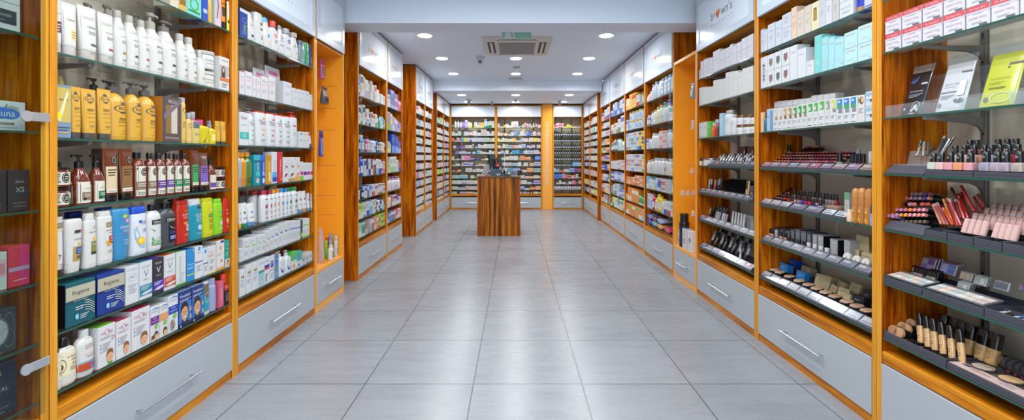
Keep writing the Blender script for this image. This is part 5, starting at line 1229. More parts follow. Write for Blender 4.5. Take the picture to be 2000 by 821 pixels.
def pep(): return [('o', .75, .45, .6, .42, .04, '#e8e0b8'), ('t', 'PEPTIDES', .5, .8, .7, '#c8b070'), fine(.3, 2, '#dfeef0'), ('e', .8, .12, .04, .02, '#3a8aa0')]
for x0, x1, y, c in ((1590.6, 1604.5, 69, '#7fd2cc'), (1604.8, 1618, 75, '#9fd8de'), (1618.3, 1630, 75, '#a8dce4'), (1630.3, 1648, 77, '#a8dcec')):
    C(x0, x1, y, c, ('tall turquoise box', 'pale turquoise box')[c != '#7fd2cc'], pep()[1:] if c == '#7fd2cc' else pep(), name='skin_care_box', d=.08)
two(1648.3, 1675, 66, '#bde2ee', 'pale blue box with fine arc', pep(), d=.08); two(1675.3, 1705, 53, '#bde2ee', 'pale blue box with fine arc', pep(), d=.08)
shelf(WR, ZR[2], BAY, 3, lim=LIM)
C(1480.5, 1491, 221, '#f0c890', 'pale orange box', [fine(.7, 3)], name='skin_care_box')
B(1491, 1497, 219, 'square', '#1f6a8a', ('screw', .28, .7, '#26262c'), 'slim blue bottle with dark cap')
C(1497.5, 1509.5, 214, '#bcd2e6', 'pale blue box with blue side', [('r', .55, 0, 1, .92, '#6a9ac4'), fine(.7, 3, G, .1, .5)], name='skin_care_box')
GRN, WOO = '#3a9a3a', '#8a6a50'
def bio(c, c2, hi=.62): return [('r', .25, hi, .95, .95, c), ('r', .3, hi+.06, .6, hi+.2, '#e9ebea'), ('r', .45, hi-.14, .95, hi, c2), fine(hi-.25, 3), fine(.08, 1, '#6a6a70')]
seq = [(1510, 1519, 213, '#dcd6cc', '#b88a5a'), (1519, 1528, 212, '#e0dcd4', '#a89078'), (1528, 1537, 211, '#c89a64', '#7a5a48'), (1537, 1547, 210, '#b8865a', '#8a6a50'),
       (1547.5, 1557, 209, GRN, WOO), (1557, 1566.5, 206, GRN, WOO), (1566.5, 1575.5, 205, GRN, '#9a7a60'), (1576, 1588, 202, '#4aa84a', '#e8eae6'), (1588, 1598, 200, '#4aa84a', '#e8eae6'), (1598, 1611, 197, '#5ab04a', '#e8eae6'), (1611, 1621, 196, '#8a9a8a', '#dfe0dc'), (1621, 1633.5, 194, '#c8d070', '#8a8a8c')]
for x0, x1, y, c, c2 in seq:
    C(x0+.1, x1-.1, y, '#eaebe9', f'white box with {cname(c)} photo', bio(c, c2), name='skin_care_box', d=.06)
for x0, x1, y in ((1634, 1647, 193), (1647, 1660.5, 191), (1660.5, 1674, 189)):
    C(x0, x1-.2, y, '#eceef0', 'white box with blue lake photo', [('r', .1, .58, .9, .95, '#3a84c4'), ('r', .1, .58, .9, .72, '#4a9a6a'), ('e', .4, .85, .2, .04, '#e4eef4'), ('r', .3, .42, .9, .58, '#8a8a92'), fine(.32, 3), fine(.06, 1, '#5a5a60')], name='skin_care_box', d=.06)
C(1674.3, 1689, 187, '#e8e6e2', 'white box with brown bowl photo', [('e', .6, .8, .3, .14, '#8a4a2a'), ('e', .7, .82, .2, .1, '#d8b48a'), ('p', [(.1, .95), (.4, .8), (.2, .7)], '#4a8a3a'), fine(.5, 4)], name='skin_care_box', d=.07)
two(1690, 1705.5, 180, '#dfe8ee', 'white box with mountain photo', [('r', .05, .4, .9, .9, '#8ab4d4'), ('p', [(.05, .5), (.3, .75), (.5, .58), (.75, .8), (.9, .5)], '#f2f6f8'), ('r', .6, .3, .95, .5, '#6a6e78')], d=.07)
for i, x in enumerate(range(1512, 1628, 12)):
    C(x, x+11.5, 200-i*1.4-(4 if i > 5 else 0), '#e6e8ea', 'plain white box', [fine(.8, 1)], t=.1, d=.05, layer='rear', name='skin_care_box')
shelf(WR, ZR[3], BAY, 4, lim=LIM)
tray(1480, 1706, 10, 'dark make-up tray with pink-marked cards', cards=['#b88894', '#9a9ca8', '#a08090', '#9498a4', '#a88894', '#b86a78', '#9c8090', '#a8908c', '#9c8098', '#b89478'])
LC = ['#e0502c', '#d8442e', '#e87a30', '#d06a70', '#e08a80', '#e8803a', '#d8906a', '#c06a72', '#b05a68', '#d08a90', '#c87078', '#c85a68', '#b84a58', '#d07a80', '#cc6a70', '#a84858', '#d8807a']
for r_, (x0, x1, t, z, n) in enumerate(((1485, 1632, .075, .018, 27), (1491, 1640, .105, .036, 27), (1499, 1648, .135, .054, 26), (1510, 1660, .165, .072, 25))):
    for i in range(n):
        px = x0+(x1-x0)*i/(n-1)
        c = LC[min(16, int(i*.62)+(i*7+r_*3) % 4)] if r_ < 3 else LC[(i*5+3) % 17]
        at_px(lipstick(c, .0125, .05, '#e0502c' if (r_ == 0 and i < 3) else '#17171a'), px, 0, t, f'{cname(c)} lipstick tester', 'lipstick', ('front-row', 'second-row', 'third-row', 'rear-row')[r_], z=z, tilt=-.75)
for i in range(6):
    c = ('#c88a7a', '#a86058', '#e0a888', '#d89a8a', '#b8685a', '#d08080')[i]
    at_px(lipstick(c, .02, .075, '#26201e'), 1562+i*6.5, 0, .2, 'large brown-red lipstick tester', 'lipstick', 'top-row', z=.092, tilt=-.8)
for px, c0, c1 in ((1531.5, '#e8d2c0', '#b8604a'), (1537.5, '#d8d4d0', '#17171a')):
    at_px(slim(.022, .085, c0, c1, .5), px, 0, .2, f'{cname(c1)}-capped small bottle', 'bottle', 'rear', z=.075)
at_px(slim(.03, .085, '#c9c6c2', '#17171a', .42, 16), 1640, 0, .07, 'tall silver and black tube', 'tube', z=.017)
for px, c in ((1664.5, '#d88a8c'), (1671.5, '#e0b0a0'), (1678.5, '#d0404a'), (1686.5, '#e88a68')):
    at_px(slim(.021, .078, c, '#1d1a22', .38, 14, 'lip_gloss'), px, 0, .075, f'black-capped {cname(c)} lip gloss', 'lip gloss', z=.017)
at_px(slim(.024, .09, '#c0b0ac', '#d8d4d0', .4, 14), 1702, 0, .075, 'pale pearl tube', 'tube', z=.017)
at_px(slim(.022, .1, '#26262c', '#8a94a8', .8, 14), 1677, 0, .13, 'dark tube with grey-blue top', 'tube', 'rear', z=.017)
shelf(WR, ZR[4], BAY, 5, lim=LIM)
tray(1482, 1538, 3, 'dark make-up tray under red lip glosses', cards=['#d8c0bc', '#d0c4c4', '#c8ccd4'])
tray(1539, 1600, 2, 'dark make-up tray under nail polishes')
tray(1601, 1650, 2, 'dark make-up tray with white card windows', cards=['#dfe6ea', '#d8dce0'])
for r_ in range(5):
    for i in range(9):
        at_px(lipstick(('#d02a2a', '#e06a5a', '#c83a48', '#e8a89a', '#b82030')[(i*2+r_) % 5], .011, .05, '#18161a'), 1493+i*4.5+r_*.7, 0, .075+.028*r_, 'red-tipped lip colour', 'lip colour', ('first-tier', 'second-tier', 'third-tier', 'fourth-tier', 'fifth-tier')[r_], z=.02+.017*r_, tilt=-.9)
PC = ['#d8b8ac', '#c03a3e', '#b83038', '#e0945a', '#d04a70', '#e09aa0', '#e2b4b0', '#e0b8b4', '#d0a8ac', '#4a4450', '#b08a98', '#c0a8a0', '#b89890', '#b8303a']
for i, c in enumerate(PC):
    at_px(polish(.02, .062, c, mark=False), 1552+i*6.4, 0, .16, f'{cname(c)} nail polish', 'nail polish', 'rear-row', z=.05)
PC2 = ['#5a5a7a', '#e04a30', '#d83a34', '#d8788e', '#d8b0b4', '#c8a8b0', '#5a3ab8', '#c0307a', '#e03a4a', '#2a2ac0', '#e0a0a0', '#8aa4c0']
for i, c in enumerate(PC2):
    f_ = i in (3, 9, 11)
    at_px(polish(.027 if f_ else .022, .068 if f_ else .058, c, mark=False), 1527+i*6.9, 0, .062 if f_ else .11, f'{cname(c)} nail polish', 'nail polish', 'front-row', z=.018 if f_ else .03)
o = MB().box(-.05, .05, -.035, .035, 0, .022, mat('#b08868', .3), c=.002).build('eye_palette'); MB().box(-.046, .046, -.031, .031, .0222, .024, mat('#dfc8b8', .2)).build('palette_lid', o)
at_px(o, 1636, 0, .12, 'flat brown powder palette', 'palette', z=.03)
C(1649, 1659, 376, '#e6e8e2', 'white box with green top', [('r', 0, .72, 1, 1, '#7ab890'), fine(.5, 4, '#c8a890')], t=.1, d=.04, name='make_up_box', dz=.0002)
B(1650, 1659.5, 412, 'cyl', '#e2c4a8', ('screw', .3, .9, '#e8d2bc'), 'beige round bottle', h=.06)
for x0, x1, y in ((1660, 1671, 367), (1671.5, 1683.5, 366.5), (1684, 1698, 368)):
    B(x0, x1, y, 'cyl', '#b9783a', ('dome', .26, 1.0, '#c28448'), 'orange-brown spray can with yellow figure', [('t', 'SUBLIMIC', .5, .62, .7, '#e0b080'), fine(.56, 2, '#d8a878'), ('r', .3, .42, .7, .5, '#e8a830'), ('p', [(.2, .06), (.4, .2), (.6, .4), (.55, .25), (.75, .05), (.6, .05), (.5, .14), (.35, .05)], '#e8b030')], N=24)
B(1698, 1705, 370, 'cyl', '#5a2a1a', ('dome', .26, 1.0, '#6a3420'), 'dark brown spray can', t=.07, layer='rear')
C(1699, 1706, 402, '#4a4a58', 'dark and pale blue box', [('r', 0, 0, 1, .62, '#8a9cd0'), fine(.4, 4, '#c8d2ec')], name='make_up_box', dz=.0002)
shelf(WR, ZR[5], BAY, 6, lim=LIM)
tray(1486, 1697, 9, 'dark make-up tray with silver cards')
for px, b, c in ((1500.5, '#e0b490', '#17171a'), (1508.5, '#d8a888', '#17171a'), (1516.5, '#c8b4a4', '#9a9aa0'), (1525, '#e0b898', '#17171a'), (1534, '#d8ac8c', '#17171a')):
    at_px(foundation(.028, .062, b, c, .5), px, 0, .075, f'small beige foundation bottle, {cname(c)} cap', 'foundation', 'middle-row', z=.02)
for i in range(4):
    at_px(foundation(.027, .05, '#dcb08c', '#17171a', .45), 1540+i*10.4, 0, .062, 'small beige foundation bottle, black cap', 'foundation', 'front-row', z=.018)
for i in range(4):
    at_px(foundation(.028, .048, '#dcb08c', '#d8d8d8', .4), 1580+i*11.8, 0, .062, 'small beige foundation jar, white cap', 'foundation', 'front-row', z=.018)
for i, (x0, x1, y, c) in enumerate(((1512, 1522, 443, '#3a2a30'), (1522.5, 1532, 446, '#4a4a52'), (1532.5, 1543, 450, '#6a6e78'), (1544, 1552, 447, '#5a5c64'), (1553, 1563, 447, '#6c6e76'), (1564, 1574, 451, '#7a7c84'), (1575, 1585, 453, '#4a4c58'), (1586.5, 1596, 457, '#b8b8ba'), (1597, 1608, 459, '#c0c0c0'), (1621, 1636, 466, '#c4c4c6'))):
    C(x0, x1, y, c, f'{cname(c)} slim make-up box', [('r', .2, .15, .8, .85, '#8a8c94' if i < 7 else '#d8d8d8'), fine(.7, 2)], t=.11, d=.1, side='#1c1c20', name='make_up_box', layer='rear-row')
C(1648, 1660, 468, '#c6c6c8', 'tall silver box', [fine(.8, 2)], t=.1, d=.05, name='make_up_box', layer='rear-row')
GDB = '#d8c49a'
def gbox(px0, px1, y0, y1, t, d, desc='gold-beige box', layer='', tilt=0):
    zb = SH.w.height(px0, y1, t)-SH.z; zt = SH.w.height(px0, y0, t)-SH.z
    zb = max(zb, .017); w = abs(SH.w.along(px1, t)-SH.w.along(px0, t))
    o = carton('make_up_box', rd(w), d, rd(max(.02, zt-zb)), GDB, (('l', .3, .7, .7, 2, .1, '#b09a6a'), ('r', .05, .04, .95, .08, '#b8a272')), '#a8904e', '#e2d2ac')
    SH.put_at(o, (SH.w.along(px1, t)+SH.w.along(px0, t))/2, d, desc, 'box', layer, zb, t, 0, tilt)
gbox(1672, 1697, 458, 490, .15, .06, 'large gold-beige box', 'rear-row'); gbox(1657, 1678, 484, 503, .13, .05); gbox(1682, 1704, 492, 517, .13, .05)
for i, px in enumerate((1653, 1671.5, 1690)):
    o = MB().cyl((0, 0, 0), (0, .012, 0), .026, mat('#e2dfd8', .3), 28).build('powder_compact')
    MB().cyl((0, -.0016, 0), (0, -.0002, 0), .0235, mat('#eeece6', .35), 28).build('lid', o); MB().cyl((0, -.0022, 0), (0, -.0017, 0), .006, mat('#c8a86a', .4), 14).build('emblem', o)
    at_px(o, px, 0, .07, 'round white compact with gold emblem', 'compact', z=.044, tilt=-.25)
shelf(WR, ZR[6], BAY, 7, lim=LIM)
tray(1483, 1706, 10, 'dark make-up tray with bright cards', cards=['#b4b6ba', '#c0c2c6', '#babcc0', '#aeb2ba', '#b8b8be'])
for i, (x, y) in enumerate(((140, 182), (200, 210), (270, 240), (342, 272), (408, 300), (470, 330), (535, 358), (602, 388), (688, 424), (762, 460), (838, 490))):
    at_px(pan(.032, ('#c8a07c', '#c8a284', '#c49878', '#cca886', '#c49a80')[i % 5]), 1470+x/3.731, 0, .088, 'open round powder tester', 'powder', z=.045, tilt=.12)
def bbox(px0, px1, y0, y1, c, t, d=.045, desc='blue box', tilt=-.2, turn=0):
    zb = max(.017, SH.w.height(px0, y1, t)-SH.z); zt = SH.w.height(px0, y0, t)-SH.z
    w = abs(SH.w.along(px1, t)-SH.w.along(px0, t))
    o = carton('make_up_box', rd(w), d, rd(max(.02, zt-zb)), c, (('l', .2, .6, .7, 2, .12, '#a8c8e8' if c[1] in '123' else '#b09a6a'),), None, None)
    SH.put_at(o, (SH.w.along(px1, t)+SH.w.along(px0, t))/2, d, desc, 'box', '', zb, t, turn, tilt)
bbox(1521, 1536, 513, 528, '#2a86d0', .125, desc='bright blue small box'); bbox(1540, 1553, 506, 520, '#1f4fc8', .19, desc='deep blue small box')
bbox(1553, 1569, 528, 546, '#2a92dc', .13, desc='bright blue small box'); bbox(1563, 1580, 519, 534, '#ddd2b0', .2, desc='cream and gold small box'); bbox(1570, 1585, 540, 552, '#26262c', .16, desc='small black box')
for px0, px1, y0, y1, t in ((1589, 1611, 534, 562, .15), (1610, 1628, 537, 550, .21), (1617, 1633, 556, 570, .16), (1632, 1650, 549, 562, .2), (1636, 1652, 562, 575, .16), (1655, 1676, 552, 572, .2), (1634, 1656, 569, 582, .13)):
    bbox(px0, px1, y0, y1, '#d6c296', t, desc='gold-beige small box', tilt=-.35, turn=RN.uniform(-.3, .3))
bbox(1662, 1684, 574, 594, '#2e2e32', .15, desc='black small box'); bbox(1682, 1698, 565, 588, '#26262a', .2, desc='black small box')
SH.close(); SH = None
# ---- first right bay (I)
BAY = 'first right bay'; LIM = (R0+.031, R1-.031); ZSETS[id(WR)] = ZI
shelf(WR, ZI[1], BAY, 1, lim=LIM)
RB = '#d4525a'
def cw(n): return [('r', 0, .74, 1, 1, RB), ('t', 'Dr Irena Eris', .5, .865, .66, '#f6e4e4'), ('r', 0, .66, 1, .74, '#e4dce8'), fine(.62, 1, '#b8b0d0', .3, .7), ('t', 'CLINIC WAY', .5, .42, .74, '#c89aa0'), ('t', n, .86, .33, .07, '#b05a68'), fine(.22, 2, '#c8c4cc', .25, .7), ('r', .58, .04, .9, .13, '#6a6a72')]
fr = [1727, 1761, 1801, 1842, 1886, 1935, 1991, 2060]
for i in range(7):
    for j in (0, 1):
        w, _ = dims(fr[i], fr[i+1]-1, 60)
        SH.put(carton('cream_box', w, .08, .078, '#ece9ee', tuple(cw(('1', '2', '2', '3')[(i+j) % 4]+'°')), '#e4dfe4', '#c8404c'), fr[i], fr[i+1]-1, .08, 'white cream box with red top band', 'box', ('lower-row', 'upper-row')[j], j*.0788)
shelf(WR, ZI[2], BAY, 2, lim=LIM)
ACR = clear('#fafcfd', fac=.05)
# clear stands with hanging face-mask sachets
def sachet(x0, x1, y, col, desc, ps, seal, tilt=-.3):
    w, h = dims(x0, x1, y, 0, .05)
    w = rd(min(w-.012, .12)); h = min(h*1.03, .2)
    o = pouch('face_mask_sachet', w, h, .012, col, tuple(ps), None)
    a, b = SH.span(x0, x1, .012)
    return SH.put_at(o, (a+b)/2, .012, desc, 'sachet', '', .006, .055), tilt
def stand(x0, x1):
    a, b = SH.span(x0, x1, .012); W = abs(b-a)-.004
    r = empty('clear_stand', (0, 0, 0))
    MB().box(-W/2, W/2, -.075, .075, 0, .003, ACR).build('base', r)
    MB().box(-W/2, W/2, -.075, -.072, .0032, .055, ACR).build('front_lip', r)
    m = MB().box(-W/2, W/2, .02, .023, .0032, .19, ACR); m.rot('X', -.3, (0, .02, .003)); m.build('back_rest', r)
    for sx in (-1, 1): MB().box(sx*W/2-(.003 if sx > 0 else 0), sx*W/2+(.003 if sx < 0 else 0), -.0718, .019, .0032, .05, ACR).build('side', r)
    SH.put_at(r, (a+b)/2, .15, 'clear plastic stand holding a face-mask sachet', 'stand', '', 0, .012)
for x0, x1 in ((1724, 1790), (1791, 1873), (1874, 1968), (1969, 2060)): stand(x0, x1)
sm = '#3a3a40'
for x0, x1, y, col, desc, ps in (
    (1724, 1790, 155, '#1e2026', 'black face-mask sachet with white bubbles', [('t', 'DETOXIFYING', .5, .55, .62, '#c8ccd4'), ('l', .2, .48, .85, 3, .03, '#a8acb4'), ('r', .65, .7, .92, .74, '#c8ccd4'), ('p', [(.1, .78), (.3, .9), (.25, .8), (.5, .93), (.45, .8), (.3, .74)], '#3a5a8a'), ('e', .68, .17, .1, .06, '#d4d8dc'), ('e', .55, .1, .07, .04, '#c4c8cc'), ('e', .8, .1, .06, .04, '#c4c8cc'), ('o', .7, .2, .18, .1, .15, '#b8bcc0'), ('e', .2, .14, .06, .03, '#c8ccd4')]),
    (1791, 1873, 138, '#dcdee0', 'white face-mask sachet with small face drawing', [('t', 'BLACK PEEL', .4, .56, .5, '#8a8c94'), fine(.5, 1, '#9a9ca4', .15, .55, .02), ('r', .08, .38, .62, .405, '#7a7c86'), ('r', .62, .78, .95, .81, '#5a5c64'), fine(.32, 3, '#a8aab2', .1, .6, .03), ('r', .68, .3, .9, .6, '#e8eaea'), ('e', .78, .2, .16, .05, '#5a5c64'), ('e', .76, .24, .06, .02, '#e4e4e4'), ('e', .14, .13, .07, .045, '#8a8c94')]),
    (1874, 1968, 118, '#c0c63a', 'yellow-green face-mask sachet', [('t', 'NOURISHING', .45, .52, .56, '#8a8e2a'), fine(.45, 2, '#8a8e2a', .15, .6, .03), ('r', .6, .76, .98, .8, '#5a5c4a'), ('e', .62, .72, .03, .02, '#5a5c4a'), ('r', .2, .33, .66, .36, '#7a7e3a'), ('e', .2, .13, .07, .05, '#5a6a6a'), ('o', .62, .15, .3, .1, .1, '#d8dc8a')]),
    (1969, 2060, 100, '#a8cce4', 'light blue face-mask sachet', [('t', 'EYE PATCH', .45, .62, .56, '#6a9ac4'), ('r', .2, .44, .7, .47, '#5a8ab4'), ('e', .2, .15, .07, .05, '#5a7a9a'), ('p', [(.05, .3), (.5, .5), (.9, .35), (.6, .15), (.2, .2)], '#c8e2f2')])):
    o, tl = sachet(x0, x1, y, col, desc, ps, None)
    o.rotation_euler = (-.27, 0, WR.rz)
    w_, h_ = o.dimensions.x, 0
    hang = MB()
    hh = max(v.co.z for v in o.data.vertices); ww = max(v.co.x for v in o.data.vertices)
    hang.box(-ww, ww, .0, .0008, hh+.0004, hh+.035, clear('#f0f4f6', fac=.1)); hang.build('hanging_strip', o)
shelf(WR, ZI[3], BAY, 3, lim=LIM)
def flat_tray(x0, x1, D, hf, desc, cells=0, sloped=False):
    a, b = SH.span(x0, x1, .006); W = abs(b-a)-.002
    r = empty('display_tray', (0, 0, 0)); m = MB()
    if sloped: m.prism([(-D/2, 0), (-D/2, .006), (-D/2+.03, hf+.012), (-D/2+.034, hf+.012), (-D/2+.036, .012), (D/2, .012), (D/2, 0)], 0, -W/2, W/2, TRAY)
    else:
        m.box(-W/2, W/2, -D/2, D/2, 0, .01, TRAY)
        m.box(-W/2, W/2, -D/2, -D/2+.004, .01, hf, TRAY, c=.001).box(-W/2, W/2, D/2-.004, D/2, .01, hf+.012, TRAY)
        for sx in (-1, 1): m.box(min(sx*W/2, sx*(W/2-.003)), max(sx*W/2, sx*(W/2-.003)), -D/2+.004, D/2-.004, .01, hf+.004, TRAY)
        for q in range(cells): y = -D/2+D*(q+1)/(cells+1); m.box(-W/2+.003, W/2-.003, y-.0015, y+.0015, .01, hf, TRAY)
    m.build('tray_body', r)
    SH.put_at(r, (a+b)/2, D, desc, 'tray', '', 0, .006)
    return r
DT = 'dark plastic make-up tray'
flat_tray(1728, 1804.5, .2, .026, DT+' with sloped empty front', sloped=True)
flat_tray(1805.5, 1900, .2, .022, DT+' of pink nail polishes'); flat_tray(1901, 2050, .2, .022, DT+' of mauve nail polishes')
o = empty('acrylic_rack', (0, 0, 0))
a, b = SH.span(1743, 1810, .05); W = abs(b-a)-.004
AC2 = clear('#f2f4f4', fac=.12)
MB().box(-W/2, W/2, -.06, .06, 0, .004, AC2).build('base', o)
MB().box(-W/2, W/2, -.06, -.057, .0042, .022, AC2).build('front_panel', o)
m = MB().box(-W/2, W/2, .0, .003, .0042, .092, AC2); m.rot('X', -.25, (0, 0, .004)); m.build('back_panel', o)
for k in range(7): MB().box(-W/2+W*k/6-.001, -W/2+W*k/6+.001, -.0565, -.002, .0042, .03, AC2).build('divider', o)
SH.put_at(o, (a+b)/2, .12, 'clear acrylic pencil rack with dividers', 'rack', '', .0125, .045)
def stick(p0, p1, r, col, desc, cat, tip=None, nm='make_up_pencil', layer='', t0=.1, t1=.14):
    """pencil between two picture points given as (column, height over the shelf)"""
    s0, s1 = SH.w.along(p0[0], t0), SH.w.along(p1[0], t1)
    A = Vector(SH.w.at(s0, t0, SH.z+p0[1])); Bv = Vector(SH.w.at(s1, t1, SH.z+p1[1]))
    d = Bv-A; L = d.length
    o = MB().cyl((0, 0, 0), (0, 0, L*.86), r, glossy(col), 10).build(nm)
    MB().cyl((0, 0, L*.861), (0, 0, L), r*.97, glossy(tip or col), 10).build('end_cap', o)
    o.rotation_mode = 'QUATERNION'; o.rotation_quaternion = d.to_track_quat('Z', 'Y'); o.location = A
    SH.items.append((-s0 if SH.w.side == 'R' else s0, o, desc, cat, layer))
    return o
def zy(px, y, t): return max(.018, SH.w.height(px, y, t)-SH.z)
for x0, y0, x1, y1, c, tp in ((1757, 310, 1764, 298, '#9ab0a0', None), (1789, 306, 1800, 274, '#2a2a2e', '#3a3a40'), (1792, 304, 1799, 277, '#b8aca0', None), (1803, 305, 1805, 278, '#b0b4b4', '#8ac0a8'), (1812, 304, 1814, 279, '#5a5a5e', None), (1810, 303, 1826, 288, '#3a3a3e', None), (1829, 303, 1845, 266, '#4a4a4e', '#d0ccc8'), (1833, 303, 1849, 272, '#2a2a2e', None), (1836, 304, 1855, 272, '#3a342e', None), (1838, 305, 1864, 268, '#1e1a1a', None)):
    stick((x0, zy(x0, y0, .09)), (x1, zy(x1, y1, .13)), .0045, c, f'{cname(c)} make-up pencil', 'pencil', tp, t0=.09, t1=.13)
def pol(px, col, w, h, t, z, layer): at_px(polish(w, h, col), px, 0, t, f'{cname(col)} nail polish with black cap', 'nail polish', layer, z=z)
for px, c in ((1823.5, '#dfe6d8'), (1839.5, '#ecc0bc'), (1857, '#e6a0ac'), (1875.5, '#f0a070'), (1896, '#e4a0a8')): pol(px, c, .035, .066, .04, .024, 'front-row')
for px, c in ((1927, '#b8b4c8'), (1949, '#ccbcc8'), (1966, '#c8b4c4'), (1992, '#d0c0b8')): pol(px, c, .036, .07, .04, .024, 'front-row')
for px, c in ((1866, '#e8d4c4'), (1884, '#e0c0b0'), (1903, '#e0c8b8'), (1923, '#c08870'), (1936, '#b8b0c8'), (1953, '#88b0d8'), (1971, '#a8a8d0'), (1988, '#b02a3a')): pol(px, c, .031, .068, .1, .052, 'middle-row')
for px, c in ((1895, '#c88a7a'), (1908, '#b06a5a'), (1950, '#a02838'), (1968, '#c8b0a8'), (1985, '#c05a6a')): pol(px, c, .031, .068, .155, .074, 'rear-row')
shelf(WR, ZI[4], BAY, 4, lim=LIM)
flat_tray(1726, 1803, .22, .03, DT+' under the lipstick rack', sloped=True)
for x0, x1 in ((1804, 1848.5), (1849.5, 1900.5), (1901.5, 1956), (1957, 2050)): flat_tray(x0, x1, .22, .032, DT+' with empty front cells', 2)
# lipstick rack: tiers of round lipsticks lying with their colour ends to the front
rk = empty('lipstick_rack', (0, 0, 0)); a, b = SH.span(1736, 1812, .1); W = abs(b-a)
AC3 = clear('#e4e6e8', fac=.05)
for r_ in range(7):
    MB().box(-W/2, W/2, -.07+.02*r_, -.0682+.02*r_, .0135, .024+.0205*r_, AC3).build('tier', rk)
MB().box(-W/2, W/2, -.07, .08, .0125, .0134, AC3).build('base', rk)
SH.put_at(rk, (a+b)/2, .15, 'clear tiered rack full of round lipsticks', 'rack', '', 0, .045)
RL = ['#b87a7a', '#c87888', '#b88ac0', '#e08a30', '#e09040', '#e07a8a', '#d89a98', '#e08078', '#e88a84', '#e08030', '#d07a98', '#c88ac0', '#d87090', '#e88a3a', '#e07a80', '#d88088', '#e08a98', '#e88a80', '#6a6a74', '#e88a88', '#7a8088', '#d07a90', '#d88a90', '#8a8a94', '#c8a0a8', '#6a58c0', '#e09070', '#b87aa8', '#8a6a90', '#7a80a0', '#e07a90', '#d88a98', '#9aa0b0', '#d09090', '#6a60c8']
tiers = [(2, [1744, 1752, 1759, 1766, 1774, 1781.5, 1789.5, 1797.5, 1806], 387), (1, [1738, 1745, 1752, 1760.5, 1769, 1777, 1787, 1796, 1805], 416), (3, [1748, 1757, 1764.5, 1773, 1781.5, 1790, 1799, 1809], 410)]
for k, (y, x0, n, dx) in enumerate(((421, 1737, 9, 8.7), (411, 1745, 8, 8.9), (388.5, 1748, 9, 8.6), (380.5, 1749, 9, 8.7), (373, 1761, 3, 8))):
    t = .05+.022*(k if k < 2 else k+1)
    for i in range(n):
        px = x0+dx*i; c = RL[(k*9+i) % 35]
        o = lipstick(c, .0185, .06, '#141416', False)
        at_px(o, px, y, t, f'{cname(c)} round lipstick in the tiered rack', 'lipstick', ('bottom-tier', 'second-tier', 'third-tier', 'fourth-tier', 'top-tier')[k])
        o.rotation_euler = (PI/2-.28, 0, WR.rz)       # colour end to the front
        o.location = Vector(SH.w.at(SH.w.along(px, t), t+.05, SH.z+max(.03, SH.w.height(px, y, t)-SH.z)-.014))
for px, y, c in ((1730.5, 424, '#e0a098'), (1737, 425, '#b07a98'), (1745, 426, '#a87aa0')):
    o = lipstick(c, .018, .05, c, False); at_px(o, px, y, .035, f'clear-capped {cname(c)} lipstick', 'lipstick', 'front-row'); o.rotation_euler = (PI/2-.2, 0, WR.rz)
    o.location = Vector(SH.w.at(SH.w.along(px, .03), .075, SH.z+.05))
for y, x0, n, t, lay in ((434, 1763, 6, .045, 'socket-row'), (398, 1750, 3, .1, 'upper-socket-row')):
    for i in range(n):
        o = lipstick('#5a4a38' if n == 6 else '#2a2a2c', .0185, .05, '#141416', False); px = x0+i*8.8
        at_px(o, px, y, t, 'dark lipstick barrel in the rack', 'lipstick', lay); o.rotation_euler = (PI/2-.28, 0, WR.rz)
        o.location = Vector(SH.w.at(SH.w.along(px, t), t+.045, SH.z+max(.03, SH.w.height(px, y, t)-SH.z)-.012))
for i, (px, c) in enumerate(((1778, '#d890a8'), (1786, '#e07a68'), (1802, '#d05a4a'), (1812, '#c84a3a'))):
    stick((px-4, zy(px, 402, .07)), (px+5, zy(px, 400, .07)), .009, c, f'{cname(c)} lipstick lying across the rack', 'lipstick', nm='lipstick', layer='lying', t0=.09, t1=.1)
for (px, c) in ((1778, '#d0306a'), (1792, '#e0507a'), (1815, '#e08a20'), (1830, '#c86a18')):
    stick((px-6, .16), (px+6, .158), .0085, c, f'{cname(c)} lipstick lying on the rack top', 'lipstick', nm='lipstick', layer='top', t0=.17, t1=.175)
for i, (xb, vb, xt, vt, c, tp) in enumerate(((695, 460, 600, 235, '#c07862', '#e0a890'), (735, 465, 620, 225, '#c87a5a', '#e8b098'), (770, 470, 650, 215, '#d0607a', '#f0b0b8'), (830, 470, 715, 275, '#d84a1e', '#f0906a'), (840, 480, 720, 170, '#c07020', '#e09a40'), (880, 480, 765, 160, '#c84a5a', '#e8a0a0'), (920, 475, 790, 170, '#b84048', '#e8a8a8'), (885, 485, 810, 190, '#b8282a', '#d84a40'), (930, 390, 860, 180, '#a83038', '#e8e4e0'), (960, 400, 890, 165, '#a82420', '#c83a30'), (1000, 390, 890, 110, '#982418', '#b83020'), (1020, 400, 930, 95, '#8a2018', '#a82a1e'), (1075, 310, 925, 20, '#a01e14', '#b83224'), (870, 160, 810, 45, '#6e3420', '#8a4a30'), (1160, 320, 1055, 120, '#8a2a20', '#e4dedc'), (1188, 262, 1100, 100, '#7a2a20', '#e0dad6'))):
    q = .012*(i % 3)
    stick((1720+xb/5.864, zy(1720+xb/5.864, 360+vb/5.864, .07+q)), (1720+xt/5.864, zy(1720+xt/5.864, 360+vt/5.864, .1+q)), .0052, c, f'{cname(c)} lip pencil in the red bunch', 'pencil', tp, 'lip_pencil', t0=.07+q, t1=.1+q)
for r_, (x0, y, n, dx, t) in enumerate(((1883, 442, 4, 12, .06), (1899, 431, 10, 12.5, .1), (1922, 420, 7, 13, .14), (1936, 413, 5, 14, .18))):
    for i in range(n if r_ else 10):
        px = x0+dx*i
        if px > 2040: continue
        if r_ == 0 and i % 5 == 4: continue
        at_px(slim(.0215, .058, '#dcb4ac', '#c89a8c' if r_ else '#e0b0b0', .82, 14, 'lip_balm'), px, 0, t, 'pearly pink lip balm', 'lip balm', ('front-row', 'second-row', 'third-row', 'rear-row')[r_], z=.034+.02*r_, tilt=-.28, turn=-.1)
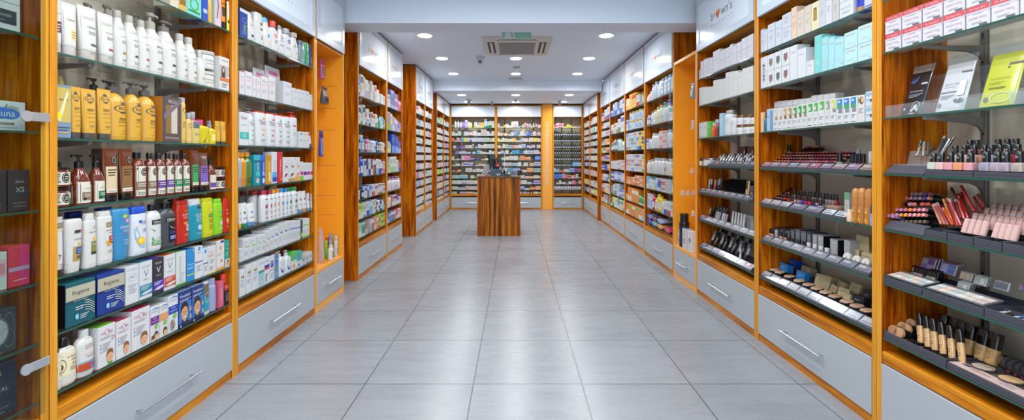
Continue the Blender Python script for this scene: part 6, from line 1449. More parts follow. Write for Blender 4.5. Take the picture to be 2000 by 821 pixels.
shelf(WR, ZI[5], BAY, 5, lim=LIM)
SHD = ['#e8dccc', '#e4d4c8', '#f0e8e0', '#d8c4bc', '#e8d0c4', '#c8d0c8', '#d8e4e0', '#e8c8b8', '#f0d8c8', '#d4dcd8', '#c0ccc8', '#e8e8e4']
def pal_tray(x0, x1, desc, rows, ncol, cols, card=None):
    r = flat_tray(x0, x1, .2, .03, desc)
    a, b = SH.span(x0, x1, .006); W = abs(b-a)-.002
    p = empty('eyeshadow_palette', (0, 0, 0))
    m = MB().box(-W*.47, W*.47, -.04, .04, 0, .006, glossy('#6a6c72'), c=.001); m.build('palette_case', p)
    cw = W*.9/ncol
    for i in range(ncol):
        for j in range(rows):
            m = MB().box(-W*.45+cw*i+.001, -W*.45+cw*(i+1)-.001, -.034+.03*j, -.034+.03*j+.026, .0062, .0074, mat(cols[(i*rows+j) % len(cols)], .6)); m.build('shadow_pan', p)
    SH.put_at(p, (a+b)/2, .08, 'long tester palette of pale eyeshadow squares', 'palette', '', .0345, .012); p.rotation_euler = (.22, 0, WR.rz); p.location.z = SH.z+.0405
pal_tray(1724, 1800, DT+' with long pale eyeshadow tester', 2, 6, SHD)
pal_tray(1801, 1921, DT+' with eyeshadow tester and divided cells', 2, 6, SHD[5:]+SHD[:5])
flat_tray(1922, 2050, .2, .034, DT+' holding hair grips', 2)
@proto
def quad(w, h, cols, case='#9a8a94', d=.012):
    o = MB().box(-w/2, w/2, -d/2, d/2, 0, h, mat(case, .15, .3), c=.002).build('eyeshadow_palette')
    n = len(cols); nc = 2 if n > 2 else n
    for i, c in enumerate(cols):
        x = -w*.4+w*.8*(i % nc)/nc; z = h*(.14 if n > 2 and i < 2 else .52 if n > 2 else .2)
        MB().box(x+.001, x+w*.8/nc-.001, -d/2-.0012, -d/2-.0002, z, z+h*(.34 if n > 2 else .6), mat(c, .5)).build('shadow_pan', o)
    return o
def qpx(x0, x1, y0, y1, cols, t, desc, case='#9a8a94', n=1):
    w = rd(abs(SH.w.along(1720+x1/5.475, t)-SH.w.along(1720+x0/5.475, t))); px = 1720+(x0+x1)/2/5.475
    zb = max(.012, SH.w.height(px, 490+y1/5.475, t)-SH.z); zt = SH.w.height(px, 490+y0/5.475, t)-SH.z
    for i in range(n):
        at_px(quad(min(w, .07), rd(max(.025, min(.07, zt-zb))), tuple(cols), case), px+i*4, 0, t+.014*i, desc, 'palette', '' if i == 0 else 'behind', z=zb, tilt=-.3)
qpx(350, 500, 55, 200, ('#8a70b8', '#b0a0d0', '#d0b8cc', '#7a5ab0'), .17, 'clear-cased violet eyeshadow palette', n=3)
qpx(630, 800, 130, 260, ('#9aa0dc', '#5a70c8', '#b0b4e4', '#6a88d8'), .16, 'clear-cased blue eyeshadow palette', n=4)
qpx(180, 310, 130, 270, ('#e0a870', '#d89a60', '#e8c090', '#c88a50'), .125, 'black-boxed orange eyeshadow palette', '#1c1c20', 1)
qpx(330, 460, 170, 310, ('#b09aa8', '#c8a8b0', '#1c1c20', '#1c1c20'), .12, 'black-boxed mauve eyeshadow palette', '#18181b', 1)
qpx(470, 600, 210, 345, ('#8a9a88', '#b0bca8', '#1c1c20', '#1c1c20'), .115, 'black-boxed green eyeshadow palette', '#18181b', 3)
qpx(845, 975, 230, 320, ('#c8b09c', '#d8c4b0'), .15, 'small beige eyeshadow duo', '#a8a4a0', 2)
qpx(995, 1130, 275, 375, ('#9aa4a0', '#d8dcd4'), .13, 'small grey-white eyeshadow duo', '#a8a8a8', 3)
qpx(810, 940, 340, 445, ('#a8b4a8', '#ccd6cc'), .11, 'small grey-green eyeshadow duo', '#a0a4a4', 3)
qpx(1210, 1370, 325, 430, ('#7a8090',), .15, 'round dark eyeshadow in clear case', '#b0b0ae', 1)
qpx(1480, 1570, 350, 440, ('#c890b0', '#9a80c0'), .17, 'small pink and violet palette', '#8a8a8e', 1)
for i in range(9):
    c = ('#4a78c0', '#c8ccd4', '#b89a84', '#2a2a2e', '#d0d4da')[i % 5]
    stick((1936+i*8, .016), (1956+i*9, .022+.003*(i % 3)), .0028, c, f'{cname(c)} hair grip in the tray', 'hair grip', nm='hair_grip', t0=.03+.008*(i % 3), t1=.055+.009*(i % 4))
shelf(WR, ZI[6], BAY, 6, lim=LIM)
flat_tray(1726, 1848, .22, .034, DT+' of foundations', 0)
r = flat_tray(1849, 2050, .22, .026, DT+' with powder tester and pink card')
a, b = SH.span(1849, 2050, .006); W = abs(b-a)-.004
m = MB().box(-W/2, W/2, -.105, -.055, .0265, .028, paper('#e8c8c0'))
m.build('pink_card', r)
def flat_text(txt, cx, cy, w, z, col, parent, nm='card_lettering'):
    g, fs, asp = glyphs(txt); mm = MB(); mm.add([(cx+u*w, cy+v*w, z) for u, v in g], fs, paper(col)); return mm.build(nm, parent)
flat_text('COMPACT', -W/2+.19, -.07, .055, .0284, '#5a7a9a', r); flat_text('POWDER', -W/2+.19, -.084, .05, .0284, '#5a7a9a', r)
MB().box(-W/2+.02, -W/2+.05, -.075, -.06, .0282, .0284, paper('#4a4048')).box(-W/2+.06, -W/2+.13, -.08, -.075, .0282, .0284, paper('#8a5a78')).build('card_drawing', r)
MB().box(-W/2, W/2, -.054, .1, .0265, .028, glossy('#4a4644')).build('tester_plate', r)
for px, c, t in ((1921, '#c8b4a4', .085), (1975, '#d0a878', .085), (2030, '#d8b08c', .085)):
    at_px(pan(.033, c, '#55504e', .006), px, 0, t, f'large open {cname(c)} powder tester', 'powder', z=.0288)
# foundations in the first tray
for i, (xt, yt, xb, yb) in enumerate(((297, 55, 340, 270), (342, 80, 400, 300), (395, 100, 460, 330), (455, 125, 530, 360), (520, 150, 605, 385), (597, 175, 690, 400))):
    px = 1720+xb/4.321
    at_px(foundation(.028, .125, '#d8ae7c', '#1a1a1c', .6), px, 0, .06, 'slanted beige foundation bottle', 'foundation', 'front-row', z=.024, tilt=-.28, turn=0).rotation_euler = (-.28, -.4, WR.rz)
for i, (x, y) in enumerate(((500, 80), (597, 110), (655, 130), (725, 160), (840, 200), (930, 230))):
    px = 1720+x/4.321
    at_px(foundation(.046, .12, ('#d8b07a', '#d4a870')[i % 2], '#131316', .5, .8), px, 0, .145, 'squat beige foundation bottle', 'foundation', 'rear-row', z=.03, tilt=-.2)
for x, y, t in ((110, 190, .05), (195, 235, .05), (180, 130, .09), (255, 170, .09), (255, 80, .13), (365, 50, .15)):
    px = 1720+x/4.321
    o = MB().cyl((0, -.014, 0), (0, .014, 0), .024, glossy('#1a1818'), 24).build('foundation_jar')
    MB().cyl((0, -.026, 0), (0, -.0142, 0), .0235, mat(('#c89a74', '#d8b08c', '#b8845c')[int(x) % 3], .25), 24).build('cream_front', o)
    at_px(o, px, 0, t, 'round black and beige foundation jar on edge', 'jar', z=.036+(t-.05)*.35, tilt=-.25)
o = MB().loft([(0, .03, .03, 2), (.008, .032, .032, 2)], mat('#d8b08c', .3), 24).build('powder_compact'); MB().loft([(.0082, .033, .033, 2), (.018, .033, .033, 2), (.02, .03, .03, 2)], BLACK, 24).build('lid', o)
at_px(o, 1720+290/4.321, 0, .05, 'closed black-lidded compact', 'compact', z=.012)
for i in range(4):
    o = MB().cyl((0, -.012, 0), (0, .012, 0), .03, glossy('#16161a'), 26).build('powder_compact'); MB().cyl((0, -.0135, 0), (0, -.0122, 0), .027, glossy('#2a2a30'), 26).box(-.012, .012, -.0137, -.0132, -.028, -.02, paper('#d83a6a')).build('lid', o)
    at_px(o, 1974+i*14, 0, .15, 'upright black compact with pink mark', 'compact', z=.06, turn=.9)
SH.close(); SH = None

# ------------------------------------------------------------------ middle bays (left C, right F), written left to right in the picture
Wt, Wg = 'eceef0', 'd8dade'
def bay(wall, zs, name, a, b, rows, nm, k0=1, t=.012, lim=None):
    ZSETS[id(wall)] = zs
    for k, (z, spec) in enumerate(zip(zs, rows)):
        if not spec: continue
        shelf(wall, z, name, k+k0, t, lim)
        fill(a, b, spec, nm, t)
    global SH
    SH.close(); SH = None
def inner(w, s0, s1, t=.012):
    """picture columns of the inside of a bay"""
    f = (lambda s: CX-F*(w.plane+t)/s) if w.side == 'L' else (lambda s: CX+F*(w.plane+t)/s) if w.side == 'R' else (lambda s: CX+F*s/(w.plane+t))
    q = (s0+.034, s1-.034) if w.side != 'R' else (s1-.034, s0+.034)
    return f(q[0]), f(q[1])
bay(WC, ZC, 'third left bay', *inner(WC, C0, C1), [
    'b,3a62c0/e8ecf4,6,20 c,eef0f2/3a5ab0,6,23 c,f0c85a/e8e8ea,4,22 c,e4e6ea/b8bcc4,7,20 b,e8eaee/b8bcc4,5,21 c,c8b8b0/e0e0e2,5,21 b,e6e8ec/c8ccd4,6,21 c,ecdfe4/c83a5a,5,19 c,e8eaee,6,15 b,e8c8cc/c03a4a,5,15 c,eceef0,6,12 c,dcdfe4,7,11',
    'c,e8eef4/2a3a8a,7,19 b,3aa84a/26262c,5,20 c,eef0f2/1e2430,5,21 b,d83a2a/e8eaee,4,17 c,eceef0/8ab0d0,6,18 b,26262c/c83a30,5,18 c,e8eaec/c8402a,5,16 c,eceef0/d85a4a,6,15 c,eaecee/5ab48a,6,15 b,e8f0ec/2a9a7a,5,14 c,1f9a7c/e8f4f0,4,14 c,dfe8f0/7ab0d8,7,14 t,eceef0/3aa85a,5,12 b,5ac08a/3aa84a,3,14',
    'b,c8a078/e8d8c4,4,18 b,4a3a3a/26262c,4,17 q,5aa8d8/eef2f6,10,18 q,b02a5a/26262c,7,17 q,c89ac8/26262c,7,17 q,d0b0d8/26262c,6,16 q,b8dce8/26262c,6,16 q,e4e8ec/26262c,6,16 q,1f52b8/26262c,6,16 q,2a86cc/26262c,5,15 q,c06a2a/26262c,6,15 q,dcc8a8/26262c,6,15 q,eceae6/26262c,5,15',
    'b,1e2e8a/2a56c0,7,17 b,2a4ab0/3a6ad8,8,20 c,dfe8f4/2a4ab0,6,18 c,26304a/c8d0dc,5,18 c,f0f2f4/2a4ab0,6,18 c,3a4a9a/e8ecf4,5,18 c,e87a2a/f0f2f4,5,18 c,1c2a6a/e8ecf4,5,18 c,eceef2/8ab8d8,8,18 c,e8eaee/2a3aa0,8,17 b,eceef2/3a4ab0,6,15 c,f0d0c8/e8705a,6,15',
    'j,e8eaee/26304a,8,12 b,26304a/1c2440,6,12 c,eceef2/4a6ac0,5,12 c,3a6ac8/e8ecf4,4,13 c,d0dce8/4a78c0,6,13 c,eceef0/c85a4a,7,13 c,eeeff2/8a6ab0,7,12 s,eceef0/c84a3a,7,12 s,eaecee/3a9a5a,6,12 s,e8eaee/c84a4a,6,12',
    'c,e8f0e8/6ab04a,7,17 c,b0d82a/e8f0d0,6,18 b,a8a8d8/e8e8f4,8,19 c,eceef2/3a4ab0,6,18 c,7ab8dc/d8ecf6,9,17 c,eceef0/b8bcc4,7,17 b,d8dce4/6a4a3a,5,16 b,8a6a5a/e8d8c8,5,16 b,e4e8ee/2a3aa0,6,19 b,2a4aa8/1f3a90,6,16 w,bce4d8/6ac0a8,8,12',
    'c,b8dcc8/e8f2ea,9,18 s,2a9a7a/e4f0ea,7,17 c,a08a7a/dcd2c8,6,15 c,b8aca8/e08a98,6,15 c,8ac0d0/e8f0f4,5,16 c,d84a2a/eceef0,5,16 c,c8a898/e8dcd4,6,15 c,f08a3a/eceef0,5,16 s,b4d82a/e04a3a,7,18 s,b4d82a/3a6ac8,7,17 s,b8dc30/e04a3a,6,16'],
    'toiletry_box')
bay(WC, ZC, 'fourth left bay', *inner(WC, C1, C2), [
    'c,d8dcec/8a90b8,9,16 s,6a68b0/b8b8d8,9,24 s,7a74b4/c8c4e0,10,22 c,d83a7a/e8b8cc,8,14', 'c,8a80c0/6ab04a,12,23 c,f0d85a/b0a8d8,6,22 c,b8b0dc/e4e0f0,6,19 c,a8a0d4/dcd8ec,6,18 c,b4aedc/e4e0f0,6,16 c,8a6ac0/c8b8e0,7,15 c,b0a0d8/6ab04a,5,13',
    'c,8ac0c8/d8e04a,8,15 b,d8c8a0/8a4ab0,5,15 c,1f48b8/6a90e0,12,24 c,2a5ac8/8ab0f0,8,22 c,6a4ab8/b8a8e0,8,17', 'c,d8e8c8/8aba5a,9,12 c,eaf0e8/a8d08a,8,20 c,eceef0/c8d8c0,10,22 c,e8eee4/a8cc8a,6,16 c,d83a86/3a5ac0,7,14',
    'p,eceef0/e4e4e8,7,17 p,e8e6e8/d8b8c8,7,18 p,eceef0/e0a0c0,7,18 p,e8eaec/b08ac0,7,18 p,eceef0/e8e8ea,6,17', 'c,eceef0/c8ccd4,7,12 b,e8e8f0/b8b0d8,6,13 c,e08a4a/eceef0,5,13 c,eceef0/5a3a8a,7,13 c,7a4ab0/eceef0,6,13 c,eceef0/b0b4bc,7,9',
    'c,3a5ab8/b8c8e8,6,12 c,8a6ab8/d8c8e8,5,12 c,2aa08a/d0e8e0,5,13 c,3a6ac8/e8ecf4,4,13 c,e07a4a/eceef0,5,13 c,c02a5a/e8c0cc,5,14 c,e8a0b8/eceef0,5,12 c,eceef0/d0a0b0,6,12'],
    'toiletry_box')
Fb = dict(nm='toiletry_box')
bay(WR, ZF, 'fourth right bay', *inner(WR, G0, G1), [
    'w,e8e4e8/d8d0d8,7,10 w,ecd8d8/d06a6a,6,12 b,d8dce8/b8c0d0,7,19 b,c8d0e4/9ab0d0,8,22 w,d8dcE4/c8d0dc,8,20 b,b8c8e0/a0b8d8,7,23 b,c8dcE8/b0d0e0,8,23 b,b8d0e4/98c0dc,8,22 b,c8e0ec/a8d0e0,7,22'.lower(),
    'b,5aa8d0/e8eef2,6,14 b,c03040/e8e4e4,4,13 b,d8e4ec/7ab0d0,6,17 b,e8e4c8/e8a03a,6,18 b,dcead0/9aca4a,7,20 b,ecdcd8/e0a090,7,21 p,d8eae0/8acab0,8,23 p,dcd8ec/b0a0d8,8,24 c,e4efe8/5ab08a,8,15',
    'c,e0e2f0/6a74c0,6,13 b,e8e8f0/c8ccd8,6,13 b,eceef0/d8dade,7,19 b,e8e8ea/d0d2d6,6,18 b,eceef0/dcdee2,6,18 s,ecdcdc/d88a8a,8,20 s,e8d8d8/d07a80,8,20 b,e0e8ec/c0d0d8,7,20 b,e8d8e8/c07ab0,7,18',
    'q,eceef0/d8dade,8,16 q,e8e4e2/c8b8b0,8,17 q,eceef0/d8dade,7,19 q,e8eaec/d4d8dc,7,19 q,eceef0/d8dade,7,19 q,e0dcd8/a88a7a,7,19 q,eceef0/d8dade,7,18 c,e8e4d8/e0b87a,5,15',
    'c,8ac4dc/d8ecf4,7,18 c,eceef0/b8c8d8,6,12 c,e8eaee/f0d05a,4,10 j,eceef2/e0e4ea,9,15 c,2a4aa8/c8d4ec,6,12 S,dadcde/c84a3a,9,19 S,d4d6da/c0c4c8,9,18 t,e8ecee/d8dce0,6,16',
    'j,e4e6e8/d8dadc,7,18 j,eceef0/e0e2e4,8,17 b,c8302a/b8281e,6,18 b,e8c0c8/e0b0b8,5,15 b,e8d02a/e8d440,6,20 b,e0c840/d8b830,5,19 q,e8eaec/e0a83a,7,16 c,eceef0/3a5ab0,7,15 c,e4e6e8/c83a3a,7,15 c,dfe2e6/a8acb4,6,14', None], **Fb)
bay(WR, ZF, 'fifth right bay', *inner(WR, G1, G2), [
    'c,f0dcb0/e0b04a,7,17 c,f0c03a/d89a1a,6,21 c,e8b83a/c83a2a,8,22 c,eceae6/c8303a,6,15 j,7aa84a/c83a2a,9,17', 'c,dfe6f0/5a78c0,6,16 J,e4e8f0/d8b45a,8,27 J,b0cce4/d8b45a,8,27 J,d8e0ee/d8b45a,8,26 J,e0e4ec/d8b45a,8,26 j,d8dce8/c8c4e0,9,16',
    's,b8dcf0/5aa0d0,7,26 s,b0d4ec/e89a5a,7,26 s,c0dcf0/5a98cc,7,26 s,d0e4f2/e08a4a,7,26 s,e8e8ea/5aa0d0,6,26 s,f0d020/2a3aa0,7,26 s,f0d428/2a3aa0,7,26', 's,e4e2ee/a090d0,7,24 s,ece8ee/e89a4a,7,24 s,e8e4f0/7a9ad8,7,24 s,ece6ea/5ab07a,6,24 s,e8e0ec/8a4ab8,6,24 s,ece8e8/e88a3a,6,24 s,eceef0/6ab04a,6,22',
    'c,f0a060/d86a2a,6,10 c,f09a58/e8d0b8,6,10 c,f0a060/e07a3a,6,10 c,ecdcd0/e88a4a,6,11 s,f0a868/d8602a,6,14 s,e89050/eceae6,6,14 s,e89a60/e4d8cc,6,14 s,ec9a58/d86a3a,6,14', 'c,f0a04a/e8e0d8,5,9 c,f08a2a/f0e0d0,11,19 c,f08a2a/e8ecd8,9,19 c,f08e30/eceae6,8,18 s,3aa04a/d8ecd8,8,12 s,2a9a48/d8ecd8,6,11',
    'c,f08a24/f0ece4,9,20 c,f09030/8ac04a,8,20 c,f0882a/eceae6,8,19 c,f0983c/7ab84a,8,19 c,e8923c/f0ece4,8,17 c,f0a050/8ac8e0,6,16'], **Fb)
bay(WR, ZF, 'sixth right bay', *inner(WR, G2, G3), [
    'c,3a6ac8/e8ecf4,8,11 c,5a8ad8/e8eef4,7,22 c,c8d8ec/2a5ac0,9,27 c,4a78c8/dfe8f4,8,15 c,eceef2/4a70c0,10,24 c,e0e4f0/6a80c8,8,24', 'c,eceef0/8a94b0,9,16 c,e8eaee/e07a5a,7,17 c,eceef0/e0863a,6,17 c,eceef0/3a9a7a,8,22 c,f0f0f2/5a70b8,12,26',
    'b,3a8a9a/e8f0f0,6,14 b,2a9a8a/e4e8ea,6,17 b,d8404a/eceef0,6,19 b,1f8a90/c83a40,6,17 b,2aa0a8/eceef0,6,19 b,e8eaec/3a9aa0,6,20 b,c8e4e0/e8ecee,6,18 w,e0e4ea/5ab0a0,9,15 w,e8ecee/8a94b0,8,15',
    's,e8eaec/c8ccd4,10,13 s,ecedf0/d0d4da,10,14 s,e8e8ec/c8a0b8,9,15 s,ecedef/d0708a,10,14', 's,3a6ac8/dfe8f4,8,16 s,eceef2/6a8ad0,8,17 s,5a84d0/dfe8f4,7,16 s,eceef0/a8b0d0,9,14', 'S,2a4ab0/eceef2,7,13 c,e8f0e4/8ab07a,7,17 c,b8d0d8/5a90a8,7,20 c,eceef0/b8c8d0,7,20 s,5a8ad8/eceef2,10,12 s,eceef2/3a6ac8,9,12',
    'c,3a6ac0/eceef2,6,13 c,f0dc3a/3a9a5a,7,18 c,eceef0/f0e04a,7,18 c,e8ece8/8ab8d0,7,17 c,5aa84a/eceef0,6,16 c,eceef0/5ab0c0,7,17 c,f0e050/4a70c0,6,16 c,eceef0/c06a9a,6,14'], **Fb)
bay(WR, ZF4, 'seventh right bay', *inner(WR, G3, G4), [
    'c,e0e4f0/3a4ab0,8,15 c,eceef0/c8404a,8,20 c,d8dcf0/3a3ab0,8,22', 'c,f08a5a/e8d8d0,4,6 c,eceef0,8,11 c,e8ecf0/8ab0d0,9,12', 's,eceef0,9,12 s,e4e0e8/b0a0c0,9,12', 'c,3a9a9a/e8ecf0,5,9 c,e8eaf0/6a5ab0,5,10 c,f0b84a/e8e0d0,7,13 c,f0883a/f0d0b0,8,13',
    'c,f0e04a/8ac05a,4,9 c,3ab08a/e8eee8,6,12 c,f0a060/e8d8c8,6,11 c,e05a5a/eceef0,6,12 c,8a6ac0/e8e4f0,4,11', 's,e8eaf0/8a94b8,7,8 c,8a6ac8/f0a060,7,13 s,e0e4f0/5a50a8,9,13', 's,2a56c0/e8ecf4,8,10 s,3a6ad0/1f3a90,8,10 c,f0c8a0/e08a5a,7,10',
    'c,e8705a/f0d0c8,5,12 c,f0b090/eceef0,5,12 c,a8d0e4/eceef0,6,13 c,3a8ac0/eceef0,7,13 c,2a9a7a/eceef0,6,12', 'c,6a5ac0/d8d4ec,4,14 c,e89a6a/f0e4d8,6,16 c,eceef0/f0d05a,6,17 c,e4e8ec/b0b8c8,7,17', 'c,f0e470/e8e8d0,6,7 c,c8d0e0/8a94c0,7,14 c,e0a0b0/eceef0,6,14 c,3a9a48/c83a5a,8,12'], nm='small_box')
# wipes in soft packs on the lowest shelf
ZSETS[id(WR)] = ZF
shelf(WR, ZF[6], 'fourth right bay', 7)
for i, (px, w, h, c, n) in enumerate(((5.755, .2, .055, '#2a4ab0', 'blue'), (5.755, .2, .055, '#6a8ad0', 'pale blue'), (5.55, .2, .055, '#7ab8c0', 'teal'), (5.55, .2, .05, '#7a2a3a', 'maroon'), (5.345, .2, .05, '#e8a04a', 'orange'), (5.345, .2, .055, '#a8b8e0', 'light blue'), (5.08, .19, .055, '#d02a6a', 'pink'))):
    o = pouch('wipes_pack', w*.9, .15, h, c, (('r', .25, .3, .75, .6, '#e8ecf4'), ('e', .5, .45, .12, .1, c)), None)
    lay = i % 2
    SH.put_at(o, px, .15, f'{n} pack of wipes lying flat', 'pack', ('lower-row', 'upper-row')[lay], h/2+.006, .015)
    o.rotation_euler = (-PI/2, 0, WR.rz); o.location = Vector(SH.w.at(px, .02, SH.z+h/2+.004+lay*.062))
SH.close(); SH = None
# ------------------------------------------------------------------ medicine bays at the back: small packs, mostly white
def rows(n, per, lo, hi, accents, seed):
    R_ = random.Random(seed); out = []
    for i in range(n):
        acc = accents[i % len(accents)].split(); tk = []
        k = per+R_.choice((-1, 0, 0, 1))
        for j in range(k):
            base = R_.choice(('eceef0', 'e8eaee', 'e6e4e2', 'eae8ea', 'e2e6ec')) if R_.random() < .72 else R_.choice(acc)
            b2 = R_.choice(acc) if R_.random() < .5 else None
            kind = R_.choice('cccssSb' if base[0] == 'e' else 'cccs')
            h = R_.uniform(lo, hi)*(1.0 if i else 1.15)
            tk.append(f"{kind},{base}{'/'+b2 if b2 else ''},{R_.uniform(5, 9):.1f},{h:.1f}")
        out.append(' '.join(tk))
    return out
AC = ['e8a06a e05a4a f0c88a', '3a9ad0 8ac0e0 e8c0a0', 'f0d050 e8b84a c8d8e8', '8ac85a e0c86a b0c4dc', '4a5ac0 e8a070 7ab0d8', 'b8a8d8 c8ccd8 d8dce4', '8a98b8 c0a8c8 e8e0d8', '8a5ab8 c8a0d0 e89aa0', '6a9ad8 e87a4a e8c84a', '3ab0a0 7a6ac0 c8d8a0', '3a90d0 d06a9a 8ac0d8', 'b8d83a 5ab0d0 e8d860']
AC2_ = ['7a5ac0 f0a050 e87a6a', '5ab0e0 e89a5a a8d0e0', 'e06a4a 5a80d0 e8b0a0', '3a70c8 8ac85a e8d0b0', 'd8b0c0 c0b8d8 e8e4e0', 'c8d870 5a80c8 e0dce8', 'd8a0a8 a0a8b8 e0c8a8', 'f0d86a 5ab84a 8ac0e8', '3a9a8a d8c8a0 8ab0d8', 'c87a5a b0a0c8 dfd8d0', 'c8d82a 6ac03a e8a8c0', 'b8dc30 d04a7a 8a98c0']
def plus(zs, z): return list(zs)+[z]
bay(WD, plus(ZD[:-1], .3765), 'fifth left bay', *inner(WD, D0, D1), rows(12, 5, 9, 12, AC, 11), 'remedy_box')
bay(WD, plus(ZD[:-1], .3765), 'sixth left bay', *inner(WD, D1, D2), rows(12, 5, 8, 12, AC2_, 12), 'remedy_box')
bay(WE_, plus(ZE, .3765), 'seventh left bay', *inner(WE_, E0, E1), rows(12, 5, 8, 12, AC2_[3:]+AC[:3], 13), 'pill_box')
bay(WE_, plus(ZE, .3765), 'eighth left bay', *inner(WE_, E1, E2), rows(12, 5, 8, 12, AC[4:]+AC2_[:4], 14), 'pill_box')
bay(WER, ZER, 'eighth right bay', *inner(WER, 8.975, 9.93), rows(10, 5, 8, 13, ['d8a0b0 c8a8a0 e89060', '8ac8b8 a8c8dc e8a080', 'b8bcc8 c0c4d0 8a8a98', '3a9a6a c0c8d0 8a90a0', '3a6ac8 8ad0c8 e8a060', 'e0d850 c8d8c0 e0c8a8', 'e8b080 c8ccd4 d8d0c8', 'e8a070 e0c0a0 d8c8c8', 'd09aa0 e0dcd8 c8b8c0', 'd8d050 e8c860 c8d0b8'], 15), 'capsule_box')
bay(WER, ZER, 'ninth right bay', *inner(WER, 9.93, 10.82), rows(10, 5, 8, 12, ['e89040 d8c8a8 c8b890', '8ab0d8 e8b890 c0d0e0', 'b0b4c0 c8ccd8 8a8a98', 'e0503a 3a60c8 5a9ad8', 'a8c8e8 8a98c8 e0dcd8', '3a80d0 8ac06a e8c0a0', '2a5ac0 6a98e0 c0d0e8', '9a8ac8 e08a7a b0c8d8', 'f0dc40 5ab04a e8a060', 'f0d030 2a60c0 a0a8b0'], 16), 'capsule_box')
BL = ['d,4a4440/2a2628,4,13 b,e8dcb8/e4d4a8,5,13 b,eceee8/c8d8c8,5,13 b,e8ece8/dcdcdc,5,12 c,a88ad8/8a68c8,5,11 s,b094dc/e8d8f0,5,15 c,eaf0e0/b8d08a,4,11 c,f0e4a0/e8d070,4,10 _,0,4,1 c,f0e8d0/f0c040,5,11 c,e8eef4/3a7ac0,4,10 c,f0b850/f0c870,9,10 s,e8f0f4/3a90d0,5,17 c,e4eee0/3a9a4a,4,12 c,e0eee0/2a8a3a,5,13 c,eceeea/c8ccc0,5,13',
 'c,ecebe4,6,8 c,eceae4,5,5 c,bfe0cc/a8d4b8,7,9 _,0,5,1 s,eceef0/8ab0c0,8,8 s,eceae6/d0506a,9,8 s,ecebe6,8,9 s,eae8e2,8,6 S,e8e4de/d0b0a0,11,13 c,eceae4,5,9 c,c0b0dc/eceef0,4,6 c,e4ecd8/c8d8b0,6,9',
 's,e07a3a/c85a2a,5,9 c,c8c0e0/8a70c0,4,4 s,e8d8d4/c88a8a,5,8 c,e87a3a/d86028,3,7 s,3a9ad8/8ac8f0,5,10 S,d8e04a/e8e8a0,6,10 s,eceae4/e8d070,5,9 c,4a58c0/e8e8f0,4,9 s,e0e2ea,9,10 s,dcdfe8,9,10 s,d8dce8/c0c8d8,9,9 s,d8e8c8/b0d090,6,8 s,e8d0c0/d89a80,6,7 c,d0e8b0,4,9',
 '_,0,3,1 c,eceae4,6,5 _,0,1,1 c,6a3ad0/8a5ae0,9,3 s,c070d0/6a2ad0,9,4 s,ece8e8/d0b0b8,9,6 s,ece9e6,6,6 S,eae8e4/3a3a40,4,11 _,0,3,1 c,eceae6,4,3 c,2a80d0,2,7 c,eceae6,5,8 s,e0dedc,6,6 s,e4e2e0,9,8 s,dfdedc,8,8 s,e2e0de,7,8',
 '_,0,7,1 s,8a60d0/a880e0,7,5 s,e4dce8,6,5 s,dcd4e4,6,6 c,d8d0e0,7,4 c,a0c0e8,4,4 S,2a4a6a/1a3a5a,3,9 c,ecebe8,6,4 _,0,3,1 S,4ab8e8/8ad4f0,6,9 s,e8e8e8,4,6 c,eae8e6,7,4 c,e8e6e2,6,3 s,e0dedc,5,8 c,e4e0e0,6,5',
 'c,ecebe6,4,7 c,7aa8d0/eceef0,5,2 c,eceae6,4,3 c,e87a6a,4,2 S,eceae6/d8d8d8,5,9 S,e88ac0/f0b0d4,5,9 S,f070b0/f4a0cc,6,9 b,26304a/eceef0,3,9 b,1e2a50/eceef0,4,9 c,2a3ad0/1a2ac0,5,2 c,1a2ac8/2a3ad8,7,2 c,f08a6a,3,2 c,f0b83a,4,2 s,ecebe6,6,4 c,2a90e8,3,3 _,0,4,1 c,8ad8c0,4,2',
 'c,eceae6,7,2 s,ecebe6,8,5 c,c8b0d8,3,1.5 c,e8c8b0,3,6 s,eceef0/2a50a8,8,8 S,e4dcec/7a50b0,10,8 c,3a48d0,4,1.5 c,ecebe6,5,2 s,ecd8c8/d88a4a,8,5 c,ecebe6,4,4 _,0,6,1 c,eceae6,6,3 c,ecebe6,6,6',
 'b,6a6a70/26262c,3,5 b,5a5a60/26262c,3,6 c,e83a5a,4,3 c,f0b82a,5,5 c,2a48d8,4,2 _,0,4,1 s,ece4e4/d8c0c0,12,8 c,e6e6e8,6,5 s,e4e6e8,7,7 s,ecebe0,6,6 c,7a7ad8/a0a0e8,6,6 c,8a8ae0/b0b0f0,6,4 c,eceae6,4,2 c,c83a4a,3,2',
 's,ecf0ec/5ab0a0,9,6 s,e4eef0/3ab0c0,11,7 _,0,3,1 s,ecece4/e8d070,5,6 c,3aa860,3,4 S,ece8e0/d0b0a0,7,10 s,eceae6/e07a3a,5,8 s,e8e6e4,10,7',
 's,ecebe6/e0e4c0,5,8 s,eaece8,6,8 c,e8e6e8/a0a0d0,5,9 s,ece8e8/e0c8c8,8,8 s,e8e8e6,6,7 c,d8a070/eceae4,3,7 c,4a4ad0/e8e8f0,3,6 s,e88a9a/f0c0c8,5,9 s,e8e8e8,6,8',
 's,ecebe6/6ab04a,7,7 s,ecece8/2a2a80,9,5 c,e8d8d0/e0a080,4,8 s,ece8e4/e89a8a,7,7 s,e4e8ec/6a90b0,9,8 s,e8ece8/6ab0b8,8,7 s,eceae6,6,6',
 's,e0e4ec/a8b4d0,6,8 _,0,3,1 s,d8dcf0/6a74c0,7,7 c,ece0d8/e87a5a,9,5 c,e0ece0/3a9a6a,5,3 c,ecd8dc/d06a7a,7,4 c,eceae6,6,5 s,e4e0dc,7,4']
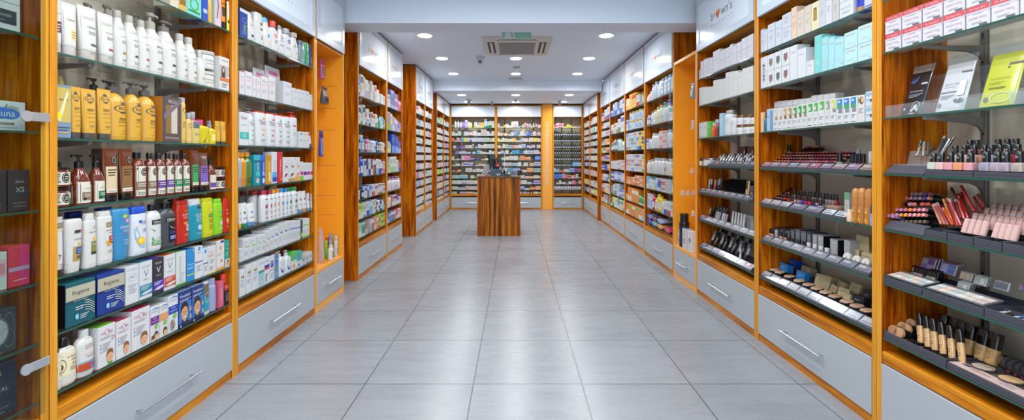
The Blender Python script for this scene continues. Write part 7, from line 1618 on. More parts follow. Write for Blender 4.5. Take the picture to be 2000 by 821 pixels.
BM = ['c,e8e6e2,4,8 c,eceae6,8,2 s,f0d83a/4a9a4a,4,6 c,eceae6,6,7 c,eaeae8,5,4 s,e8e6e0,4,12 t,eceeee/d8d8d8,5,12 t,eceef0/e0e0e0,5,12 c,eceae6,3,2 c,4a80d8,5,4 c,f0b84a,4,7 S,d84a5a/eceae6,4,11 b,e0e4f0/4a60c0,5,9 b,ecdcdc/d87a80,4,9 c,f0e08a,3,4 b,6ac08a/c8e8d8,5,10 b,d8404a/2a3a8a,5,11 c,eceae6,6,6',
 's,ecebe6,4,8 c,eceae4,6,5 c,f08a2a,4,6 c,eceae6,6,5 b,3a3a40/26262c,2,7 c,eceae6,5,3 s,eae8e4,6,7 s,3a90d8/e8a08a,4,10 S,2a8ac8/7ac0e0,5,12 c,eaeae6,4,2 s,eceae6,5,8 S,e8e6e2,4,13 c,8ac8e8,4,5 S,5a48c8/e0d8f4,4,10 s,3a60d0/6a90e8,5,7 s,2a48b0/f0d040,4,7 s,e4e8ea,6,9 c,f0702a,4,6 s,e8ecf0/5a90d8,6,7',
 'c,f0d82a,4,8 c,eceae6,4,5 c,ecebe6,5,10 s,ecebe2/e8d860,6,7 s,eae8e4,8,6 c,f0e070,3,7 s,f0b850/e8e4d0,6,7 c,eceae6,7,3 c,8ac8f0,3,5 s,ece0d8/e88a5a,5,8 s,e8ecec,8,7 S,e03a2a/f0d0c8,2,6 S,eaeaea,4,11 c,eceae6,4,10 s,f0c040/f0d870,9,9 s,e8e8e4,6,7',
 'c,eceae6,6,6 c,f0984a,4,4 s,f0f0e8/e8d83a,5,9 s,ecece8/5ab0c0,6,7 s,e4ecf0/3a80c8,8,6 S,e84a8a/f0c03a,4,7 s,ece8ea/c8a0d0,8,6 s,e8e6e4,8,7 s,e4e8ea/3a80d0,8,8 _,0,2,1 s,e8e8f4/3a50c0,6,6 c,eceae6,3,4 s,e8dcd4/7a4ab8,8,7 _,0,3,1 s,ece4e0/c88a7a,8,7',
 'c,eceae6,7,4 s,ecebe6/3a8ad0,5,7 s,4a98d8/f0a04a,4,6 s,e8e6e2,7,8 _,0,3,1 c,eceae6,3,3 S,3ab8e0/2a8ad0,9,7 s,2aa0a0/6ac8c8,7,8 s,3a40b8/6a58d0,7,6 c,3ab0a8,3,6 s,eceae8,6,7 s,dce0e8/5a78b8,12,8 s,e4e4e8/c0c8d0,12,9 c,e88aa0,3,4',
 '_,0,5,1 c,eceae6,5,5 s,f0d850/3a9a9a,4,6 s,e8eae8,8,7 s,ece6dc/e8b070,8,9 s,e4e8ec,9,9 c,3aa85a,3,6 S,f08a4a/f0a870,10,11 c,f07a2a/f0d8c8,5,6 c,f0904a/e8d0b8,6,6 _,0,8,1 s,2a5ad8/7ab8f0,11,9',
 '_,0,6,1 s,e8ecf0/7aa0c8,8,7 s,ece8e4/c8a8a0,8,7 s,dfe8ec/3aa0b0,8,6 s,ecebe6,6,8 c,f08a9a,3,2 s,e8e6e2,7,7 _,0,2,1 s,ece0d0/e89a3a,7,6 s,eceaea/4a60b8,10,8',
 '_,0,6,1 s,eceef0,6,10 s,6ac0e8/3a98d8,7,8 s,8aa8e0/b8ccf0,9,8 c,e8e6e2,8,4 s,f08a2a/f0c080,8,9 s,d0e4e8/3a9aa0,9,7',
 '_,0,12,1 c,eceae6,4,4 s,ecebe6,6,7 s,ece0e4/8ad0c0,8,6 c,f0b0c0,6,4 c,f0c070,4,4 s,e8e6e2,6,6 c,f09a3a,2,5',
 '_,0,12,1 c,eceae6,4,9 c,eaeae6,4,4 s,f0a0b8/ece0e4,6,8 s,e8e6e4,6,9 c,e8e4e4,5,4 c,3a8ad0,2,3 s,d8c8e8/8a5ac0,8,8',
 '_,0,12,1 s,ece8e8,5,9 c,eceae6,4,6 s,ece0e6/d05a8a,6,7 S,3a70d0/e0e8f4,5,8 c,e8e6e2,6,3 s,d83a6a/f0d83a,7,6 s,f0a070/e8d8b8,6,8',
 '_,0,12,1 b,2a58d8/1a3ab8,4,5 b,e8eaf0/d8dce8,5,6 c,eceae6,6,6 b,eceeee/d8d8dc,4,8 s,8aa0d0/eceef0,5,6 c,e0705a,4,3 b,e8eaec/d0d4d8,4,8 s,d8dca0/e8e8c8,6,6 s,2a8a7a/e4f0ea,3,8']
BR_ = ['s,d8404a/eceae6,5,7 S,e8e0e0/d03a44,6,10 S,d03a40/eceae6,5,9 s,e0c8c8/d8505a,5,9 c,f0d84a,6,2 s,f0dc5a/e8d040,6,7 s,f0d84a/e8c830,5,5 c,f0e8c0,12,2 c,d8d8ea,8,2']
DRP = ' '.join(['d,27313f/15151a,5,9']*4+['d,27313f/15151a,5,10.5']+['d,27313f/15151a,5,9']*4+['d,27313f/15151a,5,10']+['d,27313f/15151a,5,9']*2)
BR_ += [DRP]*5
BR_ += [' '.join(['d,27313f/15151a,5,9']*8)+' s,6ab8e8/b8e0f4,8,10 s,6ab8e8/c0e4f4,7,10 c,e8dcc0,4,7',
 'c,e8ecf0,3,10 s,4ab0e0/eceef0,8,6 s,e85a2a/f0a08a,9,4 s,e4e6e0,10,6 s,7aa0e0/a8c0ec,11,10 S,3a4ab0/e04a3a,6,8 S,e8503a/2a58c8,7,7',
 'S,2a58d8/6a90f0,9,13 S,2a5ad8/7a9cf0,9,12 s,e8d8d8/d83a44,7,11 s,d83a48/eceae6,6,7 s,d03a48/f0e0e0,7,7 c,eceae6,6,6 s,e84a3a/f0d8d0,5,8 c,e8eaec,4,9 c,5ab83a/e84a3a,7,3',
 '_,0,5,1 c,e4e4e4,6,3 s,ecebea,5,8 c,e4e6e8,10,4 c,3a58b0/eceae6,5,2 c,eceae6,7,5 s,e85a9a/f0b0d0,9,8 c,5a6a78,6,5 S,f07a2a/eceae6,6,9',
 ' '.join(['b,e8e4ea/d4d8e4,5,10']*12).replace('b,e8e4ea/d4d8e4', 'b,e8eaf0/7a4a9a')]
ZBP = plus(ZB, .3765)
def taller(sp, f):
    out = []
    for t in sp.split():
        t, st, n = t.partition('*'); q = t.split(','); q[3] = f'{float(q[3])*f:.1f}'; out.append(','.join(q)+st+n)
    return ' '.join(out)
BL = [taller(q, 1.22) for q in BL]; BM = [taller(q, 1.22) for q in BM]; BR_ = [taller(q, 1.15) for q in BR_]
bay(WB, ZBP, 'first back bay', *inner(WB, -1.545, -.46), BL, 'medicine_box')
bay(WB, ZBP, 'second back bay', *inner(WB, -.458, .636), BM, 'tablet_box')
bay(WB, ZB, 'third back bay', *inner(WB, .884, 1.60), BR_, 'medicine_pack')
# ------------------------------------------------------------------ counter and what stands on it
CX0, CX1, CY0, CY1, CT = -.604, .081, 7.228, 7.84, .944
r = empty('counter', ((CX0+CX1)/2, CY0, 0)); tag(r, 'tall wooden counter standing in the middle of the aisle', 'counter')
W = CX1-CX0; D = CY1-CY0
MB().box(-W/2+.016, W/2-.016, .002, .02, 0, CT-.022, W_C, c=.001).build('front_panel', r)
for sx in (-1, 1): MB().box(min(sx*W/2, sx*(W/2-.016)), max(sx*W/2, sx*(W/2-.016)), .001, D, 0, CT-.022, W_V, c=.001).build('side_panel', r)
MB().box(-W/2+.016, W/2-.016, D-.02, D, 0, CT-.022, W_C).build('rear_panel', r)
MB().box(-W/2-.004, W/2+.004, -.004, D+.004, CT-.0215, CT, wood('veneer_worktop', 0, '#4a3222', '#6a4a30', '#7c5a3c'), c=.002).build('worktop', r)
def on_counter(o, x, y, label, cat, rz=0.0, group=None, dz=0.0):
    o.location = (x, y, CT+.0006+dz); o.rotation_euler[2] = rz; tag(o, label, cat, group); return o
def cpx(px, Y): return (px-CX)*Y/F
# receipt printer / terminal
NV = mat('#3a4658', .35)
o = MB().prism([(-.075, 0), (.075, 0), (.075, .135), (.03, .14), (-.07, .105)], 0, -.088, .088, NV).build('card_terminal')
MB().box(.0, .06, -.0775, -.076, .012, .045, paper('#b8bfc8')).build('paper_label', o)
MB().box(-.06, .05, -.03, .03, .1405, .143, glossy('#1d232e')).build('paper_slot', o)
o2 = o; on_counter(o, cpx(969.5, 7.38), 7.38, 'slate-blue boxy receipt printer at the counter front', 'printer', .06)
def monitor(x, y, rz, h, w, label, lean=-.2):
    o = empty('monitor', (0, 0, 0)); 
    MB().box(-.05, .05, -.06, .06, 0, .012, BLACK, c=.003).build('base', o)
    m = MB().cyl((0, .0, .012), (0, .02, .12), .014, BLACK, 12); m.build('stand', o)
    m = MB().box(-w/2, w/2, .012, .034, .1, .1+h, BLACK, c=.004); m.rot('X', lean, (0, .02, .12)); m.build('housing', o)
    m = MB().box(-w/2+.012, w/2-.012, .0105, .0117, .112, .1+h-.012, glossy('#24303c')); m.rot('X', lean, (0, .02, .12)); m.build('screen', o)
    return on_counter(o, x, y, label, 'monitor', rz)
monitor(cpx(967, 7.62), 7.62, 1.15, .26, .24, 'black computer monitor turned sideways behind the receipt printer')
monitor(cpx(980, 7.7), 7.7, 1.1, .2, .15, 'smaller black monitor turned sideways at the counter centre')
# charity stand with red rosette
o = empty('charity_stand', (0, 0, 0))
MB().loft([(0, .028, .028, 2), (.006, .026, .026, 2), (.01, .006, .006, 2), (.15, .005, .005, 2)], BLACK, 16).build('base', o)
m = MB()
for k in range(8): m.cyl((.024*math.cos(k*PI/4), -.003, .17+.024*math.sin(k*PI/4)), (.024*math.cos(k*PI/4), .003, .17+.024*math.sin(k*PI/4)), .014, mat('#d8202a', .4), 12)
m.build('petals', o); MB().cyl((0, -.006, .17), (0, -.0035, .17), .013, paper('#e8dcdc'), 14).build('rosette_centre', o)
on_counter(o, cpx(972, 7.5), 7.5, 'red rosette on a black stem behind the receipt printer', 'ornament')
o = MB().cyl((0, 0, 0), (0, 0, .012), .03, WHITE, 18).build('sign_pole'); MB().cyl((0, 0, .0122), (0, 0, .36), .005, WHITE, 10).build('pole', o); MB().cyl((0, 0, .3602), (0, 0, .368), .008, WHITE, 10).build('knob', o)
on_counter(o, cpx(985.6, 7.58), 7.58, 'thin white upright pole at the counter centre', 'pole')
# leaflet holder and leaflets
o = empty('leaflet_holder', (0, 0, 0))
HC = clear('#eef4f8', fac=.12)
MB().box(-.075, .075, -.09, .09, 0, .004, HC).build('base', o); MB().box(.07, .074, -.09, .09, .0042, .2, HC).build('side', o); MB().box(-.075, .069, .084, .088, .0042, .12, HC).build('back', o)
on_counter(o, cpx(1002, 7.5), 7.5, 'clear leaflet holder near the right counter edge', 'holder')
for i, (c, n, a) in enumerate((('#e8e6e0', 'white', -.1), ('#c8c8d0', 'grey', -.1), ('#e8c86a', 'yellow', -.11), ('#3a9ab8', 'teal', -.11), ('#d88a6a', 'salmon', -.12), ('#4a68a8', 'blue', -.12), ('#24407a', 'navy', -.13))):
    l = MB().box(-.0012, .0012, -.06, .06, 0, .19+.012*(i % 3), paper(c)).build('leaflet')
    MB().box(-.0018, -.0013, -.05, .05, .1, .15, paper('#f0f0ee')).build('title_strip', l)
    l.rotation_euler = (0, a, 0); on_counter(l, cpx(991, 7.5)+.019*i, 7.5, f'{n} leaflet standing in the clear holder on the counter', 'leaflet', 0, 'leaflets on the counter', .006)
# dark telephone, mouse-like objects, papers
o = MB().prism([(-.07, 0), (.07, 0), (.07, .075), (.04, .08), (-.07, .035)], 0, -.05, .05, BLACK).build('telephone')
m = MB().tube([(-.045, -.03, .065), (-.045, .0, .09), (-.045, .05, .095), (-.045, .07, .09)], .014, BLACK, 10); m.build('handset', o)
on_counter(o, cpx(990, 7.29), 7.29, 'black telephone beside the receipt printer', 'telephone', .1)
o = MB().prism([(-.06, 0), (.06, 0), (.05, .075), (.0, .085), (-.06, .03)], 0, -.05, .05, BLACK).build('barcode_scanner'); MB().box(-.02, .02, -.0615, -.058, .008, .024, paper('#c8ccd0')).build('scanner_window', o)
on_counter(o, cpx(1012, 7.65), 7.66, 'black barcode scanner at the right edge of the counter', 'scanner', -.5)
o = MB().box(-.06, .06, -.03, .03, 0, .004, paper('#e8e8ec')).build('display_card'); m = MB().box(-.05, .05, -.0015, .0015, .0042, .19, paper('#e4e6ec')); m.rot('Y', .25, (0, 0, 0)); m.build('card', o)
on_counter(o, cpx(947, 7.72), 7.72, 'white slanted display card left of the receipt printer', 'card', .3)
o = MB().box(-.08, .08, -.06, .06, 0, .006, paper('#b8323c')).build('leaflet'); MB().box(-.06, .02, -.04, .04, .0062, .0068, paper('#e8dcd8')).build('printed_front', o)
on_counter(o, cpx(946, 7.34), 7.32, 'red leaflet lying flat on the left of the counter', 'leaflet', .15)
o = empty('reading_glasses', (0, 0, 0))
m = MB()
for sx in (-1, 1): m.tube([(sx*.032+.024*math.cos(a*PI/8), .0, .02+.018*math.sin(a*PI/8)) for a in range(17)], .003, BLACK, 6)
m.tube([(-.008, 0, .024), (0, -.004, .028), (.008, 0, .024)], .0025, BLACK, 6); m.build('frame', o)
for sx in (-1, 1): MB().tube([(sx*.057, .002, .022), (sx*.057, .07, .018), (sx*.05, .11, .004)], .0025, BLACK, 6).build('temple', o)
on_counter(o, cpx(946, 7.34), 7.30, 'black-framed spectacles lying on the red leaflet', 'spectacles', .2, None, .0075)

# ------------------------------------------------------------------ glass perfume case nearest on the left
ZP = [1.664, 1.344, 1.08, .833, .63, .43]
pc = unit(WL, .52, A0-.001, ZP, 'perfume case with clear glass door and silver hinges nearest on the left', rails=False, logo_on=False, back=mat('#6a4428', .4))
pc.name = 'perfume_case'; pc['category'] = 'display case'; del pc['group']
W = A0-.001-.52-.002
g = MB().box(-W/2+.03, W/2-.022, -.012, -.006, .39, 2.2, clear('#e9f1ef'), c=.001).build('glass_door', pc)
for z in (1.392, .565):
    h_ = MB().box(W/2-.088, W/2-.012, -.0165, -.0125, z-.015, z+.015, mat('#b9bec4', .25, .6), c=.004)
    h_.cyl((W/2-.085, -.0125, z), (W/2-.085, -.0175, z), .018, mat('#c4c9ce', .25, .6), 20)
    h_.box(W/2-.03, W/2-.012, -.0125, -.002, z-.012, z+.012, mat('#a9aeb4', .25, .6)); h_.build('hinge', g)
BAY = 'perfume case'; LIM = (.56, A0-.035); ZSETS[id(WL)] = ZP
def PF(x0, x1, y, col, desc, ps, **k): C(x0, x1, y, col, desc, ps, name='perfume_box', d=.07, **k)
shelf(WL, ZP[0], BAY, 1, .03, LIM)
wb = [('r', .1, .25, .9, .75, '#34343c'), ('r', .14, .29, .86, .71, '#24242a'), ('t', 'TED BAKER', .5, .55, .55, '#c8b8a8'), fine(.36, 1, '#a8a0a0', .38, .62)]
for i in (0, 1):
    w, h = dims(-45, 41, 22); SH.put(carton('perfume_box', w, .07, .092, '#e8dcd8', tuple(wb)), -45, 41, .07, 'pale box with black square label', 'box', ('lower', 'upper')[i], i*.0926)
shelf(WL, ZP[1], BAY, 2, .03, LIM)
PF(-38, 51, 192, '#e9eaec', 'white box with blue apple', [('e', .42, .58, .29, .2, '#3a7ac8'), ('e', .62, .58, .25, .2, '#3a7ac8'), ('p', [(.5, .76), (.72, .74), (.84, .62), (.82, .8), (.66, .86)], '#b8b4a8'), ('p', [(.5, .76), (.53, .88), (.57, .88), (.54, .76)], '#8a8478'), ('t', 'Luna', .52, .58, .44, '#eef4fa'), ('r', .3, .2, .72, .27, '#8a7a5a'), ('t', 'NINA RICCI', .5, .235, .3, '#e8dcc0'), fine(.1, 1)])
shelf(WL, ZP[2], BAY, 3, .03, LIM)
def xs_(): return [('t', 'Black', .52, .72, .4, '#a8acb4'), ('t', 'XS', .52, .52, .42, '#c0c4ca'), ('t', 'paco rabanne', .5, .2, .6, '#9a9ea6'), fine(.12, 1, '#7a7e86', .2, .8)]
PF(16, 74, 333, '#34363e', 'black box with grey lettering, further one', xs_())
PF(-46, 14, 335, '#34363e', 'black box with grey lettering, nearer one', xs_())
shelf(WL, ZP[3], BAY, 4, .03, LIM)
PF(15.5, 74.5, 484, '#e03a50', 'bright pink-red box with lilac band', [('r', .5, 0, 1, 1, '#e03a78'), ('r', 0, .38, 1, .48, '#c8a8d0'), fine(.15, 1, '#f0c0c8', .2, .85)], top='#e8503a')
PF(-30, 14.5, 500, '#e8e0da', 'cream box with pink window', [('r', .4, .35, .95, .8, '#e8b0b8'), ('r', .5, .42, .9, .7, '#d88a94')])
shelf(WL, ZP[4], BAY, 5, .03, LIM)
PF(-50, 33, 622, '#3c4046', 'dark grey box with circle drawings', [('e', .5, .5, .28, .3, '#c8c0c4'), ('o', .8, .5, .16, .4, .04, '#8a9098'), ('o', .74, .25, .22, .3, .04, '#7a8088'), ('o', .5, .5, .3, .34, .06, '#8a7a88'), ('t', 'Police', .4, .9, .4, '#a8aeb6')])
shelf(WL, ZP[5], BAY, 6, .03, LIM)
PF(-55, 33, 718, '#232c44', 'navy box with gold crest', [('o', .5, .74, .1, .1, .25, '#b89a50'), ('t', 'B', .5, .74, .08, '#c8aa60'), ('p', [(.36, .8), (.4, .9), (.5, .86), (.6, .9), (.64, .8)], '#a88a48'), ('t', 'BRUTAL', .5, .52, .62, '#d0d2d6'), ('t', 'grand', .5, .42, .2, '#b0b4bc'), ('t', 'LA RIVE COLOGNE', .5, .16, .6, '#a8acb8'), fine(.08, 1, '#8a90a0', .3, .7)])
SH.close(); SH = None

# ------------------------------------------------------------------ orange niches
ZSETS[id(WL)] = [.342]; ZSETS[id(WR)] = [.342]
BAY = 'left orange niche'; LIM = (A2+.05, A3-.045)
shelf(WL, .342, BAY, 1, .02, LIM)
def nx(o, px, t, desc, cat, z=0.0): return at_px(o, px, 0, t, desc, cat, z=z)
nx(bottle('bottle', .062, .045, .135, 'oval', '#eef0ea', ('screw', .16, .55, '#e4e6e2'), (('r', .3, .2, .9, .65, '#2a8a4a'), ('e', .6, .4, .15, .08, '#f0d83a'))), 646, .03, 'white bottle with green label at the front', 'bottle')
for px, t, w, h, c, cc, n in ((636.5, .1, .04, .16, '#8ac42a', '#9ad03a', 'lime green roll-on bottle'), (644, .13, .042, .17, '#c83a34', '#d04a40', 'red bottle, nearer of two'), (652.5, .1, .036, .17, '#c02e2c', '#c83a34', 'red bottle, further of two'), (657.5, .1, .038, .2, '#8ac0e0', '#6ab0dc', 'light blue bottle'), (664.5, .05, .042, .185, '#e8ecee', '#d8dce0', 'white bottle with blue foot'), (669.5, .05, .03, .17, '#e8eaf0', '#2a3ac8', 'white bottle with blue cap')):
    nx(bottle('bottle', w, w*.75, h, 'oval', c, ('screw', .2, .7, cc), (('r', .2, .15, .85, .5, '#6ab0d0' if c[1] in '8e' else '#e8d8d4'),), 14), px, t, n, 'bottle')
o = pouch('clear_pack', .07, .3, .05, '#e4e4e8', (('r', .2, .1, .8, .3, '#c8c8d4'),), None, 16, clear('#eef0f4', fac=.2)); nx(o, 626, .08, 'tall clear bag of white pads', 'pack')
SH.close(); SH = None
def hang(wall, along, t, ztop, w, h, col, label, cat, ps=(), d=.03, m=None):
    """a pack hanging from a hook: header card and bag"""
    o = pouch('hanging_pack', w, h, d, col, tuple(ps), None, 16, m)
    MB().box(-w*.48, w*.48, -.001, .001, h+.0005, h+.022, paper(col)).build('header_card', o)
    o.location = wall.at(along, t, ztop-h-.03); o.rotation_euler = (0, 0, wall.rz); tag(o, label, cat, 'packs hanging in the niches'); return o
cl = (A2+A3)/2
hang(WL, cl+.15, .14, 2.14, .1, .15, '#c8508a', 'pink pack of black hair bands hanging in the left orange niche', 'hair bands', [('r', .1, .1, .9, .85, '#e8b8d0')]+[('o', .5, .2+.13*i, .34, .07, .4, '#1c1a20') for i in range(5)])
hang(WL, cl+.15, .12, 1.895, .12, .13, '#4a5468', 'clear bag of dark pads hanging under the hair bands', 'pack', [('r', .05, .55, .95, .95, '#c8b8a8'), ('e', .3, .3, .18, .2, '#242c3c'), ('e', .7, .3, .2, .2, '#2a3448')], .05)
hang(WL, cl+.15, .15, 1.5, .085, .21, '#2a4ab8', 'blue toothbrush pack hanging in the left orange niche', 'toothbrush pack', [('r', .2, .1, .4, .8, '#8aa8e8'), ('r', .55, .1, .75, .8, '#d8e0f4'), ('r', .1, .82, .9, .98, '#1a2a80')], .02)
hang(WL, cl+.11, .21, 1.18, .06, .17, '#4aa858', 'green and pink pack hanging low in the left orange niche', 'pack', [('r', .1, .1, .9, .5, '#d03a6a')], .02)
cr = (R3+G0)/2
BAY = 'right orange niche'; LIM = (R3+.05, G0-.05)
shelf(WR, .342, BAY, 1, .02, LIM)
nx(bottle('bottle', .04, .04, .2, 'tall', '#e4e8f0', ('screw', .14, .5, '#3a5ab0'), (('r', .2, .2, .8, .6, '#8aa0d0'),), 14), 1318, .04, 'slim white bottle with blue cap', 'bottle')
o = jar('protein_tub', .1, .25, '#25201f', '#1b1716', (('r', .2, .2, .8, .7, '#3a3230'), ('l', .3, .6, .7, 3, .1, '#8a807a')), .14, 24); nx(o, 1336.5, .055, 'large black tub standing upright, its lid chunky', 'tub')
nx(jar('shaker_cup', .085, .085, '#1e1a19', '#2a2422', (), .35, 22), 1336.5, .055, 'black shaker cup on top of the large black tub', 'cup', z=.2508)
nx(carton('carton', .085, .07, .2, '#e9eaf0', (('r', .35, .25, .75, .55, '#a87ac0'), ('o', .7, .85, .1, .06, .3, '#b04a7a'), fine(.75, 3)), None, '#4a90d0'), 1342.5, .045, 'white box with violet sketch', 'box')
nx(carton('carton', .07, .06, .2, '#eceeee', (('r', .55, .5, .95, .68, '#2a3a8a'), ('r', .6, .45, .95, .5, '#8ac83a'), ('r', .1, .2, .4, .7, '#d8dce4')), None, None), 1352, .03, 'white box with navy and green stripe', 'box')
SH.close(); SH = None
def cup(along, t, z, c, label):
    cm = clear('#f2f0f0', fac=.22)
    o = MB().loft([(-.06, .018, .018, 2), (-.055, .024, .024, 2), (-.03, .028, .024, 2), (-.004, .012, .008, 2), (0, .006, .003, 2)], cm, 18).build('baby_soother')
    MB().loft([(-.056, .02, .02, 2), (-.05, .022, .022, 2), (-.047, .02, .02, 2)], mat(c, .3), 16).build('shield', o); MB().tube([(.012*math.cos(a*PI/6), -.0, -.026+.012*math.sin(a*PI/6)) for a in range(13)], .002, mat('#d88aa0', .3), 6).build('ring', o)
    o.location = wall_r.at(along, t, z); o.rotation_euler = (0, 0, wall_r.rz); tag(o, label, 'soother', 'soothers hanging in the right niche'); return o
wall_r = WR
for i, (dx, t, z, c, n) in enumerate(((-.06, .06, 1.15, '#e8a0b0', 'pink'), (-.06, .125, 1.15, '#e8c890', 'beige'), (.09, .02, .925, '#a8d88a', 'pale green'), (.09, .075, .925, '#e0b0c0', 'pink'), (.09, .13, .925, '#c88aa0', 'dark pink'), (.09, .185, .925, '#d8b8c8', 'lilac'), (-.11, .05, .74, '#e8b8c0', 'pale pink'))):
    cup(cr+dx, t, z, c, f'clear {n} baby soother pack on hooks, {ordinal(i+1)} from the top, right orange niche')
hang(WR, cr-.09, .05, 1.98, .08, .13, '#8ab0d8', 'clear blue pack hanging high in the right orange niche', 'pack', [('r', .2, .2, .8, .6, '#d8e4f0')], .03, clear('#b8cce0', fac=.3))
hang(WR, cr-.09, .05, 1.62, .07, .07, '#d8d4cc', 'small clear pack hanging in the right orange niche', 'pack', (), .02, clear('#e8e6e2', fac=.3))
# ------------------------------------------------------------------ ceiling fittings and light
def emit(col, st):
    m = bpy.data.materials.new('lamp_glow'); m.use_nodes = True; b = m.node_tree.nodes['Principled BSDF']
    b.inputs['Base Color'].default_value = lin('#ffffff'); b.inputs['Emission Color'].default_value = lin(col); b.inputs['Emission Strength'].default_value = st
    return m
LAMP_W = emit('#fff3e0', 14); LAMP_C = emit('#f2f6ff', 14)
def downlight(x, y, z, warm, power, where, r=.085):
    t = empty('downlight', (x, y, z)); tag(t, where, 'ceiling light', 'round recessed downlights')
    mb = MB().loft([(-.004, r+.012, r+.012, 2), (-.0005, r+.014, r+.014, 2)], mat('#f4f4f2', .3), 28, True, True)
    mb.build('trim_ring', t)
    MB().loft([(-.0075, r-.004, r-.004, 2), (-.0042, r, r, 2)], LAMP_W if warm else LAMP_C, 28, True, False).build('diffuser', t)
    ld = bpy.data.lights.new('downlight_lamp', 'AREA'); ld.shape = 'DISK'; ld.size = r*2; ld.energy = power
    ld.color = (1, .96, .9) if warm else (.88, .94, 1)
    ld.spread = math.radians(165)
    lo = bpy.data.objects.new('downlight_lamp', ld); COL.objects.link(lo); lo.parent = t; lo.location = (0, 0, -.012)
P1 = 11
rows = [(6.78, 2.72, 'first row in front of the second beam'), (8.04, 2.72, 'row nearest the lowered ceiling'), (9.27, 2.515, 'first row under the lowered ceiling'), (10.45, 2.515, 'last row beside the back cupboards')]
for i, (y, z, w) in enumerate(rows):
    for j, (x, s) in enumerate(((-1.09, 'left'), (.008, 'middle'), (1.095, 'right'))):
        downlight(x, y, z, (i+j) % 2 == 0, P1 if i < 2 else P1*.75, f'round white downlight, {s} of three, {w}')
for i, y in enumerate((-.6, .6, 1.8, 2.95)):
    for j, (x, s) in enumerate(((-.75, 'left'), (.0, 'middle'), (.75, 'right'))):
        downlight(x, y, 2.95, j == 1, P1*1.05, f'round white downlight over the shop front, {s} one, {ORD[i+1]} row from the window')
for j, (x, s) in enumerate(((-1.09, 'left'), (1.095, 'right'))):  # added pair of lamps; this stretch of ceiling has no such row
    downlight(x, 5.5, 2.72, j == 0, P1, f'added round white downlight beside the air conditioner, {s} one')
# air-conditioning cassette
t = empty('ceiling_air_conditioner', (.02, 6.04, 2.72)); tag(t, 'square white air-conditioning cassette set in the ceiling', 'air conditioner', None, 'thing')
IV = mat('#ecebe4', .4); DK = mat('#4a4238', .6)
MB().loft([(-.022, .43, .48, 14), (-.006, .45, .5, 14), (-.0005, .45, .5, 14)], IV, 32).build('cover', t)
MB().box(-.235, .235, -.26, .27, -.034, -.0225, mat('#b8b4b2', .55), c=.004).build('grille', t)
g = MB()
for k in range(22): g.box(-.22, .22, -.245+k*.0235, -.24+k*.0235, -.0355, -.0342, mat('#9b9896', .5))
g.build('grille_slats', t)
for sx in (-1, 1):
    s_ = MB().box(sx*.33-.045, sx*.33+.045, -.30, .30, -.0235, -.0222, DK).build('air_slot', t)
    MB().box(sx*.33-.016, sx*.33+.016, -.28, .28, -.03, -.0237, IV, c=.002).build('vane', s_)
for sy in (-1, 1):
    s_ = MB().box(-.24, .24, sy*.385-.04, sy*.385+.03, -.0235, -.0222, DK).build('air_slot', t)
    MB().box(-.23, .23, sy*.385-.028, sy*.385+.006, -.03, -.0237, IV, c=.002).build('vane', s_)
# exit sign hanging behind the beam
t = empty('exit_sign', (.012, 4.85, 2.507)); tag(t, 'hanging green exit sign with running figure and white arrow', 'sign')
SG = clear('#f2f6f6', fac=.3)
MB().box(-.16, .16, -.003, .003, 0, .19, SG, c=.001).build('sign_plate', t)
GR = '#9fd3bd'
mb = MB()
fy = lambda x, z: -.0034
prints(mb, [('p', [(.44, .98), (.44, .04), (.98, .04), (.98, .98)], GR), ('p', [(.50, .98), (.70, .42), (.93, .98)], '#eef6f2'),
            ('p', [(.03, .98), (.03, .04), (.07, .04), (.07, .98)], GR), ('p', [(.07, .40), (.20, .46), (.20, .36), (.07, .30)], GR), ('p', [(.16, .46), (.30, .70), (.36, .66), (.20, .36)], GR),
            ('p', [(.30, .72), (.40, .1), (.35, .06), (.26, .6)], GR), ('e', .27, .84, .05, .09, GR), ('p', [(.07, .1), (.12, .1), (.12, .5), (.07, .5)], GR)], .32, .19, fy, 0)
mb.build('pictogram', t)
m = MB()
for sx in (-1, 1): m.tube([(sx*.13, 0, .188), (sx*.13, 0, .2125)], .003, STEEL, 8)
m.build('hanger', t)
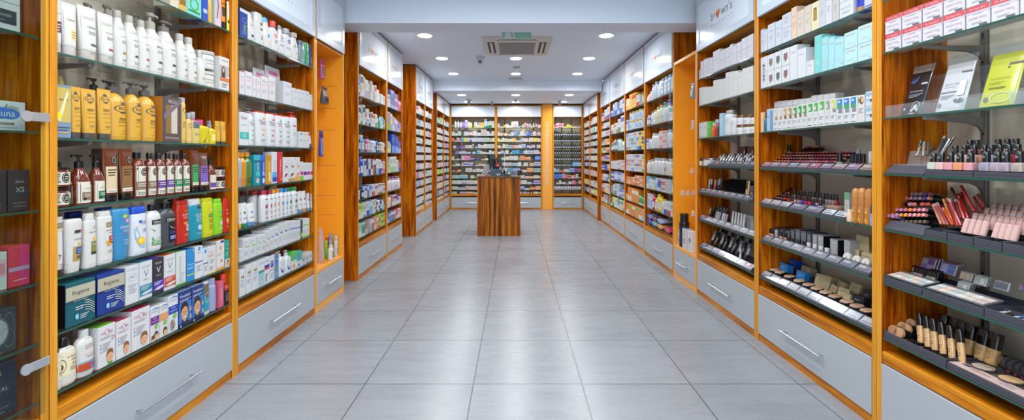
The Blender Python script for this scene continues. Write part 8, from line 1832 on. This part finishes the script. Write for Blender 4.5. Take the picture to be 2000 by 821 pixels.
# cameras and small ceiling fittings
def dome(x, y, z, s, label):
    t = empty('security_camera', (x, y, z)); tag(t, label, 'camera', 'ceiling cameras')
    WH = mat('#e3e8ee', .3)
    MB().loft([(-.022*s, .062*s, .062*s, 2), (-.002, .07*s, .07*s, 2), (-.0005, .07*s, .07*s, 2)], WH, 20).build('mount', t)
    MB().loft([(-.115*s, .012*s, .012*s, 2), (-.108*s, .03*s, .03*s, 2), (-.085*s, .044*s, .044*s, 2), (-.05*s, .05*s, .05*s, 2), (-.0222*s, .05*s, .05*s, 2)], WH, 20).build('housing', t)
    MB().cyl((0, -.03*s, -.075*s), (0, -.05*s, -.082*s), .018*s, glossy('#2a2d33'), 14).build('lens', t)
dome(-.51, 6.66, 2.72, 1.05, 'white dome camera under the ceiling beside the air conditioner')
dome(-1.02, 10.05, 2.515, .95, 'white dome camera over the left back cupboard')
dome(-.53, 10.35, 2.515, .75, 'small white dome camera near the middle of the back cupboards')
dome(1.0, 10.3, 2.515, .8, 'white dome camera before the dropper-bottle bay')
dome(.01, 10.05, 2.515, .55, 'small white sensor on the lowered ceiling over the counter')
t = empty('smoke_detector', (.02, 7.45, 2.72)); tag(t, 'small white rectangular vent on the ceiling between downlights', 'detector')
MB().box(-.055, .055, -.06, .06, -.02, -.0005, mat('#dfe3e6', .4), c=.006).build('detector_body', t)
m = MB()
for k in range(3): m.box(-.04+k*.03, -.02+k*.03, -.0612, -.0602, -.015, -.006, mat('#5d666c', .5))
m.build('detector_vent', t)
t = empty('ceiling_emergency_light', (.0, 8.5, 2.72)); tag(t, 'long white emergency light on the ceiling at the second beam', 'light', None, 'thing')
MB().box(-.13, .13, -.05, .05, -.045, -.0005, mat('#e6e9ec', .35), c=.008).build('lamp_body', t)
MB().box(-.11, .11, -.0512, -.0502, -.036, -.01, mat('#c4ccd3', .2)).build('lamp_diffuser', t)

# daylight through the added window behind the viewer, doubling as frontal fill
w = bpy.data.worlds.new('daylight'); S.world = w; w.use_nodes = True
w.node_tree.nodes['Background'].inputs[0].default_value = (.8, .9, 1, 1)
w.node_tree.nodes['Background'].inputs[1].default_value = 2.1

cd = bpy.data.cameras.new('camera'); co = bpy.data.objects.new('camera', cd); COL.objects.link(co)
co.location = (0, 0, H); co.rotation_euler = (PI/2, 0, 0)
cd.sensor_width = 36; cd.sensor_fit = 'HORIZONTAL'; cd.lens = 36*F/2000
cd.shift_x = -(CX-1000)/2000; cd.shift_y = -(410.5-CY)/2000
cd.clip_start = .05
S.camera = co
vs = S.view_settings
vs.view_transform = 'Standard'; vs.look = 'None'; vs.gamma = 1; vs.use_curve_mapping = False
vs.exposure = 0.16
S.cycles.max_bounces = 8; S.cycles.diffuse_bounces = 4; S.cycles.glossy_bounces = 4; S.cycles.transparent_max_bounces = 24
